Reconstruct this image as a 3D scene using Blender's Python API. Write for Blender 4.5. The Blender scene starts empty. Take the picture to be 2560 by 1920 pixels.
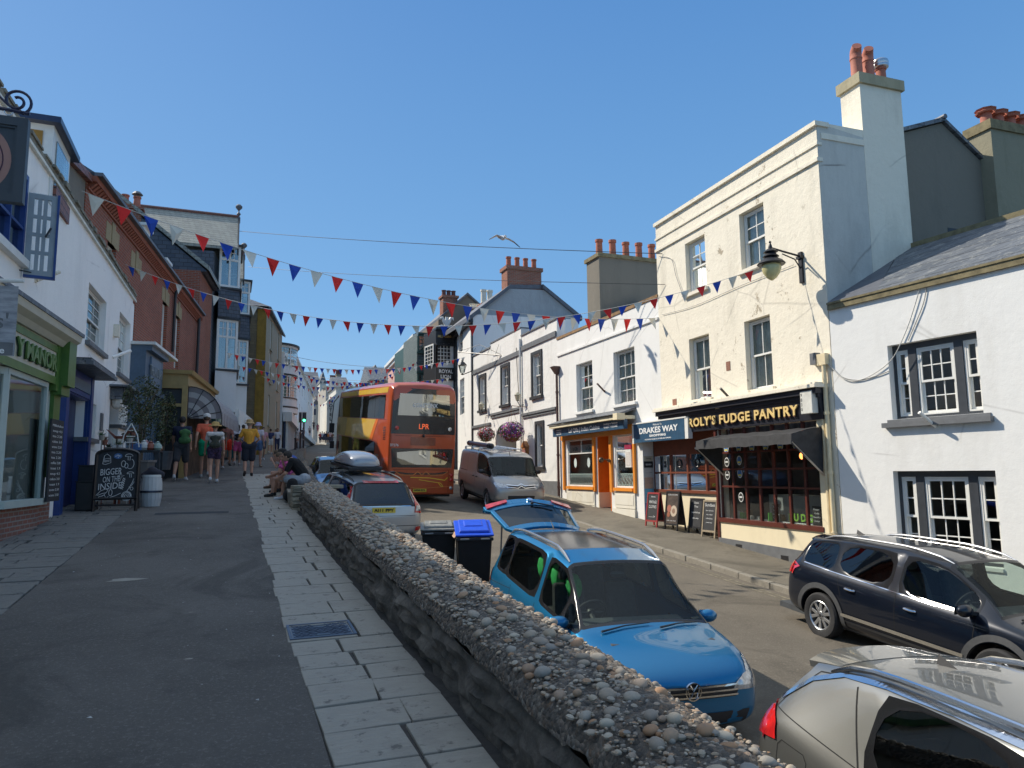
import bpy,bmesh,math,random
from mathutils import Vector,Matrix
from mathutils.bvhtree import BVHTree
random.seed(7)
C=bpy.context.scene.collection
# camera (street runs along +Y, uphill)
CZ=1.6;FPX=1800.0;YAW=math.radians(21.5);PITCH=math.radians(7.0);ROLL=math.radians(0.6)
_f0=Vector((math.sin(YAW),math.cos(YAW),0));_r0=Vector((math.cos(YAW),-math.sin(YAW),0))
F_=_f0*math.cos(PITCH)+Vector((0,0,math.sin(PITCH)))
_U=-_f0*math.sin(PITCH)+Vector((0,0,math.cos(PITCH)))
R_=_r0*math.cos(ROLL)-_U*math.sin(ROLL);U_=_r0*math.sin(ROLL)+_U*math.cos(ROLL)
cd=bpy.data.cameras.new('camera');cam=bpy.data.objects.new('camera',cd);C.objects.link(cam)
cd.sensor_width=36;cd.lens=FPX/2560*36;cd.clip_end=3000;cd.clip_start=.05
m=Matrix((R_,U_,-F_)).transposed().to_4x4();m.translation=Vector((0,0,CZ));cam.matrix_world=m
bpy.context.scene.camera=cam
# sky, sun, exposure
SUN_DIR=Vector((-1,1.03,1.28)).normalized()
w=bpy.data.worlds.new("World");bpy.context.scene.world=w;w.use_nodes=True
nt=w.node_tree;bg=nt.nodes['Background'];sky=nt.nodes.new('ShaderNodeTexSky');sky.sky_type='NISHITA';sky.sun_disc=False
sky.sun_elevation=math.asin(SUN_DIR.z);sky.sun_rotation=math.atan2(SUN_DIR.x,SUN_DIR.y)
sky.air_density=1.0;sky.dust_density=0.25;sky.ozone_density=2.5;sky.altitude=10
tc=nt.nodes.new('ShaderNodeTexCoord');sx=nt.nodes.new('ShaderNodeSeparateXYZ');nt.links.new(tc.outputs['Generated'],sx.inputs[0])
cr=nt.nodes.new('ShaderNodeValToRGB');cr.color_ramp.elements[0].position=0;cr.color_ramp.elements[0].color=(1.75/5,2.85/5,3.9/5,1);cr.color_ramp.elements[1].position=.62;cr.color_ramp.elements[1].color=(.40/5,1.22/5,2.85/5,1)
e=cr.color_ramp.elements.new(.92);e.color=(3.6/5,4.2/5,5/5,1)  # zenith above the frame made brighter and whiter to add ambient light
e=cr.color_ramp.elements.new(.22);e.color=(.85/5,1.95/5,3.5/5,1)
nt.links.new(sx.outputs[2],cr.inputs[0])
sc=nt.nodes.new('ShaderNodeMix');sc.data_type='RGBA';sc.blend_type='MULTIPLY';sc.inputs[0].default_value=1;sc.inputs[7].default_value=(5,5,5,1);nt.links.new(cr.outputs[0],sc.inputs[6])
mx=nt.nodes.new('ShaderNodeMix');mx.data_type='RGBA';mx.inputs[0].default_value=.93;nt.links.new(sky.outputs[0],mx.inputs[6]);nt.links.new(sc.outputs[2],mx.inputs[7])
dp=nt.nodes.new('ShaderNodeVectorMath');dp.operation='DOT_PRODUCT';nt.links.new(tc.outputs['Generated'],dp.inputs[0]);dp.inputs[1].default_value=tuple(SUN_DIR)
mxm=nt.nodes.new('ShaderNodeMath');mxm.operation='MAXIMUM';mxm.inputs[1].default_value=0;nt.links.new(dp.outputs['Value'],mxm.inputs[0])
pw=nt.nodes.new('ShaderNodeMath');pw.operation='POWER';pw.inputs[1].default_value=4;nt.links.new(mxm.outputs[0],pw.inputs[0])
gl_=nt.nodes.new('ShaderNodeMix');gl_.data_type='RGBA';gl_.blend_type='ADD';gl_.inputs[7].default_value=(.3,.3,.3,1);nt.links.new(pw.outputs[0],gl_.inputs[0]);nt.links.new(mx.outputs[2],gl_.inputs[6])
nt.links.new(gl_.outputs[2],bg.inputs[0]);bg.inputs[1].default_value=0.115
sl=bpy.data.lights.new('sun','SUN');sl.energy=3.0;sl.angle=math.radians(.53);sl.color=(1,.92,.79)
so=bpy.data.objects.new('sun',sl);C.objects.link(so);so.rotation_euler=SUN_DIR.to_track_quat('Z','Y').to_euler();so.location=(0,0,40)
vs=bpy.context.scene.view_settings;vs.view_transform='Standard';vs.look='None';vs.gamma=1;vs.exposure=0.88
# pixel rays
def ray(px,py):return F_+R_*((px-1280)/FPX)+U_*((960-py)/FPX)
CAMP=Vector((0,0,CZ))
def onplane(px,py,P,N):
 r=ray(px,py);P=Vector(P);N=Vector(N);t=(P-CAMP).dot(N)/r.dot(N);return CAMP+r*t
def atx(px,py,x):return onplane(px,py,(x,0,0),(1,0,0))
def aty(px,py,y):return onplane(px,py,(0,y,0),(0,1,0))
def atd(px,py,d):return CAMP+ray(px,py)*d
# terrain profiles
def lerp(t,a,b):return a+(b-a)*t
def prof(pts,y):
 if y<=pts[0][0]:i=0
 elif y>=pts[-1][0]:i=len(pts)-2
 else:
  i=0
  while pts[i+1][0]<y:i+=1
 a,b=pts[i],pts[i+1];return a[1]+(b[1]-a[1])*(y-a[0])/(b[0]-a[0])
ROADP=[(-40,-4.8),(32,1.104),(60,3.15),(110,6.1),(170,8.5),(400,12)]
WALKP=[(-40,-2.48),(34,2.11),(60,3.55),(80,4.55),(110,6.25),(170,8.65),(400,12.2)]
EDGEP=[(-40,1.6),(14,1.6),(20,1.95),(28,2.6),(38,3.3),(50,4.5),(80,7.6),(110,11),(170,19),(400,50)]
KERBP=[(-40,9.55),(20,9.6),(28,9.75),(36,10.1),(45,10.9),(60,12.2),(80,13.0),(110,14.5),(170,22),(400,60)]
def rz(x,y):return prof(ROADP,y)+.018*(8-x)*(1 if y<40 else max(0,1-(y-40)/30))
def wz(y):return prof(WALKP,y)
def pz(x,y):return rz(prof(KERBP,y),y)+.11+.02*(x-prof(KERBP,y))
def edge(y):return prof(EDGEP,y)
def kerb(y):return prof(KERBP,y)
# materials
MATS={}
def newmat(name):
 m=bpy.data.materials.new(name);m.use_nodes=True;n=m.node_tree;p=n.nodes['Principled BSDF'];return m,n,p
def N(n,t,**k):
 x=n.nodes.new(t)
 for a,b in k.items():
  if a in x.inputs:x.inputs[a].default_value=b
  else:setattr(x,a,b)
 return x
def L(n,a,b):n.links.new(a,b)
def col4(c):return(c[0],c[1],c[2],1)
def ramp(n,src,stops):
 r=n.nodes.new('ShaderNodeValToRGB');e=r.color_ramp.elements
 while len(e)<len(stops):e.new(.5)
 for i,(p,c)in enumerate(stops):
  e[i].position=p;e[i].color=col4(c)if len(c)==3 else c
 L(n,src,r.inputs[0]);return r.outputs[0]
def coord(n,kind='Object'):return n.nodes.new('ShaderNodeTexCoord').outputs[kind]
def noise(n,vec,scale,detail=4,rough=.6,dist=0):
 t=N(n,'ShaderNodeTexNoise');t.inputs['Scale'].default_value=scale;t.inputs['Detail'].default_value=detail
 t.inputs['Roughness'].default_value=rough;t.inputs['Distortion'].default_value=dist;L(n,vec,t.inputs['Vector']);return t.outputs['Fac']
def mixc(n,fac,a,b,mode='MIX'):
 m=n.nodes.new('ShaderNodeMix');m.data_type='RGBA';m.blend_type=mode
 for i,v in((0,fac),(6,a),(7,b)):
  if isinstance(v,(int,float)):m.inputs[i].default_value=v
  elif isinstance(v,tuple):m.inputs[i].default_value=col4(v)
  else:L(n,v,m.inputs[i])
 return m.outputs[2]
def bump(n,p,h,strength=.3,dist=.01):
 b=n.nodes.new('ShaderNodeBump');b.inputs['Strength'].default_value=strength;b.inputs['Distance'].default_value=dist
 L(n,h,b.inputs['Height']);L(n,b.outputs[0],p.inputs['Normal']);return b
def xyvec(n):
 s=n.nodes.new('ShaderNodeSeparateXYZ');L(n,coord(n),s.inputs[0]);a=N(n,'ShaderNodeMath',operation='ADD');L(n,s.outputs[0],a.inputs[0]);L(n,s.outputs[1],a.inputs[1])
 c=n.nodes.new('ShaderNodeCombineXYZ');L(n,a.outputs[0],c.inputs[0]);L(n,s.outputs[2],c.inputs[1]);return c.outputs[0]
def mat(name,col,rough=.6,metal=0,var=.12,scale=6,bmp=.15,spec=.5,coat=0):
 "plain surface with slight mottling"
 if name in MATS:return MATS[name]
 m,n,p=newmat(name);v=coord(n)
 f=noise(n,v,scale,5)
 d=tuple(c*(1-var)for c in col);l=tuple(min(1,c*(1+var))for c in col)
 L(n,ramp(n,f,[(.3,d),(.7,l)]),p.inputs['Base Color']);p.inputs['Roughness'].default_value=rough;p.inputs['Metallic'].default_value=metal
 p.inputs['Specular IOR Level'].default_value=spec;p.inputs['Coat Weight'].default_value=coat;p.inputs['Coat Roughness'].default_value=.04
 if bmp:bump(n,p,noise(n,v,scale*12,3),bmp,.004)
 MATS[name]=m;return m
def plaster(name,col,stain=(.35,.32,.27),amt=.5,crack=.0,lumps=.35,peel=None):
 if name in MATS:return MATS[name]
 m,n,p=newmat(name);v=coord(n)
 mp=N(n,'ShaderNodeMapping');mp.inputs['Scale'].default_value=(1,1,.25);L(n,v,mp.inputs[0])
 big=noise(n,mp.outputs[0],1.1,8,.7);c=mixc(n,ramp(n,big,[(.5,(0,0,0)),(.8,(amt,amt,amt))]),col,stain)
 f2=noise(n,v,3.2,8,.75,.4);c=mixc(n,ramp(n,f2,[(.25,(.25,.25,.25)),(.5,(0,0,0))]),c,tuple(x*.88 for x in col))
 if crack:
  vo=N(n,'ShaderNodeTexVoronoi',feature='DISTANCE_TO_EDGE');vo.inputs['Scale'].default_value=.55;
  wp=mixc(n,.16,v,N(n,'ShaderNodeTexNoise',Scale=2.5).outputs['Color']);L(n,wp,vo.inputs['Vector'])
  mk=noise(n,v,.45,2);mm=N(n,'ShaderNodeMath',operation='MULTIPLY');L(n,ramp(n,vo.outputs['Distance'],[(0,(1,1,1)),(.012,(0,0,0))]),mm.inputs[0]);L(n,ramp(n,mk,[(.5,(0,0,0)),(.56,(crack,)*3)]),mm.inputs[1])
  c=mixc(n,mm.outputs[0],c,(.16,.14,.12))
 if peel:
  f3=noise(n,v,2.3,10,.78,.2);f4=noise(n,mp.outputs[0],.5,2)
  mm=N(n,'ShaderNodeMath',operation='MULTIPLY');L(n,ramp(n,f3,[(.60,(0,0,0)),(.625,(.8,.8,.8))]),mm.inputs[0]);L(n,ramp(n,f4,[(.42,(0,0,0)),(.6,(1,1,1))]),mm.inputs[1])
  c=mixc(n,mm.outputs[0],c,peel)
 L(n,c,p.inputs['Base Color']);p.inputs['Roughness'].default_value=.85;p.inputs['Specular IOR Level'].default_value=.25
 h=noise(n,v,4,10,.7);bump(n,p,h,lumps,.03)
 MATS[name]=m;return m
def brick(name,c1,c2,mortar,scale=1,bw=.225,rh=.075,ms=.011,stain=.3):
 if name in MATS:return MATS[name]
 m,n,p=newmat(name);v=xyvec(n);t=n.nodes.new('ShaderNodeTexBrick');L(n,v,t.inputs['Vector'])
 t.inputs['Scale'].default_value=scale;t.inputs['Brick Width'].default_value=bw;t.inputs['Row Height'].default_value=rh;t.inputs['Mortar Size'].default_value=ms
 t.inputs['Color1'].default_value=col4(c1);t.inputs['Color2'].default_value=col4(c2);t.inputs['Mortar'].default_value=col4(mortar);t.inputs['Bias'].default_value=-.2
 f=noise(n,coord(n),1.2,8,.7);c=mixc(n,ramp(n,f,[(.4,(0,0,0)),(.75,(stain,)*3)]),t.outputs['Color'],tuple(x*.35 for x in c1))
 L(n,c,p.inputs['Base Color']);p.inputs['Roughness'].default_value=.9;p.inputs['Specular IOR Level'].default_value=.2
 inv=N(n,'ShaderNodeMath',operation='SUBTRACT');inv.inputs[0].default_value=1;L(n,t.outputs['Fac'],inv.inputs[1]);bump(n,p,inv.outputs[0],.6,.01)
 MATS[name]=m;return m
def slate(name,c1,c2,lichen=None,bw=.32,rh=.22,useobj=True,gap=(.02,.02,.022)):
 if name in MATS:return MATS[name]
 m,n,p=newmat(name);v=xyvec(n);t=n.nodes.new('ShaderNodeTexBrick');L(n,v,t.inputs['Vector'])
 t.inputs['Scale'].default_value=1;t.inputs['Brick Width'].default_value=bw;t.inputs['Row Height'].default_value=rh;t.inputs['Mortar Size'].default_value=.008
 t.inputs['Color1'].default_value=col4(c1);t.inputs['Color2'].default_value=col4(c2);t.inputs['Mortar'].default_value=col4(gap)
 c=t.outputs['Color']
 if lichen:
  f=noise(n,coord(n),5,10,.8,.5);c=mixc(n,ramp(n,f,[(.52,(0,0,0)),(.62,(.8,.8,.8))]),c,lichen)
 L(n,c,p.inputs['Base Color']);p.inputs['Roughness'].default_value=.55
 s=n.nodes.new('ShaderNodeSeparateXYZ');L(n,v,s.inputs[0]);md=N(n,'ShaderNodeMath',operation='MODULO');L(n,s.outputs[1],md.inputs[0]);md.inputs[1].default_value=rh
 dv=N(n,'ShaderNodeMath',operation='DIVIDE');L(n,md.outputs[0],dv.inputs[0]);dv.inputs[1].default_value=rh
 ad=N(n,'ShaderNodeMath',operation='ADD');L(n,dv.outputs[0],ad.inputs[0]);L(n,t.outputs['Fac'],ad.inputs[1]);iv=N(n,'ShaderNodeMath',operation='SUBTRACT');iv.inputs[0].default_value=1;L(n,ad.outputs[0],iv.inputs[1])
 bump(n,p,iv.outputs[0],.6,.02)
 MATS[name]=m;return m
def glassmat(name,tint=(.55,.6,.6),refl=.12,rough=.02,blend=.35):
 if name in MATS:return MATS[name]
 m=bpy.data.materials.new(name);m.use_nodes=True;n=m.node_tree;n.nodes.clear()
 o=n.nodes.new('ShaderNodeOutputMaterial');t=n.nodes.new('ShaderNodeBsdfTransparent');t.inputs[0].default_value=col4(tint)
 g=n.nodes.new('ShaderNodeBsdfGlossy');g.inputs['Roughness'].default_value=rough;g.inputs[0].default_value=(.95,1,1,1)
 lw=n.nodes.new('ShaderNodeLayerWeight');lw.inputs[0].default_value=blend;mx=n.nodes.new('ShaderNodeMixShader')
 mr=n.nodes.new('ShaderNodeMapRange');mr.inputs[3].default_value=refl;mr.inputs[4].default_value=.95;L(n,lw.outputs['Fresnel'],mr.inputs[0])
 if rough<.1:
  b=n.nodes.new('ShaderNodeBump');b.inputs['Strength'].default_value=.05;b.inputs['Distance'].default_value=.02;L(n,noise(n,coord(n),1.2,2),b.inputs['Height']);L(n,b.outputs[0],g.inputs['Normal'])
 L(n,mr.outputs[0],mx.inputs[0]);L(n,t.outputs[0],mx.inputs[1]);L(n,g.outputs[0],mx.inputs[2]);L(n,mx.outputs[0],o.inputs[0])
 MATS[name]=m;return m
def emit(name,col,s):
 if name in MATS:return MATS[name]
 m,n,p=newmat(name);p.inputs['Base Color'].default_value=col4(col);p.inputs['Emission Color'].default_value=col4(col);p.inputs['Emission Strength'].default_value=s
 MATS[name]=m;return m
def carpaint(name,col,metal=.5,flake=.15):
 if name in MATS:return MATS[name]
 m,n,p=newmat(name);v=coord(n)
 f=noise(n,v,900,1);d=tuple(c*(1-flake)for c in col);l=tuple(min(1,c*(1+flake))for c in col)
 c=ramp(n,f,[(.35,d),(.65,l)])
 dirt=noise(n,v,7,8,.75);s=n.nodes.new('ShaderNodeSeparateXYZ');L(n,v,s.inputs[0])
 hr=n.nodes.new('ShaderNodeMapRange');hr.inputs[1].default_value=.15;hr.inputs[2].default_value=.65;hr.inputs[3].default_value=.14;hr.inputs[4].default_value=.01;L(n,s.outputs[2],hr.inputs[0])
 mm=N(n,'ShaderNodeMath',operation='MULTIPLY');L(n,hr.outputs[0],mm.inputs[0]);L(n,dirt,mm.inputs[1])
 c=mixc(n,mm.outputs[0],c,(.16,.14,.11));L(n,c,p.inputs['Base Color'])
 p.inputs['Metallic'].default_value=metal;p.inputs['Roughness'].default_value=.32;p.inputs['Specular IOR Level'].default_value=.15;p.inputs['Coat Weight'].default_value=.9;p.inputs['Coat Roughness'].default_value=.02
 MATS[name]=m;return m
# objects
def tag(o,label=None,cat=None,group=None,kind=None):
 if label:o['label']=label
 if cat:o['category']=cat
 if group:o['group']=group
 if kind:o['kind']=kind
 return o
def thing(name,label,cat,loc=(0,0,0),group=None,rz_=0):
 o=bpy.data.objects.new(name,None);C.objects.link(o);o.location=loc;o.rotation_euler=(0,0,rz_);o.empty_display_size=.2
 return tag(o,label,cat,group)
def wloc(o):
 v=Vector((0,0,0))
 while o:v=v+o.location;o=o.parent
 return v
class MB:
 def __init__(s):s.v=[];s.f=[];s.m=[];s.cm=0
 def add(s,vs,fs):
  b=len(s.v);s.v+=[tuple(x)for x in vs];s.f+=[tuple(i+b for i in f)for f in fs];s.m+=[s.cm]*len(fs)
 def quad(s,a,b,c,d):s.add([a,b,c,d],[(0,1,2,3)])
 def box(s,p0,p1):
  x0,y0,z0=p0;x1,y1,z1=p1
  s.hexa([(x0,y0,z0),(x1,y0,z0),(x1,y1,z0),(x0,y1,z0),(x0,y0,z1),(x1,y0,z1),(x1,y1,z1),(x0,y1,z1)])
 def hexa(s,P):s.add(P,[(0,3,2,1),(4,5,6,7),(0,1,5,4),(1,2,6,5),(2,3,7,6),(3,0,4,7)])
 def prism(s,poly,off):
  "poly: list of 3d points (flat), off: extrusion vector"
  n=len(poly);o=Vector(off);s.add([Vector(p)for p in poly]+[Vector(p)+o for p in poly],[tuple(range(n))[::-1],tuple(range(n,2*n))]+[(i,(i+1)%n,n+(i+1)%n,n+i)for i in range(n)])
 def tube(s,pts,r,k=8,caps=True):
  pts=[Vector(p)for p in pts];n=len(pts);rs=r if isinstance(r,(list,tuple))else[r]*n;ring=[];up=None
  for i in range(n):
   t=(pts[min(i+1,n-1)]-pts[max(i-1,0)]).normalized()
   if up is None:up=Vector((0,0,1))if abs(t.z)<.9 else Vector((1,0,0))
   a=t.cross(up)
   if a.length<1e-4:a=t.orthogonal()
   a.normalize();b=a.cross(t);up=b
   for j in range(k):
    an=2*math.pi*j/k;ring.append(pts[i]+(a*math.cos(an)+b*math.sin(an))*rs[i])
  fs=[(i*k+j,i*k+(j+1)%k,(i+1)*k+(j+1)%k,(i+1)*k+j)for i in range(n-1)for j in range(k)]
  if caps:fs+=[tuple(range(k))[::-1],tuple((n-1)*k+j for j in range(k))]
  s.add(ring,fs)
 def lathe(s,prof_,c,axis=(0,0,1),k=20,closed=False,caps=True):
  "prof: (r,h) list along axis from c"
  ax=Vector(axis).normalized();a=ax.orthogonal().normalized();b=ax.cross(a);c=Vector(c);n=len(prof_);vs=[]
  for r,h in prof_:
   for j in range(k):
    an=2*math.pi*j/k;vs.append(c+ax*h+(a*math.cos(an)+b*math.sin(an))*r)
  fs=[(i*k+j,i*k+(j+1)%k,(i+1)*k+(j+1)%k,(i+1)*k+j)for i in range(n-1)for j in range(k)]
  if closed:fs+=[((n-1)*k+j,(n-1)*k+(j+1)%k,(j+1)%k,j)for j in range(k)]
  elif caps:
   if prof_[0][0]>1e-5:fs.append(tuple(range(k))[::-1])
   if prof_[-1][0]>1e-5:fs.append(tuple((n-1)*k+j for j in range(k)))
  s.add(vs,fs)
 def sphere(s,c,r,k=12,h=8,sc=(1,1,1)):
  c=Vector(c);vs=[c+Vector((0,0,-r*sc[2]))];
  for i in range(1,h):
   a=-math.pi/2+math.pi*i/h
   for j in range(k):
    b=2*math.pi*j/k;vs.append(c+Vector((r*sc[0]*math.cos(a)*math.cos(b),r*sc[1]*math.cos(a)*math.sin(b),r*sc[2]*math.sin(a))))
  vs.append(c+Vector((0,0,r*sc[2])));n=len(vs)-1
  fs=[(0,1+(j+1)%k,1+j)for j in range(k)]
  for i in range(h-2):
   for j in range(k):fs.append((1+i*k+j,1+i*k+(j+1)%k,1+(i+1)*k+(j+1)%k,1+(i+1)*k+j))
  fs+=[(n,1+(h-2)*k+j,1+(h-2)*k+(j+1)%k)for j in range(k)]
  s.add(vs,fs)
 def build(s,name,mats,parent=None,smooth=False,bev=0,label=None):
  me=bpy.data.meshes.new(name);off=wloc(parent)if parent else Vector((0,0,0))
  loc=(parent.rotation_euler.z!=0 or parent.get('local'))if parent else False
  me.from_pydata([tuple(Vector(v))for v in s.v],[],s.f)
  if not isinstance(mats,(list,tuple)):mats=[mats]
  for m in mats:me.materials.append(m)
  for p,mi in zip(me.polygons,s.m):p.material_index=mi
  bm=bmesh.new();bm.from_mesh(me)
  bmesh.ops.recalc_face_normals(bm,faces=bm.faces)
  bm.to_mesh(me);bm.free()
  if smooth:
   for p in me.polygons:p.use_smooth=True
   try:me.set_sharp_from_angle(angle=math.radians(40))
   except Exception:pass
  o=bpy.data.objects.new(name,me);C.objects.link(o)
  if parent:
   o.parent=parent
   if not islocal(parent):o.location=-off
  if bev:
   b=o.modifiers.new('bevel','BEVEL');b.width=bev;b.segments=2;b.limit_method='ANGLE';b.angle_limit=math.radians(40)
  if label:o['label']=label
  return o
def islocal(o):
 "things whose parts are modelled in the thing's own axes"
 while o:
  if o.get('own_axes'):return True
  o=o.parent
 return False
def text_mesh(s,size,depth=.01,bold=0,align='CENTER',spacing=1):
 cu=bpy.data.curves.new('lettering','FONT');cu.body=s;cu.size=size;cu.extrude=depth;cu.offset=bold;cu.align_x=align;cu.align_y='CENTER';cu.space_character=spacing;cu.resolution_u=3
 o=bpy.data.objects.new('lettering',cu);C.objects.link(o)
 dg=bpy.context.evaluated_depsgraph_get();me=bpy.data.meshes.new_from_object(o.evaluated_get(dg));bpy.data.objects.remove(o);bpy.data.curves.remove(cu);return me
def lettering(s,pos,right,up,size,m,parent,depth=.008,bold=0,align='CENTER',width=None,spacing=1,name='lettering',shear=0):
 "writing as a mesh laid at pos, reading along `right`"
 me=text_mesh(s,size,depth,bold,align,spacing);r=Vector(right).normalized();u=Vector(up).normalized();nn=r.cross(u)
 if width:
  xs=[v.co.x for v in me.vertices];k=width/(max(xs)-min(xs))if xs else 1
 else:k=1
 M=Matrix((r,u,nn)).transposed()
 for v in me.vertices:
  c=v.co.copy();c.x=c.x*k+shear*c.y;v.co=M@c
 me.materials.clear();me.materials.append(m)
 o=bpy.data.objects.new(name,me);C.objects.link(o);o.parent=parent
 o.location=Vector(pos)-(Vector((0,0,0))if islocal(parent)or not parent else wloc(parent));return o
def dup(o,parent=None,loc=None,rot=None):
 c=o.copy();C.objects.link(c)
 if parent is not None:c.parent=parent
 if loc is not None:c.location=loc
 if rot is not None:c.rotation_euler=rot
 for ch in list(o.children):dup(ch,c)
 return c
# facades
class Fac:
 def __init__(s,A,B,side):
  s.A=Vector((A[0],A[1],0));s.B=Vector((B[0],B[1],0));s.d=(s.B-s.A).normalized();s.L=(s.B-s.A).length
  n=Vector((s.d.y,-s.d.x,0));s.n=n if side=='L' else-n
  s.side=side;s.right=s.d*-1 if side=='R' else s.d
 def p(s,u,d,z):return s.A+s.d*u+s.n*d+Vector((0,0,z))
 def uv(s,px,py,d=0):
  q=onplane(px,py,s.A+s.n*d,s.n);return((q-s.A).dot(s.d),q.z)
 def box(s,mb,u0,u1,z0,z1,d0,d1):
  mb.hexa([s.p(u0,d0,z0),s.p(u1,d0,z0),s.p(u1,d1,z0),s.p(u0,d1,z0),s.p(u0,d0,z1),s.p(u1,d0,z1),s.p(u1,d1,z1),s.p(u0,d1,z1)])
def wall(fac,u0,u1,z0,z1,holes,m,parent,depth=.2,d=0,name='wall',mass=6,back=True,ztop=None,thick=None):
 "front sheet with openings and reveals, side and back walls; roofless unless capped"
 mb=MB();us=sorted(set([u0,u1]+[h[i]for h in holes for i in(0,1)]));zs=sorted(set([z0,z1]+[h[i]for h in holes for i in(2,3)]))
 us=[u for u in us if u0<=u<=u1];zs=[z for z in zs if z0<=z<=z1]
 for i in range(len(us)-1):
  for j in range(len(zs)-1):
   uc=(us[i]+us[i+1])/2;zc=(zs[j]+zs[j+1])/2
   if any(h[0]<uc<h[1]and h[2]<zc<h[3]for h in holes):continue
   mb.quad(fac.p(us[i],d,zs[j]),fac.p(us[i+1],d,zs[j]),fac.p(us[i+1],d,zs[j+1]),fac.p(us[i],d,zs[j+1]))
 for h in holes:
  a,b,c,e=h[:4];D=h[4]if len(h)>4 else depth;a=max(a,u0);b=min(b,u1)
  for q in(((a,c),(b,c)),((b,c),(b,e)),((b,e),(a,e)),((a,e),(a,c))):
   if q[0][0]==q[1][0]and(abs(q[0][0]-u0)<1e-4 or abs(q[0][0]-u1)<1e-4):continue
   mb.quad(fac.p(q[0][0],d,q[0][1]),fac.p(q[1][0],d,q[1][1]),fac.p(q[1][0],d-D,q[1][1]),fac.p(q[0][0],d-D,q[0][1]))
 if mass:
  for u in(u0,u1):
   t_=[h for h in holes if abs(h[0]-u)<1e-4 or abs(h[1]-u)<1e-4];D=t_[0][4]if t_ else 0
   mb.quad(fac.p(u,d-D,z0),fac.p(u,d-mass,z0),fac.p(u,d-mass,z1),fac.p(u,d-D,z1))
   for h in t_:mb.quad(fac.p(u,d,h[3]),fac.p(u,d-D,h[3]),fac.p(u,d-D,z1),fac.p(u,d,z1))
  mb.quad(fac.p(u0,d-mass,z0),fac.p(u1,d-mass,z0),fac.p(u1,d-mass,z1),fac.p(u0,d-mass,z1))
  mb.quad(fac.p(u0,d,z1),fac.p(u1,d,z1),fac.p(u1,d-mass,z1),fac.p(u0,d-mass,z1))
 o=mb.build(name,m,parent);return o
def bars(fac,mb,u0,u1,z0,z1,d0,d1,fw,cols,rows,bw=.02):
 "outer frame of width fw and glazing bars"
 B=fac.box
 B(mb,u0,u1,z0,z0+fw,d0,d1);B(mb,u0,u1,z1-fw,z1,d0,d1);B(mb,u0,u0+fw,z0+fw,z1-fw,d0,d1);B(mb,u1-fw,u1,z0+fw,z1-fw,d0,d1)
 e=.004
 for i in range(1,cols):
  u=u0+fw+(u1-u0-2*fw)*i/cols;B(mb,u-bw/2,u+bw/2,z0+fw,z1-fw,d0+e,d1-e)
 for j in range(1,rows):
  z=z0+fw+(z1-z0-2*fw)*j/rows;B(mb,u0+fw,u1-fw,z-bw/2,z+bw/2,d0+2*e,d1-2*e)
def sash(fac,u0,u1,z0,z1,d,parent,cols=2,rt=2,rb=2,fw=.06,fm=None,gm=None,cur=None,split=.5,name='window',sill=None,sillm=None,curw=.3,full=False,room=None):
 fm=fm or MATS['white_frame'];gm=gm or MATS['glass']
 mb=MB();zm=z0+(z1-z0)*split
 fac.box(mb,u0,u0+.035,z0,z1,d-.06,d+.02);fac.box(mb,u1-.035,u1,z0,z1,d-.06,d+.02);fac.box(mb,u0+.035,u1-.035,z1-.035,z1,d-.06,d+.018);fac.box(mb,u0+.035,u1-.035,z0,z0+.03,d-.06,d+.018)
 bars(fac,mb,u0+.037,u1-.037,zm-fw/2,z1-.037,d-.03,d+.01,fw*.8,cols,rt);bars(fac,mb,u0+.037,u1-.037,z0+.032,zm+fw/2,d-.055,d-.032,fw*.8,cols,rb)
 w=mb.build(name,fm,parent)
 g=MB();g.quad(fac.p(u0+.03,d-.012,zm),fac.p(u1-.03,d-.012,zm),fac.p(u1-.03,d-.012,z1-.03),fac.p(u0+.03,d-.012,z1-.03));g.quad(fac.p(u0+.03,d-.043,z0+.03),fac.p(u1-.03,d-.043,z0+.03),fac.p(u1-.03,d-.043,zm),fac.p(u0+.03,d-.043,zm))
 sub(g,'pane',gm,w)
 if cur:
  cm=MB();n=14
  for(a,b)in(((u0,u0+(u1-u0)*curw),(u1-(u1-u0)*curw,u1))if not full else((u0,u1),)):
   k=n if not full else 2*n;P=[]
   for i in range(k+1):
    u=a+(b-a)*i/k;dd=d-.088+.014*math.sin(i*1.9)+.006*math.sin(i*.7);P.append((u,dd))
   for i in range(k):cm.quad(fac.p(P[i][0],P[i][1],z0),fac.p(P[i+1][0],P[i+1][1],z0),fac.p(P[i+1][0],P[i+1][1],z1),fac.p(P[i][0],P[i][1],z1))
  sub(cm,'curtain',cur,w)
 if sill:
  s_=MB();fac.box(s_,u0-sill,u1+sill,z0-.09,z0-.002,d-.05,.09);sub(s_,'sill',sillm or fm,w)
 return w
def sub(mb,name,m,parent,**k):return mb.build(name,m,parent,**k)
def hall(px0,px1):return
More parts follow.
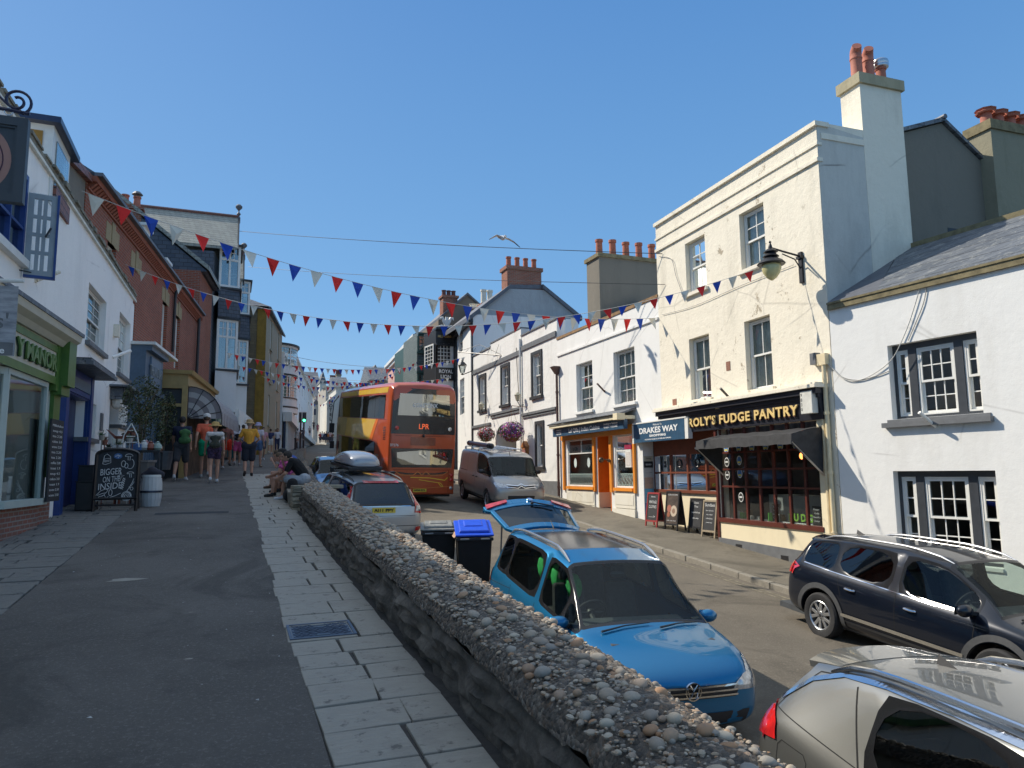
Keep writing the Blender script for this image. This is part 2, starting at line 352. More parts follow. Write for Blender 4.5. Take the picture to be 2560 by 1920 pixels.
# shared materials
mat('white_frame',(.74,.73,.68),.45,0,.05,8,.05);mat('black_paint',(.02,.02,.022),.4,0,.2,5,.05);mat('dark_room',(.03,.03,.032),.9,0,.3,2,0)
glassmat('glass',(.8,.85,.84),.07,.02,.25);glassmat('glass_sky',(.5,.58,.6),.28)
mat('lace',(.72,.70,.62),.9,0,.15,9,.2);mat('iron',(.025,.025,.028),.45,.3,.2,9,.1);mat('steel',(.55,.56,.57),.3,.9,.08,9,.05);mat('grey_trim',(.14,.145,.15),.55,0,.15,6,.1)
mat('navy_paint',(.02,.032,.075),.35,0,.15,5,.05);mat('terracotta',(.42,.13,.07),.8,0,.25,12,.2);mat('lead',(.12,.125,.14),.55,.2,.2,5,.15)
plaster('white_render',(.78,.77,.735),(.45,.42,.36),.35,.25,.3);plaster('rough_white',(.76,.75,.71),(.4,.37,.31),.55,.2,1.0)
plaster('left_white',(.93,.90,.85),(.4,.4,.38),.25,.3,.4);plaster('cream_render',(.80,.735,.60),(.40,.36,.28),.6,.28,.8,peel=(.30,.24,.16));plaster('cream_smooth',(.78,.68,.47),(.4,.33,.22),.35,.2,.2)
plaster('grey_render',(.20,.18,.145),(.10,.095,.08),.5,.2,.6);plaster('side_white',(.58,.56,.50),(.3,.29,.26),.6,.8,.6)
plaster('pale_grey_render',(.36,.38,.39),(.2,.2,.19),.7,.2,.8);plaster('pink_render',(.6,.36,.31),(.35,.25,.2),.3,.1,.3)
brick('red_brick',(.36,.10,.055),(.26,.075,.045),(.27,.22,.18));brick('chimney_brick',(.38,.12,.07),(.25,.09,.06),(.3,.27,.22),stain=.5);brick('low_brick',(.30,.125,.09),(.24,.13,.1),(.3,.26,.23),bw=.22,rh=.07,stain=.5)
slate('roof_slate',(.085,.095,.11),(.13,.14,.155),(.27,.27,.25));slate('hung_slate',(.055,.065,.085),(.085,.095,.115),None,.3,.18);slate('pale_slate',(.30,.30,.25),(.22,.22,.19),(.34,.33,.26),.25,.16,gap=(.07,.07,.06));slate('green_slate',(.08,.11,.10),(.12,.15,.135),None,.3,.16)
slate('clay_tile',(.25,.09,.06),(.18,.07,.05),None,.2,.12)
# ground
def asphalt(name,base,patch,speck=.5,warm=False):
 m,n,p=newmat(name);v=coord(n);a=noise(n,v,.7,6,.65);b=noise(n,v,42,4,.85)
 c=ramp(n,a,[(.3,tuple(x*.8 for x in base)),(.7,tuple(x*1.18 for x in base))])
 c=mixc(n,ramp(n,b,[(.54,(0,0,0)),(.66,(speck,)*3)]),c,tuple(x*2.3 for x in base))
 st=noise(n,v,1.9,6,.8,.8);c=mixc(n,ramp(n,st,[(.60,(0,0,0)),(.72,(.55,.55,.55))]),c,patch)
 s2=noise(n,v,.55,9,.75,1.2);c=mixc(n,ramp(n,s2,[(.50,(0,0,0)),(.62,(.6,.6,.6))]),c,tuple(x*.55 for x in base));s3=noise(n,v,5,9,.85,.3);c=mixc(n,ramp(n,s3,[(.57,(0,0,0)),(.66,(.4,.4,.4))]),c,tuple(x*1.7 for x in base))
 gum=N(n,'ShaderNodeTexVoronoi');gum.inputs['Scale'].default_value=2.2;L(n,v,gum.inputs['Vector']);c=mixc(n,ramp(n,gum.outputs['Distance'],[(.035,(.55,.55,.55)),(.055,(0,0,0))]),c,tuple(x*2.2 for x in base))
 L(n,c,p.inputs['Base Color']);p.inputs['Roughness'].default_value=.9;p.inputs['Specular IOR Level'].default_value=.3
 bump(n,p,noise(n,v,80,5,.85),1,.016);return m
mroad=asphalt('road_asphalt',(.158,.137,.107),(.095,.083,.067));mwalk=asphalt('walk_asphalt',(.142,.130,.116),(.09,.083,.075),.6);mpave=asphalt('pavement_asphalt',(.175,.155,.12),(.12,.105,.085))
def stonemat(name,c1,c2,dark):
 m,n,p=newmat(name);v=coord(n);a=noise(n,v,2.2,8,.7,.6);c=ramp(n,a,[(.25,c1),(.5,c2),(.8,tuple(x*1.15 for x in c1))])
 b=noise(n,v,9,6,.7);c=mixc(n,ramp(n,b,[(.58,(0,0,0)),(.66,(.75,.75,.75))]),c,dark)
 L(n,c,p.inputs['Base Color']);p.inputs['Roughness'].default_value=.75
 s=N(n,'ShaderNodeMapping');s.inputs['Scale'].default_value=(1,3.5,1);L(n,v,s.inputs[0]);bump(n,p,noise(n,s.outputs[0],9,9,.72,.5),.8,.03);return m
mflag=stonemat('flagstone',(.27,.245,.205),(.35,.325,.275),(.11,.10,.085));mflag2=stonemat('flagstone_worn',(.12,.115,.105),(.19,.18,.16),(.065,.06,.055))
mjoint=mat('joint',(.05,.045,.04),.95,0,.3,20,.4)
def ys(a,b):
 out=[a];y=a
 while y<b:y+=.5 if y<60 else 5;out.append(min(y,b))
 return out
def strip(name,fx0,fx1,fz,Y,m,nx=4,kind='structure'):
 mb=MB();vs=[];
 for y in Y:
  a,b=fx0(y),fx1(y)
  for i in range(nx+1):
   x=a+(b-a)*i/nx;vs.append((x,y,fz(x,y)))
 fs=[(j*(nx+1)+i,j*(nx+1)+i+1,(j+1)*(nx+1)+i+1,(j+1)*(nx+1)+i)for j in range(len(Y)-1)for i in range(nx)]
 mb.add(vs,fs);return tag(mb.build(name,m,smooth=True),kind=kind)
Yr=ys(-20,380)
strip('road',lambda y:edge(y)+.1,kerb,rz,Yr,mroad,8)
strip('pavement',lambda y:kerb(y)+.14,lambda y:kerb(y)+6,pz,Yr,mpave,4)
strip('walkway',lambda y:-1.72 if y<30 else-1.72-(y-30)*.02,lambda y:min(.505,.505)if y<26 else edge(y)-.2,lambda x,y:wz(y),Yr,mwalk,4)
strip('joint_bed',lambda y:.46,lambda y:edge(y)-.2,lambda x,y:wz(y)-.012,ys(-20,40),mjoint,2)
strip('left_joint_bed',lambda y:-6,lambda y:-1.70,lambda x,y:wz(y)-.014,ys(-20,60),mjoint,2)
g=MB();Yg=[-60,-20,0,32,60,110,170,400,900,2500]
vs=[];fs=[]
for y in Yg:
 for x in(-1500,-60,-8,0,14,70,1500):vs.append((x,y,prof(ROADP,y)-(.6 if y<32 else .5)-(.0 if abs(x)<100 else 0)))
fs=[(j*7+i,j*7+i+1,(j+1)*7+i+1,(j+1)*7+i)for j in range(len(Yg)-1)for i in range(6)]
g.add(vs,fs);tag(g.build('ground',mat('earth',(.12,.11,.08),.95,0,.3,.4,.3)),kind='structure')
def kerbstones(name,fx,fz,Y0,Y1,side,wd=.14,h=.11,m=None):
 mb=MB();y=Y0
 while y<Y1:
  l=.9 if y<60 else 3;y2=min(y+l,Y1);g_=.012;a,b=y+g_,y2-g_;jx=random.uniform(-.008,.008);jz=random.uniform(-.006,.006)
  P=[]
  for zz in(-.25,0):
   for(yy,s)in((a,0),(b,0),(b,1),(a,1)):x=fx(yy)+jx+s*wd*side;P.append((x,yy,fz(yy)+jz+(zz if zz else 0)))
  mb.hexa([P[0],P[1],P[2],P[3],P[4],P[5],P[6],P[7]]);y=y2
 return tag(mb.build(name,m,bev=.012),kind='structure')
mkerb=stonemat('kerb_stone',(.30,.27,.215),(.25,.225,.18),(.17,.15,.12))
kerbstones('kerb',kerb,lambda y:rz(kerb(y),y)+.115,-14,200,1,m=mkerb)
kerbstones('walkway_kerb',lambda y:edge(y)-.2,lambda y:wz(y)+.03,60,150,1,wd=.3,m=mkerb)
def slabs(name,x0,x1,Y0,Y1,rows,m,split,edgej=.03,th=.03,jz=.004,gap=.009):
 mb=MB();y=Y0
 while y<Y1:
  h=random.uniform(*rows);y2=y+h;k=split(y);xs=[x0(y)+random.uniform(-edgej,edgej)]
  W=x1(y)-x0(y)
  cuts=sorted(random.uniform(.22,.8)for _ in range(k));
  xs+=[x0(y)+W*c for c in cuts]+[x1(y)]
  for i in range(len(xs)-1):
   a=xs[i]+gap;b=xs[i+1]-gap;t=random.uniform(-jz,jz);sk=random.uniform(-.02,.02)
   if b-a<.08:continue
   j=lambda:random.uniform(-.007,.007)
   q=[(a+j(),y+gap+j()),(b+j(),y+gap+sk*.6+j()),(b+sk+j(),y2-gap+sk*.6+j()),(a+j(),y2-gap+j())]
   mb.hexa([(px,py,wz(py)-th)for px,py in q]+[(px,py,wz(py)+.006+t+random.uniform(-.002,.002))for px,py in q])
  y=y2
 return tag(mb.build(name,m,bev=.006),kind='structure')
random.seed(11)
slabs('paving_slabs',lambda y:.48,lambda y:edge(y)-.32-(.02),-3,26,(.30,.48),mflag,lambda y:1)
slabs('old_paving',lambda y:-3.4,lambda y:-1.72,4,22,(.18,.34),mflag2,lambda y:3,edgej=.06)
mb=MB()
for(a,b,y0,y1)in((-1.2,.05,14.6,14.9),(-.2,.3,23.3,23.6)):mb.quad((a,y0,wz(y0)+.004),(b,y0,wz(y0)+.004),(b,y1,wz(y1)+.004),(a,y1,wz(y1)+.004))
tag(mb.build('walkway_patch',mat('fresh_asphalt',(.045,.045,.048),.9,0,.2,30,.6)),kind='structure')
mb=MB()
for(x,y)in((-.95,8.6),(-.2,5.6)):
 k=.17 if y>8 else .03;mb.add([(x+k*math.cos(t)*(1+.45*math.sin(3*t+y)),y+k*.5*math.sin(t),wz(y+k*.5*math.sin(t))+.004)for t in[i*math.pi/4 for i in range(8)]],[tuple(range(8))])
tag(mb.build('pale_patches',mflag),kind='structure')
mb=MB()
def line(x0,y0,x1,y1,wd,dz=.005,fn=rz):
 d=Vector((x1-x0,y1-y0,0)).normalized();nn=Vector((-d.y,d.x,0))*wd/2;k=max(1,int(math.hypot(x1-x0,y1-y0)/.8))
 for i in range(k):
  a=Vector((lerp(i/k,x0,x1),lerp(i/k,y0,y1),0));b=Vector((lerp((i+1)/k,x0,x1),lerp((i+1)/k,y0,y1),0))
  q=[a-nn,b-nn,b+nn,a+nn];mb.add([(v.x,v.y,fn(v.x,v.y)+dz)for v in q],[(0,1,2,3)])
for i in range(-2,16):
 for o in(.22,.42):
  pass
line(4.3,33,8.6,33,.10);line(4.9,38,8.6,38.,.10);line(5.6,46,9,46,.12);line(7.4,66,12,66,.3);line(9,80,13,80,.3)
tag(mb.build('road_marking',mat('road_paint',(.5,.49,.45),.8,0,.3,30,.2)),kind='structure')
mb=MB();
def dl(fx,Y0,Y1):
 y=Y0
 while y<Y1:line(fx(y),y,fx(y+.8),y+.8,.06);y+=.8
dl(lambda y:kerb(y)-.22,0,45);dl(lambda y:kerb(y)-.36,0,45)
tag(mb.build('yellow_line',mat('worn_yellow_paint',(.19,.165,.115),.9,0,.5,14,.2)),kind='structure')
def cover(name,label,cx,cy,wx,wy,fz,m,ribs,grp=None,lug=False,rot=0):
 t=thing(name,label,'manhole cover' if lug else 'drain grate',(cx,cy,fz(cx,cy)),grp);mb=MB()
 z=lambda x,y,h:fz(x,y)+h
 def bx(x0,y0,x1,y1,h0,h1):mb.hexa([(x0,y0,z(x0,y0,h0)),(x1,y0,z(x1,y0,h0)),(x1,y1,z(x1,y1,h0)),(x0,y1,z(x0,y1,h0)),(x0,y0,z(x0,y0,h1)),(x1,y0,z(x1,y0,h1)),(x1,y1,z(x1,y1,h1)),(x0,y1,z(x0,y1,h1))])
 x0,x1,y0,y1=cx-wx/2,cx+wx/2,cy-wy/2,cy+wy/2;f=.022
 bx(x0,y0,x1,y0+f,-.02,.012);bx(x0,y1-f,x1,y1,-.02,.012);bx(x0,y0+f,x0+f,y1-f,-.02,.012);bx(x1-f,y0+f,x1,y1-f,-.02,.012);mb.build('frame',m,t)
 mb=MB();g_=f+.006;bx(x0+g_,y0+g_,x1-g_,y1-g_,-.02,.004 if lug else-.012)
 if lug:
  nx,ny=13,9
  for i in range(nx):
   for j in range(ny):
    if(i in(5,6,7))and j in(0,1,7,8):continue
    u=x0+.05+(wx-.1)*(i+.5*(j%2)*.9)/(nx-.5);v=y0+.05+(wy-.1)*j/(ny-1);r=.016;sg=1 if(i+j)%2 else-1
    P=[(u-r,v-sg*r*.35),(u-r*.2,v-r*.45),(u+r,v+sg*r*.35),(u+r*.2,v+r*.45)]
    mb.hexa([(a,b,z(a,b,.003))for a,b in P]+[(a,b,z(a,b,.0085))for a,b in P])
 else:
  for i in range(ribs):u=x0+.03+(wx-.06)*(i+.5)/ribs;bx(u-.012,y0+g_,u+.012,y1-g_,-.012,.008)
 p=mb.build('cover_plate' if lug else 'grille',m,t)
 if lug:
  mb=MB()
  for v in(y0+.07,y1-.07):bx(cx-.06,v-.014,cx+.06,v+.014,.005,.0065)
  sub(mb,'key_slot',MATS['black_paint'],p)
 return t
miron=mat('cast_iron',(.10,.115,.15),.42,.55,.2,14,.2)
cover('manhole_cover','dark patterned steel manhole cover set among the flagstones of the raised walkway','',0,0,0,0,lambda x,y:0,miron,0)if False else None
cover('manhole_cover','dark studded steel manhole cover set among the flagstones beside the pebble wall',.73,6.02,.50,.42,lambda x,y:wz(y)+.004,miron,0,lug=True)
cover('drain_grate','rusty iron drain grate in the road beside the kerb near the parked blue car',9.1,17.2,.42,.5,lambda x,y:rz(x,y)+.004,mat('rust_iron',(.13,.09,.06),.8,.3,.3,20,.3),7)
# retaining wall with pebble coping
random.seed(5)
m,n,p=newmat('wall_mortar');v=coord(n);a=noise(n,v,7,9,.8,.4);vo=N(n,'ShaderNodeTexVoronoi');vo.inputs['Scale'].default_value=42;L(n,v,vo.inputs['Vector'])
s=N(n,'ShaderNodeSeparateXYZ');L(n,vo.outputs['Color'],s.inputs[0]);c=ramp(n,s.outputs[0],[(.0,(.10,.085,.07)),(.35,(.24,.20,.155)),(.6,(.40,.34,.27)),(.85,(.32,.21,.13)),(1,(.5,.46,.4))])
c=mixc(n,ramp(n,a,[(.38,(.0,.0,.0)),(.62,(.85,.85,.85))]),c,(.10,.088,.075));L(n,c,p.inputs['Base Color']);p.inputs['Roughness'].default_value=.9
mh=N(n,'ShaderNodeMath',operation='SUBTRACT');L(n,a,mh.inputs[0]);L(n,vo.outputs['Distance'],mh.inputs[1]);bump(n,p,mh.outputs[0],1,.06);mmort=m
m,n,p=newmat('wall_face');v=coord(n);a=noise(n,v,5,9,.75,.5);c=ramp(n,a,[(.3,(.06,.053,.045)),(.5,(.14,.122,.10)),(.7,(.26,.23,.19))]);lk=noise(n,v,16,8,.8);c=mixc(n,ramp(n,lk,[(.62,(0,0,0)),(.68,(.7,.7,.7))]),c,(.27,.27,.26));L(n,c,p.inputs['Base Color']);p.inputs['Roughness'].default_value=.95;bump(n,p,noise(n,v,14,10,.8),1,.04);mface=m
m,n,p=newmat('wall_outer');v=coord(n);a=noise(n,v,4,8,.75,.5);c=ramp(n,a,[(.3,(.16,.14,.11)),(.6,(.27,.24,.19))]);L(n,c,p.inputs['Base Color']);p.inputs['Roughness'].default_value=.95;bump(n,p,a,1,.05);mouter=m
wroot=thing('pebble_topped_wall','rough stone wall with pebble coping between the raised walkway and the parked cars','wall',(1.57,8,wz(8)))
from mathutils import noise as mn
def wtop(y):return .46 if y<15.1 else(.30 if y<24 else .26)
def section(y,side):
 return
def wallmesh(Y0,Y1,hw,dy,top,name_s=''):
 Y=[Y0+dy*i for i in range(int((Y1-Y0)/dy)+1)];prof_in=[(-hw-.0,-.25)]+[(-hw-.01+.012*math.sin(k*2.1),.02+.32*k/11)for k in range(12)]
 mb=MB();vs=[];K=5
 def disp(x,y,z,a):q=mn.noise(Vector((x*3,y*2.4,z*6.5)))*.6+mn.noise(Vector((x*9,y*6,z*19)))*.5+.35*abs(mn.noise(Vector((x*2,y*11,z*26))));return q*a
 for y in Y:
  cx=edge(y)
  for(dx,h)in prof_in:
   hh=h if h<0 else h*top(y)/.46;vs.append((cx+dx-disp(dx,y,hh,.085 if h<.3 else .04),y,wz(y)+hh))
 n_=len(prof_in);mb.add(vs,[(j*n_+i,j*n_+i+1,(j+1)*n_+i+1,(j+1)*n_+i)for j in range(len(Y)-1)for i in range(n_-1)])
 for e_ in(0,len(Y)-1):
  y=Y[e_];a=edge(y)-hw;b=edge(y)+hw;mb.quad((a,y,wz(y)-.3),(b,y,wz(y)-.3),(b,y,wz(y)+top(y)*.8),(a,y,wz(y)+top(y)*.8))
 mb.build('inner_face',mface,wroot,smooth=True)
 mb=MB();vs=[]
 cp=[(-hw-.02,.33),(-hw-.01,.38)]+[(hw*k/8,.485-.055*abs(k/8)**2.2)for k in range(-7,8)]+[(hw+.01,.37),(hw+.02,.30)]
 for y in Y:
  cx=edge(y)
  for(dx,h)in cp:hh=h*top(y)/.46;vs.append((cx+dx+disp(dx,y,1,.03),y,wz(y)+hh+disp(dx,y,hh,.03)+.016*mn.noise(Vector((dx*26,y*26,3)))+.012*mn.noise(Vector((dx*60,y*60,7)))))
 n_=len(cp);mb.add(vs,[(j*n_+i,j*n_+i+1,(j+1)*n_+i+1,(j+1)*n_+i)for j in range(len(Y)-1)for i in range(n_-1)]);mb.build('coping',mmort,wroot,smooth=True)
 mb=MB();vs=[]
 for y in Y[::3]+[Y[-1]]:
  cx=edge(y)
  for k in range(6):
   h0=rz(cx+hw,y)-.1;h1=wz(y)+.32*top(y)/.46;z=lerp(k/5,h0,h1);vs.append((cx+hw+disp(hw,y,z,.06),y,z))
 n_=6;mb.add(vs,[(j*n_+i,j*n_+i+1,(j+1)*n_+i+1,(j+1)*n_+i)for j in range(len(vs)//6-1)for i in range(n_-1)]);mb.build('outer_face',mouter,wroot,smooth=True)
wallmesh(.6,15.1,.27,.045,wtop);wallmesh(15.1,66,.22,.3,lambda y:.33 if y<24 else max(.05,.3-.25*(y-24)/40))
def pebmat(name,cs):
 m,n,p=newmat(name);g_=n.nodes.new('ShaderNodeNewGeometry');c=ramp(n,g_.outputs['Random Per Island'],[(i/(len(cs)-1),x)for i,x in enumerate(cs)])
 f=noise(n,coord(n),25,6,.7);c=mixc(n,ramp(n,f,[(.5,(0,0,0)),(.8,(.6,.6,.6))]),c,(.17,.15,.12));L(n,c,p.inputs['Base Color']);p.inputs['Roughness'].default_value=.7;bump(n,p,f,.25,.01);return m
mpeb=pebmat('pebble',[(.34,.28,.21),(.24,.20,.16),(.40,.35,.27),(.31,.23,.15),(.22,.21,.19),(.35,.30,.23),(.32,.17,.08),(.27,.25,.21)])
def pebbles(Y0,Y1,dens,rr,hw,seed,top,name='pebbles',k=9,hh=6,mx=99999):
 random.seed(seed);mb=MB();pts=[];nn=int((Y1-Y0)*2*hw*dens)
 for _ in range(min(nn,mx)):
  y=random.uniform(Y0,Y1);dx=random.uniform(-hw,hw*1.02);r=random.uniform(*rr)
  if any(abs(y-b)<(r+c)*.85 and(y-b)**2+(dx-a)**2<((r+c)*.85)**2 for a,b,c in pts[-220:]):continue
  pts.append((dx,y,r));t=abs(dx)/hw;h=(.487-.055*t**2.2)*top(y)/.46
  c=Vector((edge(y)+dx,y,wz(y)+h+r*.16+.016*mn.noise(Vector((dx*26,y*26,3)))));b0=len(mb.v);mb.sphere((0,0,0),r,k,hh,(random.uniform(.8,1.3),random.uniform(.75,1.1),random.uniform(.5,.8)))
  R=Matrix.Rotation(random.uniform(0,6.28),3,'Z')@Matrix.Rotation(random.uniform(-.5,.5),3,'X');ph=random.random()*9
  for i in range(b0,len(mb.v)):
   q=R@Vector(mb.v[i]);q=q*(1+.16*mn.noise(q*(14/max(r*20,.5))+Vector((ph,ph,0))));mb.v[i]=tuple(c+q)
 return mb.build(name,mpeb,wroot,smooth=True)
pebbles(.8,6,48,(.026,.042),.26,3,wtop,k=12,hh=8)
pebbles(.8,6,420,(.009,.020),.27,13,wtop,k=8,hh=5)
pebbles(6,15.1,420,(.014,.036),.27,4,wtop,k=7,hh=5)
pebbles(.8,5,900,(.005,.011),.27,8,wtop,'gravel_chips',5,3)
pebbles(5,15.1,450,(.008,.017),.27,9,wtop,'gravel_chips',5,3)
pebbles(15.2,30,45,(.02,.04),.2,6,lambda y:.33 if y<24 else .29,k=6,hh=4)
random.seed(2);mb=MB();z=wz(15)-.05
while z<wz(15)+.40:
 h=random.uniform(.045,.085);x=1.2
 while x<1.95:
  l=random.uniform(.15,.35);mb.hexa([(x,14.75+random.uniform(-.03,.03),z),(x+l-.01,14.75+random.uniform(-.03,.03),z),(x+l-.01,15.3,z),(x,15.3,z),(x,14.75+random.uniform(-.03,.03),z+h-.008),(x+l-.01,14.75,z+h-.008),(x+l-.01,15.3,z+h-.008),(x,15.3,z+h-.008)]);x+=l
 z+=h
mb.build('pier_stones',stonemat('pier_stone',(.24,.21,.15),(.33,.29,.21),(.1,.09,.07)),wroot,bev=.008)
mb=MB();mb.hexa([(1.2,15.3,wz(15)-.1),(1.75,15.3,wz(15)-.1),(2.2,22,wz(22)-.1),(1.45,22,wz(22)-.1),(1.15,15.3,wz(15.3)+.30),(1.75,15.3,wz(15.3)+.30),(2.2,22,wz(22)+.30),(1.42,22,wz(22)+.30)]);mb.build('seat_ledge',mouter,wroot,bev=.02)
random.seed(9);mb=MB()
for i in range(70):
 a=random.uniform(0,6.28);r=random.uniform(.02,.12);h=random.uniform(.06,.15);b=Vector((1.84+random.uniform(-.04,.04),10.3+random.uniform(-.1,.1),wz(10.3)+.36));t=b+Vector((r*math.cos(a),r*math.sin(a),h));s_=Vector((-math.sin(a),math.cos(a),0))*.005
 mb.add([b-s_,b+s_,t],[(0,1,2)])
tag(mb.build('grass_tuft',mat('dry_grass',(.42,.37,.14),.8,0,.3,40,0)),'tuft of dry yellow grass growing from the far edge of the pebble wall','plant')
# right-hand side of the street
def hole(f,x0,y0,x1,y1,d=0):
 a=f.uv(x0,y0,d);b=f.uv(x1,y1,d);return(min(a[0],b[0]),max(a[0],b[0]),min(a[1],b[1]),max(a[1],b[1]))
def roofplane(mb,P,t=.06):mb.prism(P,(0,0,-t))
def fprism(f,mb,poly,d0,d1):
 "extrude a (u,z) outline between depths d0 and d1"
 mb.prism([f.p(u,d0,z)for u,z in poly],f.n*(d1-d0))
def pot(parent,pos,h=.6,r=.14,m=None,name='chimney_pot',hood=False):
 mb=MB();x,y,z=pos
 if hood:
  mb.lathe([(r*1.05,0),(r*1.05,.05),(r,.06),(r*.98,h*.7),(r*1.08,h*.72),(r*1.08,h*.76),(r,h*.78),(r,h*.9)],pos,k=14)
  mb.tube([(x,y,z+h*.88),(x-.02,y-.03,z+h*1.0),(x-.08,y-.12,z+h*1.08)],[r,r*.95,r*.8],14)
 else:mb.lathe([(r*1.1,0),(r*1.1,.06),(r*.9,.08),(r*.82,h*.85),(r*1.0,h*.87),(r*1.0,h),(r*.7,h),(r*.7,h*.7)],pos,k=12)
 return mb.build(name,m or MATS['terracotta'],parent,smooth=True)
lab=lambda o,l:o.__setitem__('label',l)
# R1 white cottage
F1=Fac((12.67,-1.4),(11.36,11.1),'R')
b=thing('white_cottage','low white rendered building with slate roof and dark framed triple sash windows','house',F1.p(6,0,-.6))
hU=hole(F1,2218,865,2459,1032);hL=hole(F1,2232,1178,2513,1450);hL=(hL[0],hL[1],-.02,1.55)
EV=4.82
wall(F1,0,F1.L-.02,-2,EV,[hU+(.26,),hL+(.26,)],MATS['white_render'],b,mass=4.8)
fm=MATS['white_frame'];dk=mat('charcoal_paint',(.045,.05,.058),.4,0,.15,6,.05)
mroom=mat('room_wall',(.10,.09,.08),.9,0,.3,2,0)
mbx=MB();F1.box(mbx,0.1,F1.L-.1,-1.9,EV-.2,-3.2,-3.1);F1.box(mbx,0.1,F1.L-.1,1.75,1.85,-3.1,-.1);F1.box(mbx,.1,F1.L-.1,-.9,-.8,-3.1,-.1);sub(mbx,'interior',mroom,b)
for(h,st)in((hU,0),(hL,1)):
 u0,u1,z0,z1=h;fr=MB();d=-.2
 W=u1-u0;c0=u0+W*.25;c1=u0+W*.77
 F1.box(fr,u0,u1,z1-.10,z1,d-.06,d+.06);F1.box(fr,u0,u1,z0,z0+.05,d-.06,d+.06)
 for(a,e)in((u0,u0+.05),(c0-.075,c0+.075),(c1-.075,c1+.075),(u1-.05,u1)):F1.box(fr,a,e,z0+.05,z1-.10,d-.06,d+.06)
 win=fr.build('window',dk,b)
 for(a,e,cols)in((u0+.05,c0-.075,1 if True else 2),(c0+.075,c1-.075,3),(c1+.075,u1-.05,1)):
  w_=sash(F1,a+.005,e-.005,z0+.055,z1-.105,d+.02,win,cols=cols,rt=2,rb=2,fw=.05,split=.5,name='sash')
  w_.name='sash'
 if not st:
  s_=MB();F1.box(s_,u0-.12,u1+.1,z0-.06,z0-.005,-.2,.02);F1.box(s_,u0-.16,u1+.16,z0-.15,z0-.062,-.02,.11);sub(s_,'sill',MATS['grey_trim'],win)
 else:
  s_=MB();F1.box(s_,u0+.0,u1,z0-.06,z0-.005,-.2,.03);sub(s_,'sill',fm,win)
mbx=MB();u0,u1,z0,z1=hU;F1.box(mbx,u0+.05,u0+1.15,z0+.05,z0+.42,-1.1,-.62);sub(mbx,'stored_box',mat('cardboard',(.33,.22,.11),.85,0,.15,9,.1),b)
mbx=MB();F1.box(mbx,u0,u1,z0-.04,z0+.03,-1.3,-.3);sub(mbx,'desk',mat('pale_wood',(.42,.30,.17),.6,0,.2,9,.1),b)
mb=MB();F1.box(mb,-.2,F1.L-.03,EV,EV+.11,-.25,.06);F1.box(mb,-.2,F1.L-.03,EV+.11,EV+.15,-.20,.08);sub(mb,'eaves',mat('mossy_stone',(.20,.165,.09),.9,0,.35,6,.6),b)
RT=2.4;RH=1.42;EVR=EV+.17
ur=F1.uv(2197,724)[0];UL=F1.L-.03
mb=MB();roofplane(mb,[F1.p(-.2,.05,EVR),F1.p(ur,.05,EVR),F1.p(UL-.04,-RT,EVR+RH),F1.p(-.2,-RT,EVR+RH)],.07);roof=mb.build('roof',MATS['roof_slate'],b)
mb=MB();roofplane(mb,[F1.p(ur+.004,.05,EVR-.01),F1.p(UL,.05,EVR-.01),F1.p(UL,-RT,EVR+RH-.01)],.06);sub(mb,'lead_valley',MATS['lead'],b)
mb=MB();F1.box(mb,-.2,UL,EVR+RH-.05,EVR+RH+.07,-RT-.2,-RT+.06);sub(mb,'ridge',MATS['mossy_stone'],roof)
mb=MB();roofplane(mb,[F1.p(-.2,-RT-.1,EVR+RH),F1.p(UL,-RT-.1,EVR+RH),F1.p(UL,-2*RT,EV),F1.p(-.2,-2*RT,EV)],.07);sub(mb,'rear_roof',MATS['roof_slate'],b)
mb=MB();mb.prism([F1.p(-.1,.0,EV),F1.p(-.1,-RT,EV+RH+.1),F1.p(-.1,-2*RT,EV)],F1.d*.2);sub(mb,'gable_wall',MATS['white_render'],b)
def cable(label,pts,r=.012,m=None,name='cable'):
 mb=MB();P=[Vector(p)for p in pts];Q=[]
 for i in range(len(P)-1):
  p0=P[max(i-1,0)];p1=P[i];p2=P[i+1];p3=P[min(i+2,len(P)-1)]
  for k in range(6):
   t=k/6;Q.append(.5*((2*p1)+(p2-p0)*t+(2*p0-5*p1+4*p2-p3)*t*t+(3*p1-p0-3*p2+p3)*t**3))
 Q.append(P[-1]);mb.tube(Q,r,5);o=mb.build(name,m or mat('grey_cable',(.3,.29,.27),.6,0,.1,5,0),smooth=True);return tag(o,label,'cable')if label else o
def fp(f,px,py,d=.03):u,z=f.uv(px,py,d);return f.p(u,d,z)
cable('pale cable hanging in a deep loop across the white cottage wall to the gutter',[fp(F1,2066,905),fp(F1,2085,925),fp(F1,2108,946),fp(F1,2135,952),fp(F1,2175,940),fp(F1,2228,900),fp(F1,2262,835),fp(F1,2285,770),fp(F1,2303,706)],.009,mat('pale_cable',(.55,.53,.48),.6,0,.1,5,0))
cable('grey cable beside the pale loop on the white cottage, ending at the upper window',[fp(F1,2066,904,.02),fp(F1,2105,942,.02),fp(F1,2150,950,.02),fp(F1,2190,940,.02),fp(F1,2222,928,.02)],.009)
cable('short grey cable from the cottage gutter to the top of its upper window',[fp(F1,2317,716,.02),fp(F1,2308,760,.02),fp(F1,2288,810,.02),fp(F1,2270,852,.02)],.009)
def flagholder(label,f,px,py,m,tilt=(-.3,.35,.45),plate=.11):
 u,z=f.uv(px,py);t=thing('flagpole_holder',label,'pole holder',f.p(u,0,z),'empty flagpole holders on the facades');mb=MB();f.box(mb,u-plate/2,u+plate/2,z-plate/2,z+plate/2,0,.02);sub(mb,'wall_plate',m,t)
 mb=MB();a=f.p(u,.02,z);b_=a+f.n*tilt[1]+f.d*tilt[0]*.3+Vector((0,0,tilt[2]*.6));mb.tube([a,b_],.032,10);sub(mb,'socket_tube',m,t)
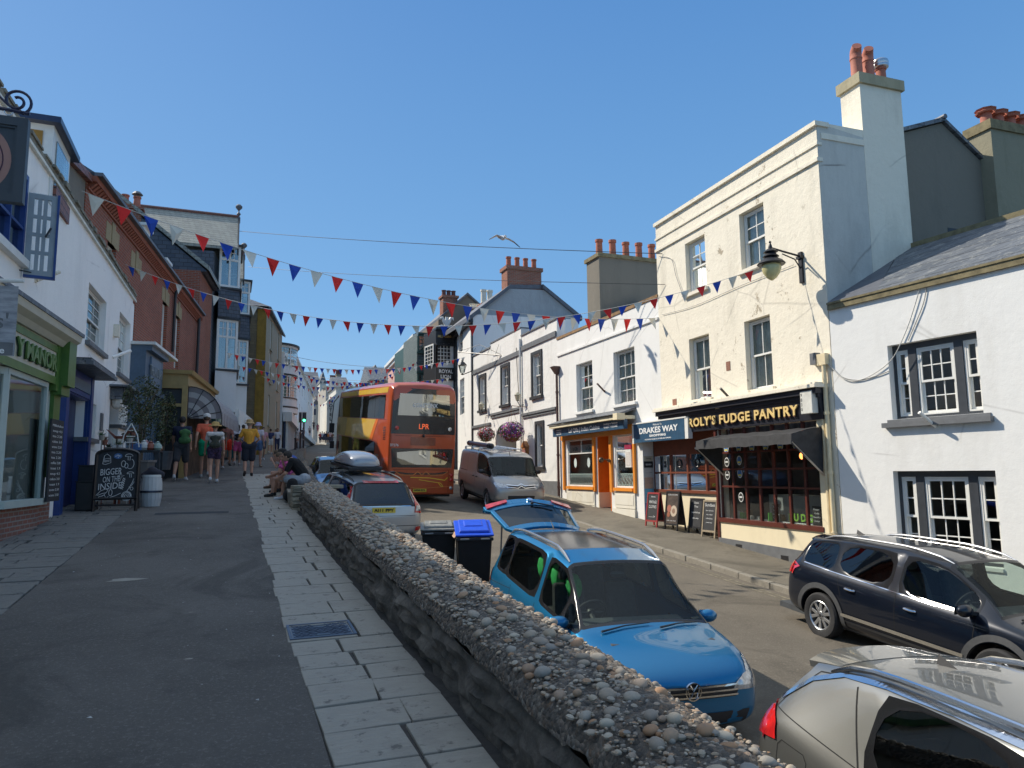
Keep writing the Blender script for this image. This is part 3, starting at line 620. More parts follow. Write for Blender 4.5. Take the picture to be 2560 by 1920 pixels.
flagholder('white metal flagpole holder under the upper window of the white cottage',F1,2342,1067,MATS['white_frame'],(.3,.30,.42))
# R2 cream shop building
F2=Fac((11.36,11.1),(11.65,17.75),'R')
b=thing('cream_building','tall cream rendered building with peeling plaster above the fudge shop','building',F2.p(3,0,-.3))
hs=[hole(F2,1712,607,1767,720),hole(F2,1847,537,1916,655),hole(F2,1722,844,1779,995),hole(F2,1860,805,1934,968)]
hs[0]=(hs[0][0],hs[0][1],hs[1][2],hs[1][3]);hs[2]=(hs[2][0],hs[2][1],hs[3][2],hs[3][3])
u_p=F2.uv(1795,1200)[0];u_w0=F2.uv(2056,1250)[0];u_w1=F2.uv(1802,1250)[0];zs_=.38;zf0=2.62;zf1=3.16
gr=lambda u:-.42+.082*(u-1.4)
TOP=8.92
F3=Fac((11.65,17.75),(11.75,25.0),'R');uR=F3.uv(1609,1200)[0]
hp=(u_p,F2.L,-1.2,zf0+.1,.37)
wall(F2,0,F2.L,-2,TOP,[h+(.22,)for h in hs]+[hp,(u_w0,u_w1,zs_,zf0,.25)],MATS['cream_render'],b,mass=2.42)
mside=MATS['side_white']
mb=MB();mb.quad(F2.p(-.004,-.01,EV-.8),F2.p(-.004,-2.42,EV-.8),F2.p(-.004,-2.42,8.6),F2.p(-.004,-.01,8.9));mb.build('side_wall',mside,b)
mb=MB();
F2.box(mb,-.05,F2.L+.02,TOP-.10,TOP,-.3,.07);F2.box(mb,-.03,F2.L+.01,TOP-.52,TOP-.46,-.1,.035);F2.box(mb,-.03,F2.L+.01,TOP-.88,TOP-.80,-.1,.05);sub(mb,'cornice',MATS['cream_render'],b)
mb=MB();F2.box(mb,.02,F2.L-.02,7.9,8.1,-2.4,-.3);sub(mb,'flat_roof',MATS['lead'],b)
for i,h in enumerate(hs):
 w_=sash(F2,h[0]+.02,h[1]-.02,h[2]+.02,h[3]-.02,-.15,b,cols=2,rt=1 if i>1 else 2,rb=1,fw=.055,cur=MATS['lace'],full=True,sill=.10,sillm=MATS['cream_render'])
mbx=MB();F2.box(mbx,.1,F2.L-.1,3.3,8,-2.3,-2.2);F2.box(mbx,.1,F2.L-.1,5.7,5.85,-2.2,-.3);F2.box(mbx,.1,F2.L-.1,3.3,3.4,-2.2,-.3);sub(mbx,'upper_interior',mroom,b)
cs=MB();cu0,cu1,cd0,cd1=-.01,.55,-1.26,-2.43
F2.box(cs,cu0,cu1,5.0,10.0,cd0,cd1);stack=cs.build('chimney',MATS['cream_render'],b)
cs=MB();F2.box(cs,cu0-.06,cu1+.06,10.0,10.24,cd0+.06,cd1-.06);sub(cs,'chimney_cap',plaster('cap_render',(.40,.35,.23),(.16,.14,.08),.8,0,.6),stack)
mb=MB();F2.box(mb,-.03,.2,8.55,8.68,-.1,-1.25);sub(mb,'parapet',MATS['cream_render'],b)
for k,(dd,hd)in enumerate(((-1.5,1),(-1.84,1))):pot(stack,F2.p(.27,dd,10.23),.72,.125,mat('red_clay',(.42,.14,.09),.75,0,.15,8,.1),hood=True)
pt=pot(stack,F2.p(.27,-2.2,10.23),.45,.125,MATS['red_clay'])
mb=MB();mb.lathe([(.11,0),(.17,.02),(.18,.07),(.17,.09),(.18,.12),(.17,.18),(.10,.23),(0,.25)],F2.p(.27,-2.2,10.66),k=18);sub(mb,'cowl',MATS['steel'],pt,smooth=True)
mcr=mat('cream_paint',(.72,.60,.38),.5,0,.1,6,.05)
mb=MB();a=F2.p(.10,.08,3.9);
mb.tube([F2.p(.14,.07,3.75),F2.p(.14,.07,-.35)],.045,10);mb.tube([F2.p(.26,.06,3.3),F2.p(.26,.06,-.35)],.035,8);mb.box(tuple(F2.p(.05,.02,3.72)-Vector((.1,0,0))),tuple(F2.p(.27,.02,3.95)+Vector((.0,0,0))))
for z in(.3,1.5,2.7):mb.lathe([(.06,0),(.06,.06)],F2.p(.14,.07,z),k=10)
sub(mb,'drainpipe',mcr,b,smooth=True)
mb=MB();F2.box(mb,.30,.46,3.76,4.0,.0,.13);sub(mb,'meter_box',MATS['grey_trim'],b)
cable(None,[F2.p(.42,.03,3.8),F2.p(.5,.02,3.4),F2.p(.58,.03,3.3),F2.p(.7,.03,4.8),F2.p(.72,.02,5.2),F2.p(.75,.02,6.0)],.008,MATS['pale_cable'],'wall_cable').parent=b
b.children[-1].location=-wloc(b)
for(px,py,s_)in((1821,915,.16),(1687,1010,.2)):
 u,z=F2.uv(px,py);mb=MB();F2.box(mb,u-s_/2,u+s_/2,z-s_*.7,z+s_*.7,-.05,.012);sub(mb,'air_brick',mat('air_brick',(.25,.11,.07),.8,0,.5,40,.6),b)
flagholder('dark flagpole socket with floodlight box between the lower windows of the cream building',F2,1830,1000,MATS['black_paint'],(-.25,.35,.45),.09)
u,z=F2.uv(1815,1012);
t=thing('floodlight','small cream floodlight box on the cream building above the fudge shop sign','light',F2.p(u+.08,0,z));mb=MB();F2.box(mb,u,u+.17,z-.1,z+.06,.05,.2);sub(mb,'housing',mcr,t)
mnavy=mat('fascia_navy',(.022,.023,.032),.42,0,.1,5,.05)
ufr=F2.L-.95
mb=MB();F2.box(mb,.12,ufr+.9,zf1+.10,zf1+.17,0,.36);F2.box(mb,.16,ufr+.9,zf1+.17,zf1+.21,0,.31);shop_c=sub(mb,'shop_cornice',MATS['cream_render'],b)
mb=MB();F2.box(mb,.18,ufr+.85,zf1-.02,zf1+.10,0,.28);F2.box(mb,.2,ufr+.85,zf1-.10,zf1-.02,0,.2)
P0=[F2.p(.2,.0,zf0),F2.p(ufr+.8,.0,zf0),F2.p(ufr+.8,.10,zf0),F2.p(.2,.10,zf0),F2.p(.2,.0,zf1-.1),F2.p(ufr+.8,.0,zf1-.1),F2.p(ufr+.8,.16,zf1-.1),F2.p(.2,.16,zf1-.1)];mb.hexa(P0)
fas=mb.build('fascia',mnavy,b)
gold=mat('gold_letter',(.78,.56,.22),.45,.0,.12,20,.1);rd=mat('letter_shadow',(.14,.05,.02),.6)
uc=(F2.uv(1735,1070)[0]+F2.uv(2010,1030)[0])/2;wid=abs(F2.uv(1735,1070)[0]-F2.uv(2010,1030)[0])
zl=(zf0+zf1-.1)/2+.0
lettering("ROLY'S FUDGE PANTRY",F2.p(uc+.02,.142,zl-.015),F2.right,(0,0,1),.30,rd,fas,.006,.012,width=wid,spacing=1.12)
lettering("ROLY'S FUDGE PANTRY",F2.p(uc,.165,zl+.005),F2.right,(0,0,1),.30,gold,fas,.012,.008,width=wid,spacing=1.12)
mmar=mat('maroon_paint',(.10,.022,.014),.4,0,.15,6,.06)
jw=MB();cols=7;zt=zf0;zrows=[zs_,.98,1.56,2.14,zt]
D=-.02
for i in range(cols+1):
 u=lerp(i/cols,u_w0,u_w1);F2.box(jw,u-.028,u+.028,zs_+.05,zt,D-.06,D)
for z in(1.2,1.62,2.03):F2.box(jw,u_w0+.03,u_w1-.03,z-.022,z+.022,D-.055,D-.004)
F2.box(jw,u_w0-.06,u_w1+.04,zs_-.05,zs_+.05,D-.1,.07)
win=jw.build('shop_window',mmar,b)
g=MB();g.quad(F2.p(u_w0,D-.035,zs_),F2.p(u_w1,D-.035,zs_),F2.p(u_w1,D-.035,zt),F2.p(u_w0,D-.035,zt));sub(g,'pane',glassmat('shop_glass',(.75,.8,.8),.04,.02,.15),win)
def disc(mb,f,u,z,r,d,k=20,sq=1):mb.add([f.p(u+r*math.cos(6.283*i/k)*.82*sq,d,z+r*math.sin(6.283*i/k))for i in range(k)],[tuple(range(k))])
wmat=mat('sticker_white',(.72,.73,.7),.6,0,.05,9,0);bmat=mat('sticker_blue',(.05,.16,.42),.6);ymat=mat('sticker_yellow',(.6,.55,.12),.6);kmat=mat('sticker_black',(.02,.02,.02),.6)
cellw=(u_w1-u_w0)/cols
def roundel(c,z,kind):
 u=u_w1-cellw*(c+.5);mb=MB();disc(mb,F2,u,z,.115,D-.030);o=sub(mb,'window_sticker',wmat,win)
 mb=MB();disc(mb,F2,u,z,.095,D-.027);sub(mb,'sticker_face',bmat if kind else kmat,o)
 if kind:mb=MB();F2.box(mb,u-.055,u+.055,z-.065,z-.02,D-.027,D-.024);sub(mb,'sticker_band',ymat,o)
 else:mb=MB();F2.box(mb,u-.055,u+.055,z-.015,z+.02,D-.027,D-.024);sub(mb,'sticker_band',wmat,o)
for c in range(6):roundel(c,2.14,1)
roundel(0,1.80,0);roundel(1,1.83,1);roundel(0,1.48,0);roundel(1,1.52,1);roundel(1,.95,0)
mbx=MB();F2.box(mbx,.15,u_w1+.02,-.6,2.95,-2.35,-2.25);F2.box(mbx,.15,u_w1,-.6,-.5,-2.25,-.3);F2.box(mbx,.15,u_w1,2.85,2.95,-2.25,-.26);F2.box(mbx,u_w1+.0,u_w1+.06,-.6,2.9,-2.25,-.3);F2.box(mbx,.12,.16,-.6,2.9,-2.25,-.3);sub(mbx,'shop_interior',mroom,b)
mbx=MB();F2.box(mbx,.2,u_w1-.7,zs_-.1,zs_+.62,-1.4,-.9);F2.box(mbx,u_w0,u_w1,zs_-.05,zs_+.02,-.9,-.2);sub(mbx,'counter',mat('counter_grey',(.36,.38,.36),.4,.2),b)
random.seed(21)
for k in range(26):
 u=random.uniform(u_w0+.05,u_w1-.1);h=random.uniform(.06,.22);wdt=random.uniform(.06,.16);d=random.uniform(-.75,-.3)
 c_=random.choice([(.6,.55,.4),(.3,.17,.06),(.1,.45,.05),(.55,.5,.45),(.12,.07,.04),(.5,.33,.1),(.6,.6,.58)])
 mb=MB();F2.box(mb,u,u+wdt,zs_+.022,zs_+.022+h,d-.1,d);mb.build('fudge_box',mat('goods_%d'%(int(c_[0]*100)*7+int(c_[1]*100)),c_,.6),b)
for(c,z)in((3,.62),(5.6,.62)):
 u=u_w1-cellw*(c+.5);mb=MB();F2.box(mb,u-.13,u+.13,z-.2,z+.2,-.26,-.24);s_=sub(mb,'menu_slate',MATS['black_paint'],b)
 for q in range(4):lettering(['Flavours','Vanilla','Chocolate','Clotted'][q],F2.p(u,-.235,z+.13-q*.08),F2.right,(0,0,1),.055,wmat,s_,.001)
u=u_w1-cellw*4.6;s_=MB();F2.box(s_,u-.55,u+.55,zs_+.03,zs_+.05,-.3,-.28);o=sub(s_,'letter_rail',wmat,b);lettering('F U D G E',F2.p(u-.3,-.28,zs_+.16),F2.right,(0,0,1),.22,mat('lit_green',(.25,.5,.06),.5),o,.01,.008)
for q in(4.05,5.15):
 u=u_w1-cellw*(q+.5);t=thing('pendant_lamp','glowing amber filament bulb hanging in the fudge shop window, '+('left' if q<5 else 'right')+' of the two','lamp',F2.p(u,-.6,1.95),'bulbs in the fudge shop window');mb=MB();mb.tube([F2.p(u,-.6,2.85),F2.p(u,-.6,2.02)],.006,5);mb.lathe([(.02,0),(.02,.07)],F2.p(u,-.6,1.97),k=8);sub(mb,'cord',MATS['black_paint'],t)
 mb=MB();mb.sphere(F2.p(u,-.6,1.9),.05,10,8,(1,1,1.5));sub(mb,'bulb',emit('filament_glow',(1,.25,.06),3.5),t,smooth=True)
mb=MB();F2.box(mb,.3,u_w1+.05,-.12,zs_-.05,0,.03);sub(mb,'stall_riser',MATS['cream_smooth'],b)
mb=MB();q=[(.28,-.9),(u_w1+.06,-.9),(u_w1+.06,-.06),(.28,-.12)];fprism(F2,mb,q,0,.075);pl=sub(mb,'plinth',MATS['grey_trim'],b)
for u in(u_w1-.75,u_w1-2.35):mb=MB();F2.box(mb,u-.12,u+.12,-.30 if u>2.5 else-.42,-.16 if u>2.5 else-.26,.03,.079);sub(mb,'vent_hole',MATS['black_paint'],pl)
mb=MB();F2.box(mb,u_w1+.02,u_w1+.10,-.9,zf0,-.5,.06);F2.box(mb,u_w1+.02,u_w1+.1,-.9,zf0,-.6,-.5);sub(mb,'entrance_post',mmar,b)
mb=MB();F2.box(mb,.16,u_w0-.02,-.35,zf0,0,.05);F2.box(mb,.16,.42,-.9,.0,.0,.07);sub(mb,'end_pilaster',MATS['cream_smooth'],b)
t=thing('alarm_box','white plastic alarm box with faded markings at the right end of the navy fascia','alarm box',F2.p(.45,.2,3));mb=MB();F2.box(mb,.28,.62,zf0+.12,zf1+.05,.15,.30);o=sub(mb,'cover',mat('aged_white_plastic',(.62,.61,.55),.5,0,.15,6,.05),t,bev=.01)
for k,ch in enumerate('9B30'):lettering(ch,F2.p(.58,.302,zf1-.03-k*.1),F2.right,(0,0,1),.09,kmat,o,.001)
aw=thing('shop_awning','black fabric shop awning with folded side cheeks above the fudge shop window','awning',F2.p(2.4,0,2.6))
ua,ub_=.30,3.72;zt=2.47
prof_=[(.06,zt),(.45,zt-.07),(.84,zt-.15),(.86,zt-.36)]
mb=MB();n=14;vs=[]
for i in range(n+1):
 u=lerp(i/n,ua,ub_)
 for(d,z)in prof_:vs.append(F2.p(u,d+.008*math.sin(i*1.7),z+.012*math.sin(i*2.3+d*4)))
mb.add(vs,[(i*4+j,i*4+j+1,(i+1)*4+j+1,(i+1)*4+j)for i in range(n)for j in range(3)]);fab=mat('black_canvas',(.028,.028,.03),.75,0,.4,7,.3)
sub(mb,'canopy',fab,aw,smooth=True)
for u in(ua,ub_):
 mb=MB();mb.add([F2.p(u,.06,zt),F2.p(u,.45,zt-.07),F2.p(u,.84,zt-.15),F2.p(u,.86,zt-.36),F2.p(u,.10,zt-.95)],[(0,1,2,3,4)]);sub(mb,'side_cheek',fab,aw)
 for k in(0,.03):mb=MB();mb.tube([F2.p(u+k,.06,zt-1.0),F2.p(u+k,.84,zt-.32)],.012,6);sub(mb,'support_arm',MATS['steel'],aw)
def F2lamp():
 u0_,z0_=F2.uv(2005,668);a=F2.p(u0_,.0,z0_)
 t=thing('street_lamp','black swan-arm street lamp with glass globe on the cream building','street lamp',a)
 mb=MB();F2.box(mb,u0_-.05,u0_+.05,z0_-.35,z0_+.33,0,.05);F2.box(mb,u0_-.08,u0_+.08,z0_+.18,z0_+.24,0,.08);sub(mb,'wall_bracket',MATS['iron'],t)
 mb=MB();e=F2.p(u0_,.80,z0_+.36);mb.tube([F2.p(u0_,.03,z0_+.24),F2.p(u0_,.5,z0_+.31),e],.022,8);mb.tube([F2.p(u0_,.03,z0_-.05),F2.p(u0_,.18,z0_+.16),F2.p(u0_,.5,z0_+.25)],.014,6);mb.lathe([(.0,.16),(.03,.12),(.015,.1),(.03,.06),(.045,0),(.03,-.06)],e,k=10);sub(mb,'arm',MATS['iron'],t,smooth=True)
 mb=MB();c=e+Vector((0,0,-.1));mb.lathe([(.02,.1),(.10,.05),(.15,.0),(.10,-.02),(.12,-.05),(.17,-.10),(.12,-.12),(.14,-.14),(.24,-.20),(.29,-.26),(.27,-.28),(.0,-.27)],c,k=24);sub(mb,'lamp_hood',MATS['iron'],t,smooth=True)
 mb=MB();mb.lathe([(.19,-.28),(.20,-.36),(.17,-.46),(.10,-.56),(.03,-.61),(0,-.62)],c,k=24);gm=mat('frosted_globe',(.55,.5,.25),.15,0,.1,5,0);sub(mb,'glass_globe',gm,t,smooth=True)
F2lamp()
# passage with Drakes Way sign, boards
D_=.36;up0=u_p+.12;up1=F2.L+uR-.03
mb=MB();z0=-.02
F2.box(mb,up0-.1,up1+.02,-.9,.98,-D_-.1,-D_);sub(mb,'passage_low_wall',MATS['cream_smooth'],b)
mred=mat('rust_red_paint',(.17,.045,.02),.5,0,.15,6,.05)
mb=MB();F2.box(mb,up0-.1,up1,2.05,zf0+.09,-D_-.06,-D_+.03);F2.box(mb,up0-.1,up1,.98,1.06,-D_-.06,-D_+.07)
for i in range(5):u=lerp(i/4,up0,up1);F2.box(mb,u-.035,u+.035,1.06,2.05,-D_-.06,-D_+.02)
F2.box(mb,up0,up1,1.52,1.57,-D_-.055,-D_+.015);o=sub(mb,'passage_window',mred,b)
g=MB();g.quad(F2.p(up0,-D_-.02,1),F2.p(up1,-D_-.02,1),F2.p(up1,-D_-.02,2.1),F2.p(up0,-D_-.02,2.1));sub(g,'pane',MATS['glass_sky'],o)
mb=MB();F2.box(mb,up0,up1-.02,.9,2.1,-D_-.5,-D_-.45);F2.box(mb,up0-.1,up1+.02,zf0+.06,zf0+.09,-.36,-.02);sub(mb,'passage_ceiling',mroom,b)
mb=MB();
for(u,z,w_,h_)in((up1-.22,1.8,.28,.46),(up1-.22,1.28,.28,.46)):F2.box(mb,u-w_/2,u+w_/2,z-h_/2,z+h_/2,-D_+.03,-D_+.05)
sub(mb,'notice_frame',mat('pale_notice',(.42,.44,.46),.5,0,.25,8,0),b)
for(i,z,r)in((1.5,1.8,.13),(2.5,1.8,.13)):
 u=lerp(1-i/4,up0,up1);mb=MB();mb.lathe([(r*.75,0),(r,0),(r,.01),(r*.75,.01)],F2.p(u,-D_-.01,z),F2.n,18,closed=True);sub(mb,'wheel_emblem',MATS['black_paint'],b)
sgn=thing('shop_sign','blue sign board reading DRAKES WAY SHOPPING over the passage left of the fudge shop','sign',F2.p(F2.L,0,2.8))
F3=Fac((11.65,17.75),(11.75,25.0),'R')
ua=F2.L-.70;ub_=F2.L+1.0
sg0=F2.uv(1711,1070,.22)[0];sg1=F2.uv(1584,1080,.22)[0];sz0=F2.uv(1650,1102,.22)[1];sz1=F2.uv(1650,1053,.22)[1]
mb=MB();F2.box(mb,sg0,sg1,sz0,sz1,.10,.22);pan=mb.build('sign_panel',mat('sign_blue',(.022,.075,.14),.45,0,.2,6,.05),sgn)
mb=MB();F2.box(mb,sg0-.16,sg0-.003,sz0,sz1,.08,.215);F2.box(mb,sg1+.003,sg1+.1,sz0-.02,sz1-.02,.0,.215);F2.box(mb,sg0-.1,sg1+.05,sz1+.002,sz1+.04,.0,.23);sub(mb,'end_board',MATS['white_frame'],sgn)
wl=mat('white_letter',(.8,.8,.78),.5,0,.04,9,0);um=(sg0+sg1)/2;W=sg1-sg0;H=sz1-sz0
lettering('DRAKES WAY',F2.p(um,.222,sz0+H*.58),F2.right,(0,0,1),H*.42,wl,pan,.004,.006,width=W*.76)
lettering('SHOPPING',F2.p(um,.222,sz0+H*.30),F2.right,(0,0,1),H*.16,wl,pan,.003,.004,width=W*.32,spacing=1.2)
lettering('Welcome To',F2.p(um,.222,sz0+H*.86),F2.right,(0,0,1),H*.14,wl,pan,.003,.0,width=W*.17)
lettering('FOLLOW ALLEY ROADS TO CAR PARK AND TOWN MILL',F2.p(um,.222,sz0+H*.12),F2.right,(0,0,1),H*.09,wl,pan,.002,.001,width=W*.52)
t=thing('notice_stack','column of small direction notices on the pier left of the passage','sign',F3.p(.2,0,1.2))
us=.22;zz=2.05
for(h_,c_,tx,tc)in((.16,(.55,.5,.38),'TOWN MILL',kmat),(.2,(.02,.02,.02),'BREWERY',wl),(.28,(.5,.49,.45),'--->',kmat),(.34,(.5,.33,.24),'~~~',kmat),(.42,(.12,.38,.55),'Swim',wl),(.52,(.03,.13,.4),'Lyme Regis',wl)):
 mb=MB();F3.box(mb,uR-.02,uR-.002,zz-h_+.008,zz,-.33,-.03);o=sub(mb,'notice_panel',mat('notice_%d'%int(c_[2]*1000),c_,.5),t);lettering(tx,F3.p(uR-.023,-.18,zz-h_/2),F3.n*-1,(0,0,1),.07,tc,o,.001,width=.2);zz-=h_
def aboard(label,pos,ang,w_,h_,fm_,pm_,lines,tm,grp='pavement boards at the passage',lean=.13,cat='A-board',name='chalk_board',img=None):
 t=thing(name,label,cat,pos,grp);t['own_axes']=1;t.rotation_euler=(0,0,ang);
 for sgn_ in(-1,1):
  mb=MB();y=lambda z:sgn_*lean*(1-z/h_)
  def bx(x0,x1,z0,z1,e0,e1):mb.hexa([(x0,y(z0)+sgn_*e0,z0),(x1,y(z0)+sgn_*e0,z0),(x1,y(z0)+sgn_*e1,z0),(x0,y(z0)+sgn_*e1,z0),(x0,y(z1)+sgn_*e0,z1),(x1,y(z1)+sgn_*e0,z1),(x1,y(z1)+sgn_*e1,z1),(x0,y(z1)+sgn_*e1,z1)])
  f=.045;bx(-w_/2,-w_/2+f,0,h_,0,.03);bx(w_/2-f,w_/2,0,h_,0,.03);bx(-w_/2+f,w_/2-f,h_-f,h_,0,.03);bx(-w_/2+f,w_/2-f,.14,.14+f,0,.03);mb.build('frame',fm_,t)
  mb=MB();bx(-w_/2+f,w_/2-f,.14+f,h_-f,.006,.018);pn=mb.build('board_panel',pm_,t)
  if sgn_<0:
   sl=Vector((0,lean/h_,1)).normalized()
   for(s_,z,sz,wd)in lines:lettering(s_,Vector((0,-lean*(1-z/h_)-.022,z)),(1,0,0),sl,sz,tm,pn,.002,.0,width=wd)
   if img:img(pn,lambda x,z:Vector((x,-lean*(1-z/h_)-.0225,z)))
 return t
def bp(u,d):
 q=F2.p(u,d,0);q.z=pz(q.x,q.y)+.004;return q
chalk=mat('chalk',(.62,.62,.6),.9,0,.2,60,0);slatem=mat('chalk_slate',(.022,.023,.026),.7,0,.3,8,.05)
A_=math.radians(-88)
aboard('red framed pavement board reading VINTAGE CLOTHES at the passage entrance',bp(F2.L-.1,.40),A_,.58,.95,mat('red_board',(.30,.03,.03),.45,0,.12,6,.05),slatem,[('Welcome',.83,.06,.2),('VINTAGE',.68,.11,.36),('CLOTHES',.55,.11,.36),('---->',.28,.1,.3)],chalk)
def pic(pn,P):
 for(x,z,r,c_)in((.08,.52,.15,(.5,.4,.3)),(-.12,.58,.1,(.35,.12,.08)),(-.14,.42,.07,(.3,.1,.05)),(.08,.52,.07,(.25,.15,.1))):
  mb=MB();k=14;dd=-.001-(.002 if r<.1 else 0);mb.add([P(x+r*math.cos(6.283*i/k),z+r*math.sin(6.283*i/k))+Vector((0,dd,0))for i in range(k)],[tuple(range(k))]);sub(mb,'printed_picture',mat('pic%d'%int(c_[0]*100+c_[1]*10),c_,.6),pn)
aboard('dark poster board with a food picture beside the red framed board',bp(F2.L-.80,.2),A_,.60,1.05,MATS['black_paint'],mat('poster_brown',(.07,.05,.04),.5,0,.5,9,0),[('FOSSIL KITCHEN',.95,.05,.42),('coffee  cakes  lunch',.26,.04,.4)],chalk,img=pic)
aboard('dark framed chalk board between the food poster and the Sundaes board',bp(F2.L-1.45,-.12),A_,.55,.92,MATS['black_paint'],slatem,[('Open',.8,.07,.2),('The',.7,.07,.16),('workshop',.55,.07,.34),('this way',.4,.06,.26)],chalk)
aboard('pale framed chalk board headed Sundaes in the passage',bp(F2.L-2.1,-.1),A_,.55,.95,mat('raw_wood',(.30,.24,.16),.7,0,.2,9,.2),slatem,[('Sundaes',.82,.12,.38),('hot drinks',.68,.05,.3),('ice cream',.58,.05,.24),('milkshakes',.48,.05,.26),('cream tea',.38,.05,.24)],chalk)
# R3 restaurant
b=thing('restaurant_building','two storey white rendered building with an orange restaurant front','building',F3.p(3,0,.3))
hs=[hole(F3,1440,912,1483,1014),hole(F3,1533,882,1590,1005)];hs[0]=(hs[0][0],hs[0][1],hs[1][2],hs[1][3])
zF0=F3.uv(1480,1080,.1)[1];P3=6.78
us0=F3.uv(1592,1150)[0];us1=F3.uv(1410,1150)[0]
ud0=F3.uv(1527,1150)[0];ud1=F3.uv(1494,1150)[0]
wl0,wl1=F3.uv(1584,1150)[0],F3.uv(1538,1150)[0];wr0,wr1=F3.uv(1486,1150)[0],F3.uv(1420,1150)[0]
zw0,zw1=1.08,F3.uv(1450,1098)[1]
wall(F3,0,F3.L,-1.5,P3-.1,[h+(.22,)for h in hs]+[(wl0,wl1,zw0,zw1,.1),(wr0,wr1,zw0,zw1,.1),(ud0,ud1,-.9,zw1+.1,.9),(0,uR,-1.2,zf0+.1,.37)],MATS['white_render'],b,mass=8)
mb=MB();F3.box(mb,0,F3.L,P3-.1,P3,-.3,.03);sub(mb,'coping',mat('mossy_brown',(.25,.15,.07),.9,0,.4,5,.5),b)
mb=MB();F3.box(mb,0.005,F3.L-.005,6.02,6.09,0,.05);sub(mb,'string_course',MATS['white_render'],b)
for k,h in enumerate(hs):sash(F3,h[0]+.02,h[1]-.02,h[2]+.02,h[3]-.02,-.16,b,cols=3 if k else 2,rt=2,rb=2,fw=.05,cur=MATS['lace'],full=True,sill=.1,sillm=MATS['white_render'])
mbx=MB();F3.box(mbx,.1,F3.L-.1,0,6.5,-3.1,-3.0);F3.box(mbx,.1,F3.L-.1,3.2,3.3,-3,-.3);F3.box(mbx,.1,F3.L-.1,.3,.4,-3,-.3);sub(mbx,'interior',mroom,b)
mb=MB();F3.box(mb,.05,F3.L-.05,5.6,5.8,-8,-.3);sub(mb,'flat_roof',MATS['lead'],b)
org=mat('orange_paint',(.78,.27,.03),.45,0,.1,5,.05);dorg=mat('deep_orange_paint',(.62,.16,.015),.45,0,.1,5,.05)
mb=MB()
for(a,e)in((us1-.02,us1-.14),(wr0,wr0-.14),(ud0-.02,ud0-.16),(us0+.02,us0+.12)):F3.box(mb,min(a,e),max(a,e),zw0-.15,zF0,0,.08)
for(a,e)in((wl0,wl1),(wr0,wr1)):F3.box(mb,a-.03,e+.03,zw0-.10,zw0,0,.10)
F3.box(mb,us0,us1,zw1+.003,zF0+.1,0,.12);shopf=sub(mb,'shopfront',org,b)
mb=MB();F3.box(mb,ud0+.02,ud0+.07,-.1,zw1+.08,-.85,-.0);F3.box(mb,ud1-.05,ud1-.01,.9,zw1+.08,-.85,.0);F3.box(mb,ud0+.07,ud1-.05,-.5,zw1+.08,-.85,-.8);sub(mb,'entrance_door',dorg,b)
mb=MB();F3.box(mb,ud1-.5 if False else ud1-.05,ud1+.0,.0,.9,-.8,.0);sub(mb,'door_panel',MATS['cream_smooth'],b)
for(a,e,c_)in((wl0,wl1,1),(wr0,wr1,2)):
 mb=MB();bars(F3,mb,a+.01,e-.01,zw0+.01,zw1-.01,-.08,-.02,.045,1,1);zt_=lerp(.70,zw0,zw1);F3.box(mb,a+.05,e-.05,zt_-.02,zt_+.02,-.075,-.025)
 if c_==2:mu=(a+e)/2;F3.box(mb,mu-.015,mu+.015,zt_,zw1-.05,-.075,-.025)
 w_=mb.build('shop_window',MATS['white_frame'],b)
 g=MB();g.quad(F3.p(a,-.05,zw0),F3.p(e,-.05,zw0),F3.p(e,-.05,zw1),F3.p(a,-.05,zw1));sub(g,'pane',MATS['glass'],w_)
 fz=mat('etched_glass',(.33,.44,.40),.5,0,.08,5,0)
 mb=MB();F3.box(mb,a+.05,e-.05,zt_+.03,lerp(.88,zw0,zw1),-.062,-.056);ef=sub(mb,'etched_band',fz,w_)
 dkt=mat('etched_text',(.04,.09,.09),.5)
 for q in([.5]if c_==1 else[.25,.75]):lettering('Lal Qilla',F3.p(lerp(q,a,e),-.045,lerp(.80,zw0,zw1)),F3.right,(0,0,1),.2,dkt,ef,.001,.004,width=.42)
 mb=MB();nn=int((e-a)/.2);z1_=lerp(.26,zw0,zw1)
 for i in range(nn*2+1):
  u=a+.05+(e-a-.1)*i/(nn*2)
  for zz in(zw0+.07,z1_-.07):
   mb.tube([F3.p(u-.05,-.045,zz-.05),F3.p(u+.05,-.045,zz+.05)],.008,4);mb.tube([F3.p(u-.05,-.045,zz+.05),F3.p(u+.05,-.045,zz-.05)],.008,4)
  if i%2 and i<nn*2:
   for s_ in(-1,1):mb.tube([F3.p(u,-.045,zw0+.12),F3.p(u+s_*.09,-.045,(zw0+z1_)/2),F3.p(u,-.045,z1_-.12)],.008,4)
 for zz in(zw0+.04,z1_):F3.box(mb,a+.05,e-.05,zz-.012,zz+.012,-.05,-.04)
 sub(mb,'lattice_film',fz,w_)
 for q in([.5]if c_==1 else[.25,.75]):
  mb=MB();disc(mb,F3,lerp(q,a,e),lerp(.5,zw0,zw1),.17,-.046,18,.8);sub(mb,'etched_oval',mat('oval_white',(.6,.68,.64),.5,0,.03,5,0),w_)if c_==2 else None
 if c_==1:
  mb=MB();F3.box(mb,a+.08,a+.42,1.72,2.3,-.0,.05);o=sub(mb,'menu_case',MATS['white_frame'],w_);mb=MB();F3.box(mb,a+.12,a+.38,1.77,2.2,.05,.055);sub(mb,'menu_sheet',mat('menu_paper',(.6,.55,.5),.7,0,.2,30,0),o)
  mb=MB();F3.box(mb,a+.04,a+.46,2.28,2.42,.0,.056);sub(mb,'menu_header',mat('crimson',(.3,.015,.06),.5),o)
mb=MB()
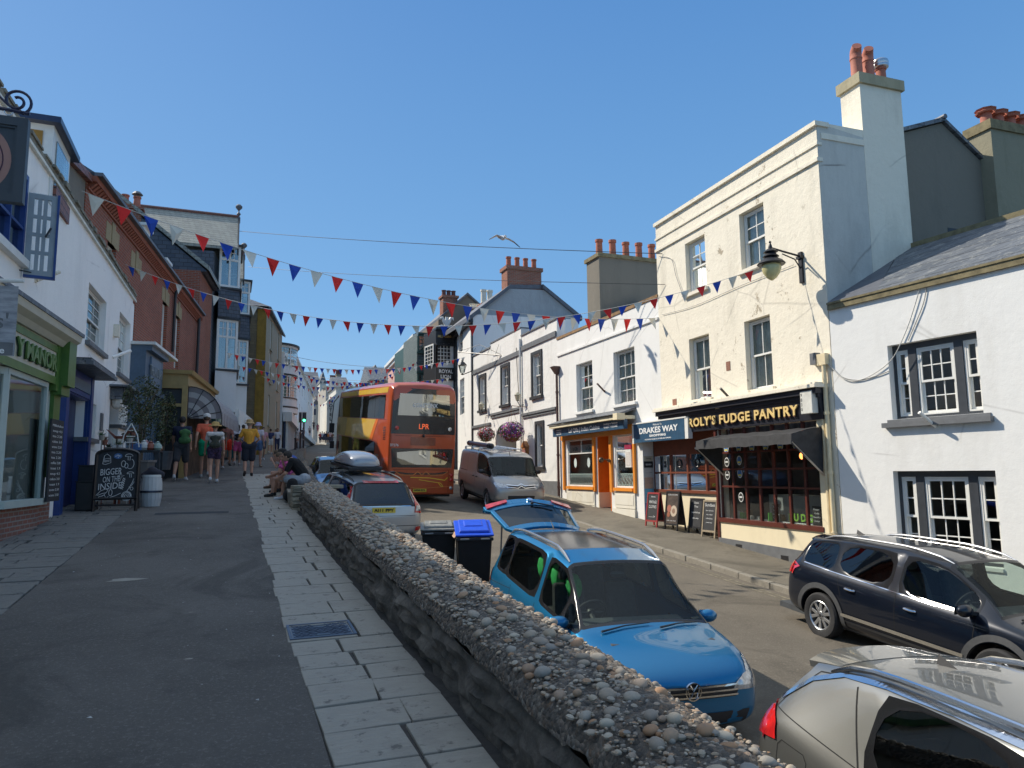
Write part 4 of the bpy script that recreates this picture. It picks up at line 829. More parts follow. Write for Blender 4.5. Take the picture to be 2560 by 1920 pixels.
for(a,e)in((wl0-.08,wl1+.02),(wr0-.02,wr1+.08)):F3.box(mb,a,e,.45,zw0-.12,0,.045);F3.box(mb,a+.08,e-.08,.55,zw0-.22,.045,.055)
F3.box(mb,wl0-.1,wl1+.1,-.6,.43,0,.07)
sub(mb,'stall_riser',plaster('riser_white',(.72,.68,.58),(.45,.38,.22),.8,.3,.3),b);mb=MB();F3.box(mb,wr0-.06,us1+.0,-.5,.43,0,.07)
sub(mb,'stall_riser',plaster('riser_white',(.72,.68,.58),(.45,.38,.22),.8,.3,.3),b)
mb=MB();mb.hexa([F3.p(us0-.05,0,zF0+.55),F3.p(us1+.05,0,zF0+.55),F3.p(us1+.05,.62,zF0+.36),F3.p(us0-.05,.62,zF0+.36),F3.p(us0-.05,0,zF0+.62),F3.p(us1+.05,0,zF0+.62),F3.p(us1+.05,.66,zF0+.40),F3.p(us0-.05,.66,zF0+.40)]);sub(mb,'shop_hood',MATS['roof_slate'],b)
mb=MB();F3.box(mb,us0-.03,us1+.03,zF0+.25,zF0+.36,.02,.58);F3.box(mb,us0-.06,us0+.2,zF0+.22,zF0+.42,.4,.68);sub(mb,'hood_gutter',MATS['cream_smooth'],b)
t=thing('restaurant_sign','long blue restaurant sign reading Lal Qilla Indian Cuisine under the slate hood','sign',F3.p(us0+1,.4,zF0))
sa=F3.uv(1560,1060,.42)[0];sb=us1+.04;z0s=zF0-.05;z1s=zF0+.24
mb=MB();F3.box(mb,sa,sb,z0s,z1s,.30,.42);pan=mb.build('sign_panel',MATS['sign_blue'],t);L_=sb-sa
lettering('Lal Qilla | Indian Cuisine',F3.p(sa+L_*.52,.422,(z0s+z1s)/2),F3.right,(0,0,1),.19,wl,pan,.003,.006,width=L_*.44)
lettering('Bookings or Takeaway',F3.p(sa+L_*.16,.422,z1s-.08),F3.right,(0,0,1),.07,wl,pan,.002,.002,width=L_*.17)
lettering('01297 442505',F3.p(sa+L_*.16,.422,z0s+.11),F3.right,(0,0,1),.09,wl,pan,.002,.003,width=L_*.17)
for q,s_ in enumerate(('57 Broad Street','Lyme Regis','Dorset DT7 3QF')):lettering(s_,F3.p(sa+L_*.9,.422,z1s-.07-q*.075),F3.right,(0,0,1),.05,wl,pan,.002,.001,width=L_*.08)
t=thing('drainpipe','rusty brown iron drainpipe with hopper head between the restaurant and the black trimmed inn','drainpipe',F3.p(F3.L-.12,.08,.6));mrb=mat('rusty_brown',(.09,.045,.035),.6,0,.3,8,.2)
u,z=F3.uv(1396,917);mb=MB();mb.hexa([F3.p(u-.08,.02,z-.28),F3.p(u+.08,.02,z-.28),F3.p(u+.08,.14,z-.28),F3.p(u-.08,.14,z-.28),F3.p(u-.18,.0,z),F3.p(u+.18,.0,z),F3.p(u+.18,.28,z),F3.p(u-.18,.28,z)]);sub(mb,'hopper',mrb,t)
mb=MB();mb.tube([F3.p(u,.08,z-.2),F3.p(u,.08,.7)],.05,8);
for k in range(4):mb.lathe([(.065,0),(.065,.08)],F3.p(u,.08,1+k*1.2),k=8)
sub(mb,'pipe',mrb,t,smooth=True)
flagholder('rusty flagpole socket between the upper windows of the restaurant',F3,1512,978,mrb,(-.25,.3,.4),.07)
t=thing('wall_lamp','dark swan neck lamp on the orange restaurant front beside the door','lamp',F3.p(ud0-.1,.1,1.9));mb=MB();q=F3.p(ud0-.09,.1,1.95);mb.lathe([(.06,0),(.06,.05)],q,F3.n,10);mb.tube([q,q+F3.n*.22+Vector((0,0,.05))],.02,8);mb.sphere(q+F3.n*.3+Vector((0,0,.02)),.09,10,8);sub(mb,'lamp_head',mat('bronze',(.12,.08,.05),.4,.4),t,smooth=True)
def stackthing(label,P0,P1,z0,z1,m_,capm,npots,potm,name='chimney_stack',caph=.12,over=.08,poth=.75,potr=.17,axis='x',jit=0):
 x0,y0=P0;x1,y1=P1;t=thing(name,label,'chimney',((x0+x1)/2,(y0+y1)/2,z0));mb=MB();mb.box((x0,y0,z0),(x1,y1,z1-caph));sub(mb,'stack',m_,t)
 mb=MB();mb.box((x0-over,y0-over,z1-caph),(x1+over,y1+over,z1));c=sub(mb,'stack_cap',capm,t)
 for i in range(npots):
  f=(i+.5)/npots;p_=(lerp(f,x0,x1),(y0+y1)/2,z1)if axis=='x' else((x0+x1)/2,lerp(f,y0,y1),z1);pot(t,p_,poth*random.uniform(1-jit,1+jit),potr,potm)
 return t
random.seed(3)
c0=aty(1482,690,25.2);
def span(px0,px1,py,y):a=aty(px0,py,y);b_=aty(px1,py,y);return a.x,b_.x,a.z
xa,xb,zc=span(1497,1655,632,25.5);_,_,zb=span(1497,1655,780,25.5)
stackthing('broad grey rendered chimney with six red pots behind the restaurant',(xa,25.5),(xb+.8,26.6),zb-1,zc,MATS['grey_render'],MATS['mossy_stone'],6,MATS['terracotta'],caph=.16,poth=.8,jit=.1)
b=thing('rear_gable_house','brown grey rendered gable house rising behind the cream building','house',F2.p(1,-4.5,0))
mb=MB();g0=[(2.45,0),(5.55,0),(5.55,8.62),(4.0,9.66),(2.45,9.12)];mb.prism([F2.p(.32,-a,z)for a,z in g0],F2.d*6.5);sub(mb,'wall',MATS['grey_render'],b)
mb=MB();mb.prism([F2.p(.24,-2.40,9.13),F2.p(.24,-4.0,9.68),F2.p(.24,-5.62,8.60),F2.p(.24,-5.62,8.68),F2.p(.24,-4.0,9.78),F2.p(.24,-2.40,9.22)],F2.d*6.6);rr=sub(mb,'roof',MATS['roof_slate'],b)
mb=MB();mb.tube([F2.p(.2,-4.0,9.78),F2.p(6.8,-4.0,9.78)],.06,8);sub(mb,'ridge_tile',MATS['lead'],rr)
u=.3
mb=MB();F2.box(mb,.310,.318,6.9,7.1,-3.9,-4.5);sub(mb,'vent_slot',MATS['black_paint'],b)
t=thing('chimney_stack','wide mossy chimney with three red crown pots at the right edge of the picture','chimney',F2.p(1,-6,6))
mb=MB();F2.box(mb,.0,.62,5,9.55,-5.15,-7.6);o=sub(mb,'stack',plaster('mossy_render',(.26,.24,.17),(.12,.11,.06),.8,.2,.8),t)
mb=MB();F2.box(mb,-.05,.67,9.55,9.78,-5.1,-7.66);sub(mb,'stack_cap',MATS['mossy_stone'],o)
for dd in(-5.45,-5.85,-6.25,-6.65):pp=pot(t,F2.p(.3,dd,9.76),.42,.15,MATS['red_clay']);mb=MB();mb.lathe([(.21,0),(.23,.03),(.19,.06),(.24,.1),(.18,.12)],F2.p(.3,dd,10.1),k=9,closed=True);sub(mb,'pot_crown',MATS['red_clay'],pp)
# R4 inn with black trim
F4=Fac((11.75,25.0),(11.9,35.8),'R')
b=thing('white_inn','white rough rendered inn range with black window surrounds and arched doorway','building',F4.p(5,0,1))
def h4(*a):return hole(F4,*a)
hA=h4(1200,945,1214,1022);hB=h4(1255,920,1273,1008);hC=h4(1332,890,1354,986);hD=h4(1342,1062,1359,1165)
arch=(F4.uv(1291,1100)[0],F4.uv(1243,1100)[0]);za=F4.uv(1268,1056)[1]
rw=MATS['rough_white']
wall(F4,0,F4.L,-1,7.0,[h+(.16,)for h in(hA,hB,hC,hD)]+[(arch[0],arch[1],0,za-.45,1.5)],rw,b,mass=7)
mb=MB();n=10;r=(arch[1]-arch[0])/2;uc=(arch[0]+arch[1])/2;pts=[(arch[1]+.0,za-.45)]+[(uc+r*math.cos(math.pi*i/n),za-.45+.45*math.sin(math.pi*i/n))for i in range(n+1)]
fprism(F4,mb,[(uc+r*math.cos(math.pi*i/n),za-.46+.45*math.sin(math.pi*i/n))for i in range(n+1)],.004,.02);sub(mb,'arch_head',MATS['black_paint'],b)
mb=MB();F4.box(mb,arch[0],arch[1],.0,za-.5,-1.4,-1.3);sub(mb,'arch_gate',MATS['black_paint'],b)
mb=MB()
for u0,u1,z in((0,3.78,7.52),(3.78,7.9,7.88),(7.9,F4.L,7.70)):F4.box(mb,u0+.002,u1-.002,6.9,z,-.35,.0 if z<7.8 else .02)
sub(mb,'parapet',rw,b)
mb=MB()
for u0,u1,z in((0,3.78,7.52),(3.78,7.9,7.88),(7.9,F4.L,7.70)):F4.box(mb,u0,u1,z,z+.06,-.38,.05)
F4.box(mb,0.05,3.70,6.85,7.06,.0,.06);F4.box(mb,3.86,F4.L-.05,6.72,6.93,.0,.06);F4.box(mb,.1,3.7,4.0,4.10,0,.10);F4.box(mb,.14,3.66,3.9,4.0,0,.06);F4.box(mb,3.86,7.9,4.33,4.43,0,.10);F4.box(mb,3.9,7.86,4.2,4.33,0,.06);F4.box(mb,7.95,F4.L,3.9,4.02,0,.09)
F4.box(mb,0,arch[0]-.1,-.5,1.25,0,.04)
sub(mb,'dark_trim',MATS['grey_trim'],b)
for h in(hA,hB,hC,hD):
 mb=MB();e=.14;F4.box(mb,h[0]-e,h[0],h[2]-.02,h[3]+e,0,.05);F4.box(mb,h[1],h[1]+e,h[2]-.02,h[3]+e,0,.05);F4.box(mb,h[0],h[1],h[3],h[3]+e,0,.05);F4.box(mb,h[0]-e-.05,h[1]+e+.05,h[2]-.14,h[2]-.02,0,.11);sub(mb,'window_surround',mat('soft_black',(.03,.03,.032),.5,0,.2,8,.1),b)
 sash(F4,h[0]+.01,h[1]-.01,h[2]+.01,h[3]-.01,-.10,b,cols=3 if h is not hD else 1,rt=2 if h is not hD else 1,rb=2 if h is not hD else 1,fw=.05,cur=MATS['lace'])
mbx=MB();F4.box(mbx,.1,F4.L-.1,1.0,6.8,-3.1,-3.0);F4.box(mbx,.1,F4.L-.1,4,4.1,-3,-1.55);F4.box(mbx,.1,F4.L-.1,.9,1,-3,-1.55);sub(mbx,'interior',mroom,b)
mb=MB();mb.tube([F4.p(3.8,.07,7.4),F4.p(3.8,.07,1.2)],.05,8);sub(mb,'drainpipe',MATS['white_frame'],b,smooth=True)
mb=MB();F4.box(mb,.05,F4.L-.05,6.8,6.9,-6.9,-.4);roofplane(mb,[F4.p(0,-.5,7.0),F4.p(7.5,-.5,7.0),F4.p(7.5,-4,8.6),F4.p(0,-4,8.6)],.1);sub(mb,'roof',MATS['roof_slate'],b)
for k,(px,py)in enumerate(((1309,992),(1217,1015))):
 u,z=F4.uv(px,py);t=thing('wall_lantern','small brass wall lantern '+('right of the arched doorway' if k==0 else 'between the two far upper windows of the white inn'),'lamp',F4.p(u,0,z),'wall lanterns on the inn');mb=MB();q=F4.p(u,.28,z);mb.tube([F4.p(u-.0,.0,z-.35),F4.p(u,.2,z-.38),q+Vector((0,0,-.2))],.02,6);mb.lathe([(.04,-.2),(.07,-.17),(.02,.16),(.0,.2)],q,k=4);sub(mb,'bracket',MATS['iron'],t)
 mb=MB();mb.lathe([(.07,-.18),(.13,.05),(.15,.07),(.05,.17),(0,.2)],q,k=6);sub(mb,'lantern_glass',mat('lantern_glass',(.45,.42,.3),.2,.1,.2,9,0),t)
u,z=F4.uv(1318,1150);t=thing('notice_case','orange wooden notice case with a pitched top on the white inn wall','notice board',F4.p(u,0,z));mb=MB();F4.box(mb,u-.22,u+.22,z-.55,z+.55,.0,.14);fprism(F4,mb,[(u-.28,z+.55),(u+.28,z+.55),(u,z+.8)],0,.18);sub(mb,'case',mat('varnished_wood',(.42,.17,.05),.45,0,.2,9,.1),t)
mb=MB();F4.box(mb,u-.17,u+.17,z-.48,z+.45,.14,.15);sub(mb,'poster',mat('case_poster',(.35,.16,.15),.5,0,.5,12,0),t)
def basket(label,pos,r,cols,seed,arm=None):
 random.seed(seed);t=thing('hanging_basket',label,'flower basket',pos,'hanging flower baskets on the inn');x,y,z=pos
 mb=MB();mb.lathe([(0,-r*.75),(r*.45,-r*.65),(r*.7,-r*.3),(r*.75,0)],pos,k=14);
 if arm is not None:mb.tube([arm,(x,y,z+r*2.2)],.015,6);
 for k in range(3):a=k*2.1;mb.tube([(x+r*.7*math.cos(a),y+r*.7*math.sin(a),z),(x,y,z+r*2.2)],.006,4)
 sub(mb,'basket_bowl',mat('coir',(.22,.10,.04),.9,0,.3,20,.5),t)
 for nm,c,cnt,sz in[('foliage',(.05,.10,.02),260,.045)]+[('flowers',c_,170,.036)for c_ in cols]:
  mb=MB()
  for i in range(cnt):
   d=Vector((random.gauss(0,1),random.gauss(0,1),random.gauss(.15,.9))).normalized();rr=r*random.uniform(.75,1.05);c0=Vector(pos)+Vector((d.x*rr,d.y*rr,d.z*rr*.85+r*.1));a=d.orthogonal().normalized();b_=d.cross(a);ang=random.random()*6.28;e1=(a*math.cos(ang)+b_*math.sin(ang)+d*random.uniform(-.4,.4))*sz;e2=(-a*math.sin(ang)+b_*math.cos(ang)+d*random.uniform(-.4,.4))*sz
   mb.add([c0-e1,c0-e2,c0+e1,c0+e2],[(0,1,2,3)])
  sub(mb,nm,mat('petal_%d_%d'%(int(c[0]*99),int(c[2]*99)),c,.7,0,.3,30,0),t)
pk,pu,wh,rd_,vi=(.6,.10,.25),(.22,.04,.30),(.6,.55,.55),(.55,.04,.05),(.30,.10,.45)
q=F4.p(*[F4.uv(1280,1082,.7)[0],.7,F4.uv(1280,1082,.7)[1]]);basket('large pink and purple hanging basket in front of the arched doorway',q,.52,[pk,pu,wh,pu],1,F4.p(F4.uv(1280,1082,.7)[0],0,q.z+1.1))
q=F4.p(*[F4.uv(1215,1088,.5)[0],.5,F4.uv(1215,1088,.5)[1]]);basket('white and red hanging basket with trailing flowers left of the arched doorway',q,.42,[wh,rd_,wh,pk],2,F4.p(F4.uv(1215,1088,.5)[0],0,q.z+.9))
# R5 narrow house, gable and chimneys
F5=Fac((11.9,35.8),(12.40,40.6),'R')
b=thing('gable_house','narrow black and white house with a pale grey gable end and slate verge','house',F5.p(2,0,2))
hs=[hole(F5,1147,831,1157,876),hole(F5,1150,950,1161,1034)]
wall(F5,.02,F5.L,0,10.0,[h+(.12,)for h in hs],MATS['white_render'],b,mass=6)
for h in hs:sash(F5,h[0],h[1],h[2],h[3],-.08,b,cols=3,rt=3,rb=3,fw=.05)
mb=MB();F5.box(mb,0,.22,1,9.9,0,.06);F5.box(mb,F5.L-.5,F5.L-.02,1,9.9,0,.06);sub(mb,'black_timber',MATS['black_paint'],b)
ze,za_=9.9,11.75
mb=MB();mb.prism([(11.93,35.9,7.0),(18.0,35.9,7.0),(18.0,35.9,10.45),(16.1,35.9,11.7),(14.0,35.9,11.6),(11.93,35.9,ze-.1)],(0,.4,0));sub(mb,'gable_end',MATS['pale_grey_render'],b)
mb=MB();mb.prism([(11.7,35.75,ze-.25),(14.1,35.75,11.62),(14.1,35.75,11.85),(11.7,35.75,ze)],(0,5.2,0));mb.prism([(16.0,35.75,11.78),(18.4,35.75,10.1),(18.4,35.75,10.35),(16.0,35.75,12.0)],(0,5.2,0));mb.prism([(14.1,35.95,11.62),(16.0,35.95,11.78),(16.0,35.95,12.0),(14.1,35.95,11.85)],(0,5.2,0));sub(mb,'roof',MATS['lead'],b)
mb=MB();F5.box(mb,-.05,F5.L,ze-.35,ze-.2,0,.25);sub(mb,'eaves',MATS['black_paint'],b)
stackthing('red brick chimney with four clay pots on the grey gable end',(13.97,36.0),(16.02,36.9),11.55,12.95,MATS['chimney_brick'],MATS['chimney_brick'],4,MATS['terracotta'],caph=.2,poth=.62,potr=.16)
x0,x1,zt=span(1206,1238,757,42);stackthing('small brick chimney with two pale pots behind the grey gable',(x0,42),(x1,42.8),zt-2,zt,MATS['chimney_brick'],MATS['chimney_brick'],2,MATS['cream_render'],caph=.15,poth=.95,potr=.2)
x0,x1,zt=span(1181,1200,768,43);stackthing('low chimney stub with cream pots beside the dark gable',(x0,43),(x1,43.8),zt-2,zt,MATS['grey_render'],MATS['cream_render'],2,MATS['cream_render'],caph=.1,poth=.3,potr=.2)
b=thing('dark_gable_house','dark brown rendered gable house behind the bay windowed inn','house',(14.2,44,3))
a=aty(1168,738,44);l=aty(1096,800,44);r_=aty(1232,795,44);mb=MB();mb.prism([(l.x,44,3),(r_.x,44,3),(r_.x,44,r_.z),(a.x,44,a.z),(l.x,44,l.z)],(0,6,0));sub(mb,'wall',plaster('brown_render',(.22,.18,.14),(.13,.11,.09),.4,.2,.4),b)
mb=MB();mb.prism([(l.x,43.9,l.z),(a.x,43.9,a.z),(r_.x,43.9,r_.z),(r_.x,43.9,r_.z+.15),(a.x,43.9,a.z+.17),(l.x,43.9,l.z+.15)],(0,6.2,0));sub(mb,'roof',MATS['lead'],b)
x0,x1,zt=span(1110,1146,735,44);stackthing('dark red chimney with three short dark pots left of the dark gable',(x0,44.2),(x1,45),zt-2.2,zt,MATS['chimney_brick'],MATS['chimney_brick'],3,mat('dark_clay',(.13,.05,.04),.8,0,.2,9,.1),caph=.15,poth=.4,potr=.16)
# inn bay with signs
b=thing('bay_inn','black and white inn bay with ROYAL LION sign and white feather crest','building',(12,41,3))
FB5=Fac((12.45,41.0),(11.30,41.0),'L');FB5.n=Vector((0,-1,0));FB5.right=Vector((1,0,0))
h=hole(FB5,1090,858,1129,912);z1=10.1
FBs=Fac((11.26,41.02),(10.98,42.6),'R')
wall(FB5,-.1,FB5.L,0,z1,[h+(.1,)],MATS['white_render'],b,mass=0)
mb=MB();FB5.box(mb,-.08,FB5.L,z1-.8,z1,.0,.02);FB5.box(mb,-.08,.06,0,z1-.9,0,.03);FB5.box(mb,FB5.L-.1,FB5.L,0,z1-.9,0,.03);sub(mb,'black_boards',MATS['black_paint'],b)
bars(FB5,mbw:=MB(),h[0],h[1],h[2],h[3],-.08,.03,.09,4,5,.03);w_=mbw.build('window',MATS['white_frame'],b)
g=MB();g.quad(FB5.p(h[0],-.03,h[2]),FB5.p(h[1],-.03,h[2]),FB5.p(h[1],-.03,h[3]),FB5.p(h[0],-.03,h[3]));sub(g,'pane',MATS['glass_sky'],w_)
mb=MB();mb.hexa([(11.3,41.02,0),(10.98,42.6,0),(12.5,42.6,0),(12.5,41.02,0),(11.3,41.02,z1),(10.98,42.6,z1),(12.5,42.6,z1),(12.5,41.02,z1)]);sub(mb,'bay_body',MATS['black_paint'],b)
mb=MB();bars(FBs,mb,.15,1.4,h[2],h[3],.0,.05,.09,3,5,.03);o=sub(mb,'side_window',MATS['white_frame'],b);g=MB();g.quad(FBs.p(.2,.02,h[2]),FBs.p(1.4,.02,h[2]),FBs.p(1.4,.02,h[3]),FBs.p(.2,.02,h[3]));sub(g,'pane',MATS['glass_sky'],o)
mb=MB();FB5.box(mb,-.1,FB5.L+.05,z1,z1+.12,-.8,.25);FB5.box(mb,-.05,FB5.L,z1-.95,z1-.83,0,.15);sub(mb,'cornice',MATS['black_paint'],b)
def crest(c,s,o_):
 mb=MB()
 for a in(-.6,0,.6):
  P=[c+Vector((math.sin(a)*t*.55*s,0,(t*.75)*s*math.cos(a*.5)))for t in(0,.35,.7,1)];P+=[P[-1]+Vector((math.sin(a)*.12*s+(.08*s if a>=0 else-.08*s),-.02,-.02*s)),P[-1]+Vector((math.sin(a)*.15*s+(.1*s if a>=0 else-.1*s),-.02,-.16*s))]
  mb.tube(P,[.05*s,.10*s,.12*s,.10*s,.07*s,.03*s],8)
 mb.tube([c+Vector((-.75*s,0,.02)),c+Vector((-.35*s,0,.14*s)),c,c+Vector((.35*s,0,.14*s)),c+Vector((.75*s,0,.02))],[.03*s,.07*s,.09*s,.07*s,.03*s],8)
 return sub(mb,'feather_crest',MATS['white_frame'],o_,smooth=True)
crest(Vector((11.95,40.95,z1+.15)),.85,b)
lettering('HALL & WOODHOUSE',FB5.p(.55,.03,z1-.38),(1,0,0),(0,0,1),.2,gold,b,.01,.003,width=.95)
mb=MB();zsn=aty(1105,935,41).z;FB5.box(mb,.0,FB5.L+.05,zsn-.38,zsn+.38,.0,.12);s_=sub(mb,'name_board',MATS['black_paint'],b)
lettering('ROYAL',(11.88,40.87,zsn+.14),(1,0,0),(0,0,1),.3,wl,s_,.01,.004,width=.85);lettering('LION',(11.88,40.87,zsn-.18),(1,0,0),(0,0,1),.3,wl,s_,.01,.004,width=.62)
t=thing('street_lantern','black framed street lantern with bunting in front of the narrow black and white house','street lamp',(11,35.9,8));q=aty(1156,920,35.6);e=aty(1186,925,35.8)
mb=MB();k=.40;mb.tube([e,(q.x,q.y,q.z-k*.9)],.025,6);mb.tube([(e.x,e.y,e.z-.9),(e.x,e.y,e.z+.25)],.035,6);mb.lathe([(.05,-k*.9),(.10,-k*.8),(.03,-k*.7)],q,k=8);mb.lathe([(k*.62,k*.35),(k*.3,k*.75),(k*.12,k*.85),(k*.16,k*.95),(.02,k*1.2),(0,k*1.25)],q,k=6);sub(mb,'lantern_frame',MATS['iron'],t)
mb=MB();mb.lathe([(k*.28,-k*.65),(k*.55,k*.35)],q,k=6);sub(mb,'lantern_glass',glassmat('lamp_glass',(.8,.85,.85),.2),t)
t=thing('iron_gantry','black iron bracket frame projecting from the white inn parapet above the far windows','bracket',F4.p(8,0,7));mb=MB();a=aty(1262,845,31);P1=aty(1145,880,34.5);P2=aty(1258,889,31.2)
mb.tube([P1,P2],.03,6);mb.tube([P1+Vector((0,0,.02)),aty(1200,862,33),P2],.012,5);mb.tube([a,P2],.035,6)
for i in range(6):f=i/6;q1=P1.lerp(P2,f);q2=P1.lerp(P2,f+.08)+Vector((0,0,.1+f*.5));mb.tube([q1,q2],.01,4)
sub(mb,'iron_frame',MATS['iron'],t)
cable(None,[F4.p(4.3,.05,7.1),F4.p(4.2,.05,6.0),F4.p(3.95,.05,4.5)],.015,MATS['iron'],'stay_wire').parent=t;t.children[-1].location=-wloc(t)
# R7 green bay house, R8 pink terrace
b=thing('green_bay_house','house with green framed bay windows and slate hung panels beyond the inn','house',(12,46,3))
x0,x1,zt=span(1043,1074,832,46);mb=MB();mb.box((x0,46,2),(x1+1.5,50,zt));sub(mb,'bay_wall',MATS['green_slate'],b)
Fg=Fac((x1,45.95),(x0,45.95),'L');Fg.n=Vector((0,-1,0))
gp_=mat('green_paint',(.03,.08,.065),.5,0,.15,6,.05)
for py0,py1 in((838,880),(935,975)):
 za=aty(1058,py0,46).z;zb=aty(1058,py1,46).z;mb=MB();bars(Fg,mb,.02,Fg.L-.02,zb,za,0,.07,.1,3,4,.03);o=sub(mb,'window',gp_,b);g=MB();g.quad(Fg.p(.05,.03,zb),Fg.p(Fg.L-.05,.03,zb),Fg.p(Fg.L-.05,.03,za),Fg.p(.05,.03,za));sub(g,'pane',MATS['glass_sky'],o)
 mb=MB();Fg.box(mb,-.05,Fg.L+.05,za+.02,za+.15,0,.12);Fg.box(mb,-.05,Fg.L+.05,zb-.12,zb-.02,0,.1);sub(mb,'green_trim',gp_,b)
x2,x3,zt2=span(1034,1044,865,50);mb=MB();mb.box((x2-.5,50,2),(x3+1,54,zt2));sub(mb,'rear_bay',gp_,b)
b=thing('pink_terrace','pink rendered terrace with white cornice beyond the green bay house','building',(12.5,55,4))
F8=Fac((12.4,50),(13.6,66),'R');zt=aty(1020,880,52).z;
hs=[(u,u+1.0,z,z+1.6)for u in(1.5,4.5,7.5,10.5)for z in(6.2,9)]
wall(F8,0,F8.L,2,11.3,[h+(.12,)for h in hs],MATS['pink_render'],b,mass=6)
for h in hs:sash(F8,h[0],h[1],h[2],h[3],-.08,b,cols=2,rt=2,rb=2)
mb=MB();F8.box(mb,-.1,F8.L,11.3,11.55,-.3,.35);F8.box(mb,-.1,F8.L,11.05,11.3,0,.2);sub(mb,'cornice',MATS['white_frame'],b)
mb=MB();roofplane(mb,[F8.p(0,.2,11.6),F8.p(F8.L,.2,11.6),F8.p(F8.L,-3,13),F8.p(0,-3,13)],.1);sub(mb,'roof',MATS['roof_slate'],b)
# far end of the street
def simple_house(label,px0,px1,pyt,pyb,y,m,depth=8,roof=None,rh=1.2,wins=(),cat='house',name='far_house',winm=None,roofm=None,front=0):
 a=aty(px0,pyt,y);c=aty(px1,pyt,y);zb=aty(px0,pyb,y).z;b=thing(name,label,cat,((a.x+c.x)/2,y,zb));mb=MB();mb.box((a.x,y,zb-14),(c.x,y+depth,a.z));sub(mb,'wall',m,b)
 if roof=='gable':mb=MB();xm=(a.x+c.x)/2;mb.prism([(a.x-.2,y-.2,a.z),(c.x+.2,y-.2,a.z),(xm,y-.2,a.z+rh)],(0,depth,0));sub(mb,'roof',roofm or MATS['roof_slate'],b)
 if roof=='side':mb=MB();mb.prism([(a.x-.3,y-.3,a.z),(a.x-.3,y+depth,a.z),(a.x-.3,y+depth/2,a.z+rh)],(c.x-a.x+.6,0,0));sub(mb,'roof',roofm or MATS['roof_slate'],b)
 if roof=='hip':
  mb=MB();xm=(a.x+c.x)/2;w=(c.x-a.x)*.25;mb.add([(a.x-.3,y-.3,a.z),(c.x+.3,y-.3,a.z),(c.x+.3,y+depth,a.z),(a.x-.3,y+depth,a.z),(xm-w,y+depth/2,a.z+rh),(xm+w,y+depth/2,a.z+rh)],[(0,1,5,4),(1,2,5),(2,3,4,5),(3,0,4),(0,1,2,3)]);sub(mb,'roof',roofm or MATS['roof_slate'],b)
 for(x,z,w,h)in wins:
  P=aty(x,z,y);q=w/1800*(y/.93)/2;r=h/1800*(y/.93)/2;mb=MB();mb.box((P.x-q-.06,y-.05,P.z-r-.06),(P.x+q+.06,y-.001,P.z+r+.06));o=sub(mb,'window',MATS['white_frame'],b);mb=MB();mb.box((P.x-q,y-.07,P.z-r),(P.x+q,y-.051,P.z+r));sub(mb,'pane',winm or MATS['navy_paint'],o)
 return b
lw=plaster('far_cream',(.62,.53,.38),(.45,.4,.3),.3,.0,.3)
FA_=Fac((16.6,138),(20.5,178),'R')
b=thing('sunlit_cream_terrace','sunlit cream terrace with rows of narrow windows near the top of the street','building',FA_.p(0,0,7))
wall(FA_,0,34,4,aty(800,972,140).z,[],lw,b,mass=10)
for k in range(9):
 for j,z in enumerate((9.8,13.0)):mb=MB();FA_.box(mb,2+k*3.6,3.1+k*3.6,z,z+1.9,0,.06);sub(mb,'window',MATS['white_frame'],b)
mb=MB();FA_.box(mb,-.3,34,aty(800,972,140).z,aty(800,967,140).z,-8,.4);sub(mb,'cornice',lw,b)
x0,x1,zt=span(815,842,966,137);mb=MB();mb.box((x0,137,5),(x1+3,150,zt));sub(mb,'end_wall',plaster('far_grey',(.40,.37,.32),(.3,.28,.24),.3,0,.3),b)
x0,x1,zt=span(842,853,935,138);stackthing('tall pale chimney with two dark pots above the cream terrace',(x0,138),(x1,140),zt-5,zt,plaster('far_grey',(.4,.37,.32)),MATS['grey_render'],2,MATS['dark_clay'],poth=.9,potr=.35,caph=.3)
x0,x1,zt=span(828,838,947,139);stackthing('short dark chimney with three pots left of the tall pale one',(x0,139),(x1,141),zt-4,zt,MATS['grey_render'],MATS['grey_render'],3,MATS['dark_clay'],poth=.8,potr=.3,caph=.3)
simple_house('pale house with a steep white gable behind the front of the bus',915,960,958,1040,150,MATS['side_white'],roof='gable',rh=4,wins=[(925,975,5,8)])
simple_house('dark roofed house seen just above the bus roof',930,1010,950,1010,90,MATS['grey_render'],roof='side',rh=2.2)
simple_house('white end house with a tall grey slate pitched roof left of the bus',840,870,968,1080,105,MATS['side_white'],roof='side',rh=2,wins=[(852,985,7,10),(852,1010,7,10)])
FH=Fac((14.2,104),(14.9,112),'R')
b=thing('hotel','pale hotel front with dark vertical lettering left of the bus','building',FH.p(0,0,6));x0,x1,zt=span(818,846,985,104);mb=MB();mb.prism([(x0,104,4),(x1+1,104,4),(x1+1,104,zt+1.2),(x0,104,zt-1)],(0,8,0));sub(mb,'wall',MATS['side_white'],b)
P=aty(827,1025,103.9);
for k,ch in enumerate('HOTEL'):lettering(ch,(P.x,103.93,P.z+1.2-k*.62),(1,0,0),(0,0,1),.65,MATS['black_paint'],b,.01,.02)
simple_house('pale pink rendered house closing the view at the top of the street',762,800,990,1060,175,plaster('far_pink',(.46,.36,.36),(.35,.3,.3),.3,0,.3),roof='hip',rh=3.2,roofm=MATS['lead'],wins=[(772,1010,4,7),(785,1010,4,7)])
simple_house('small shop with a dark red front under the pink house',766,783,1028,1068,168,mat('dark_red_front',(.16,.035,.035),.6),wins=[(770,1037,5,4),(778,1037,5,4),(774,1052,10,6)],name='red_fronted_shop',cat='shop')
simple_house('narrow white house between the pink house and the cream terrace',782,797,1012,1066,150,MATS['side_white'],wins=[(787,1030,5,14)],roof='gable',rh=1.2)
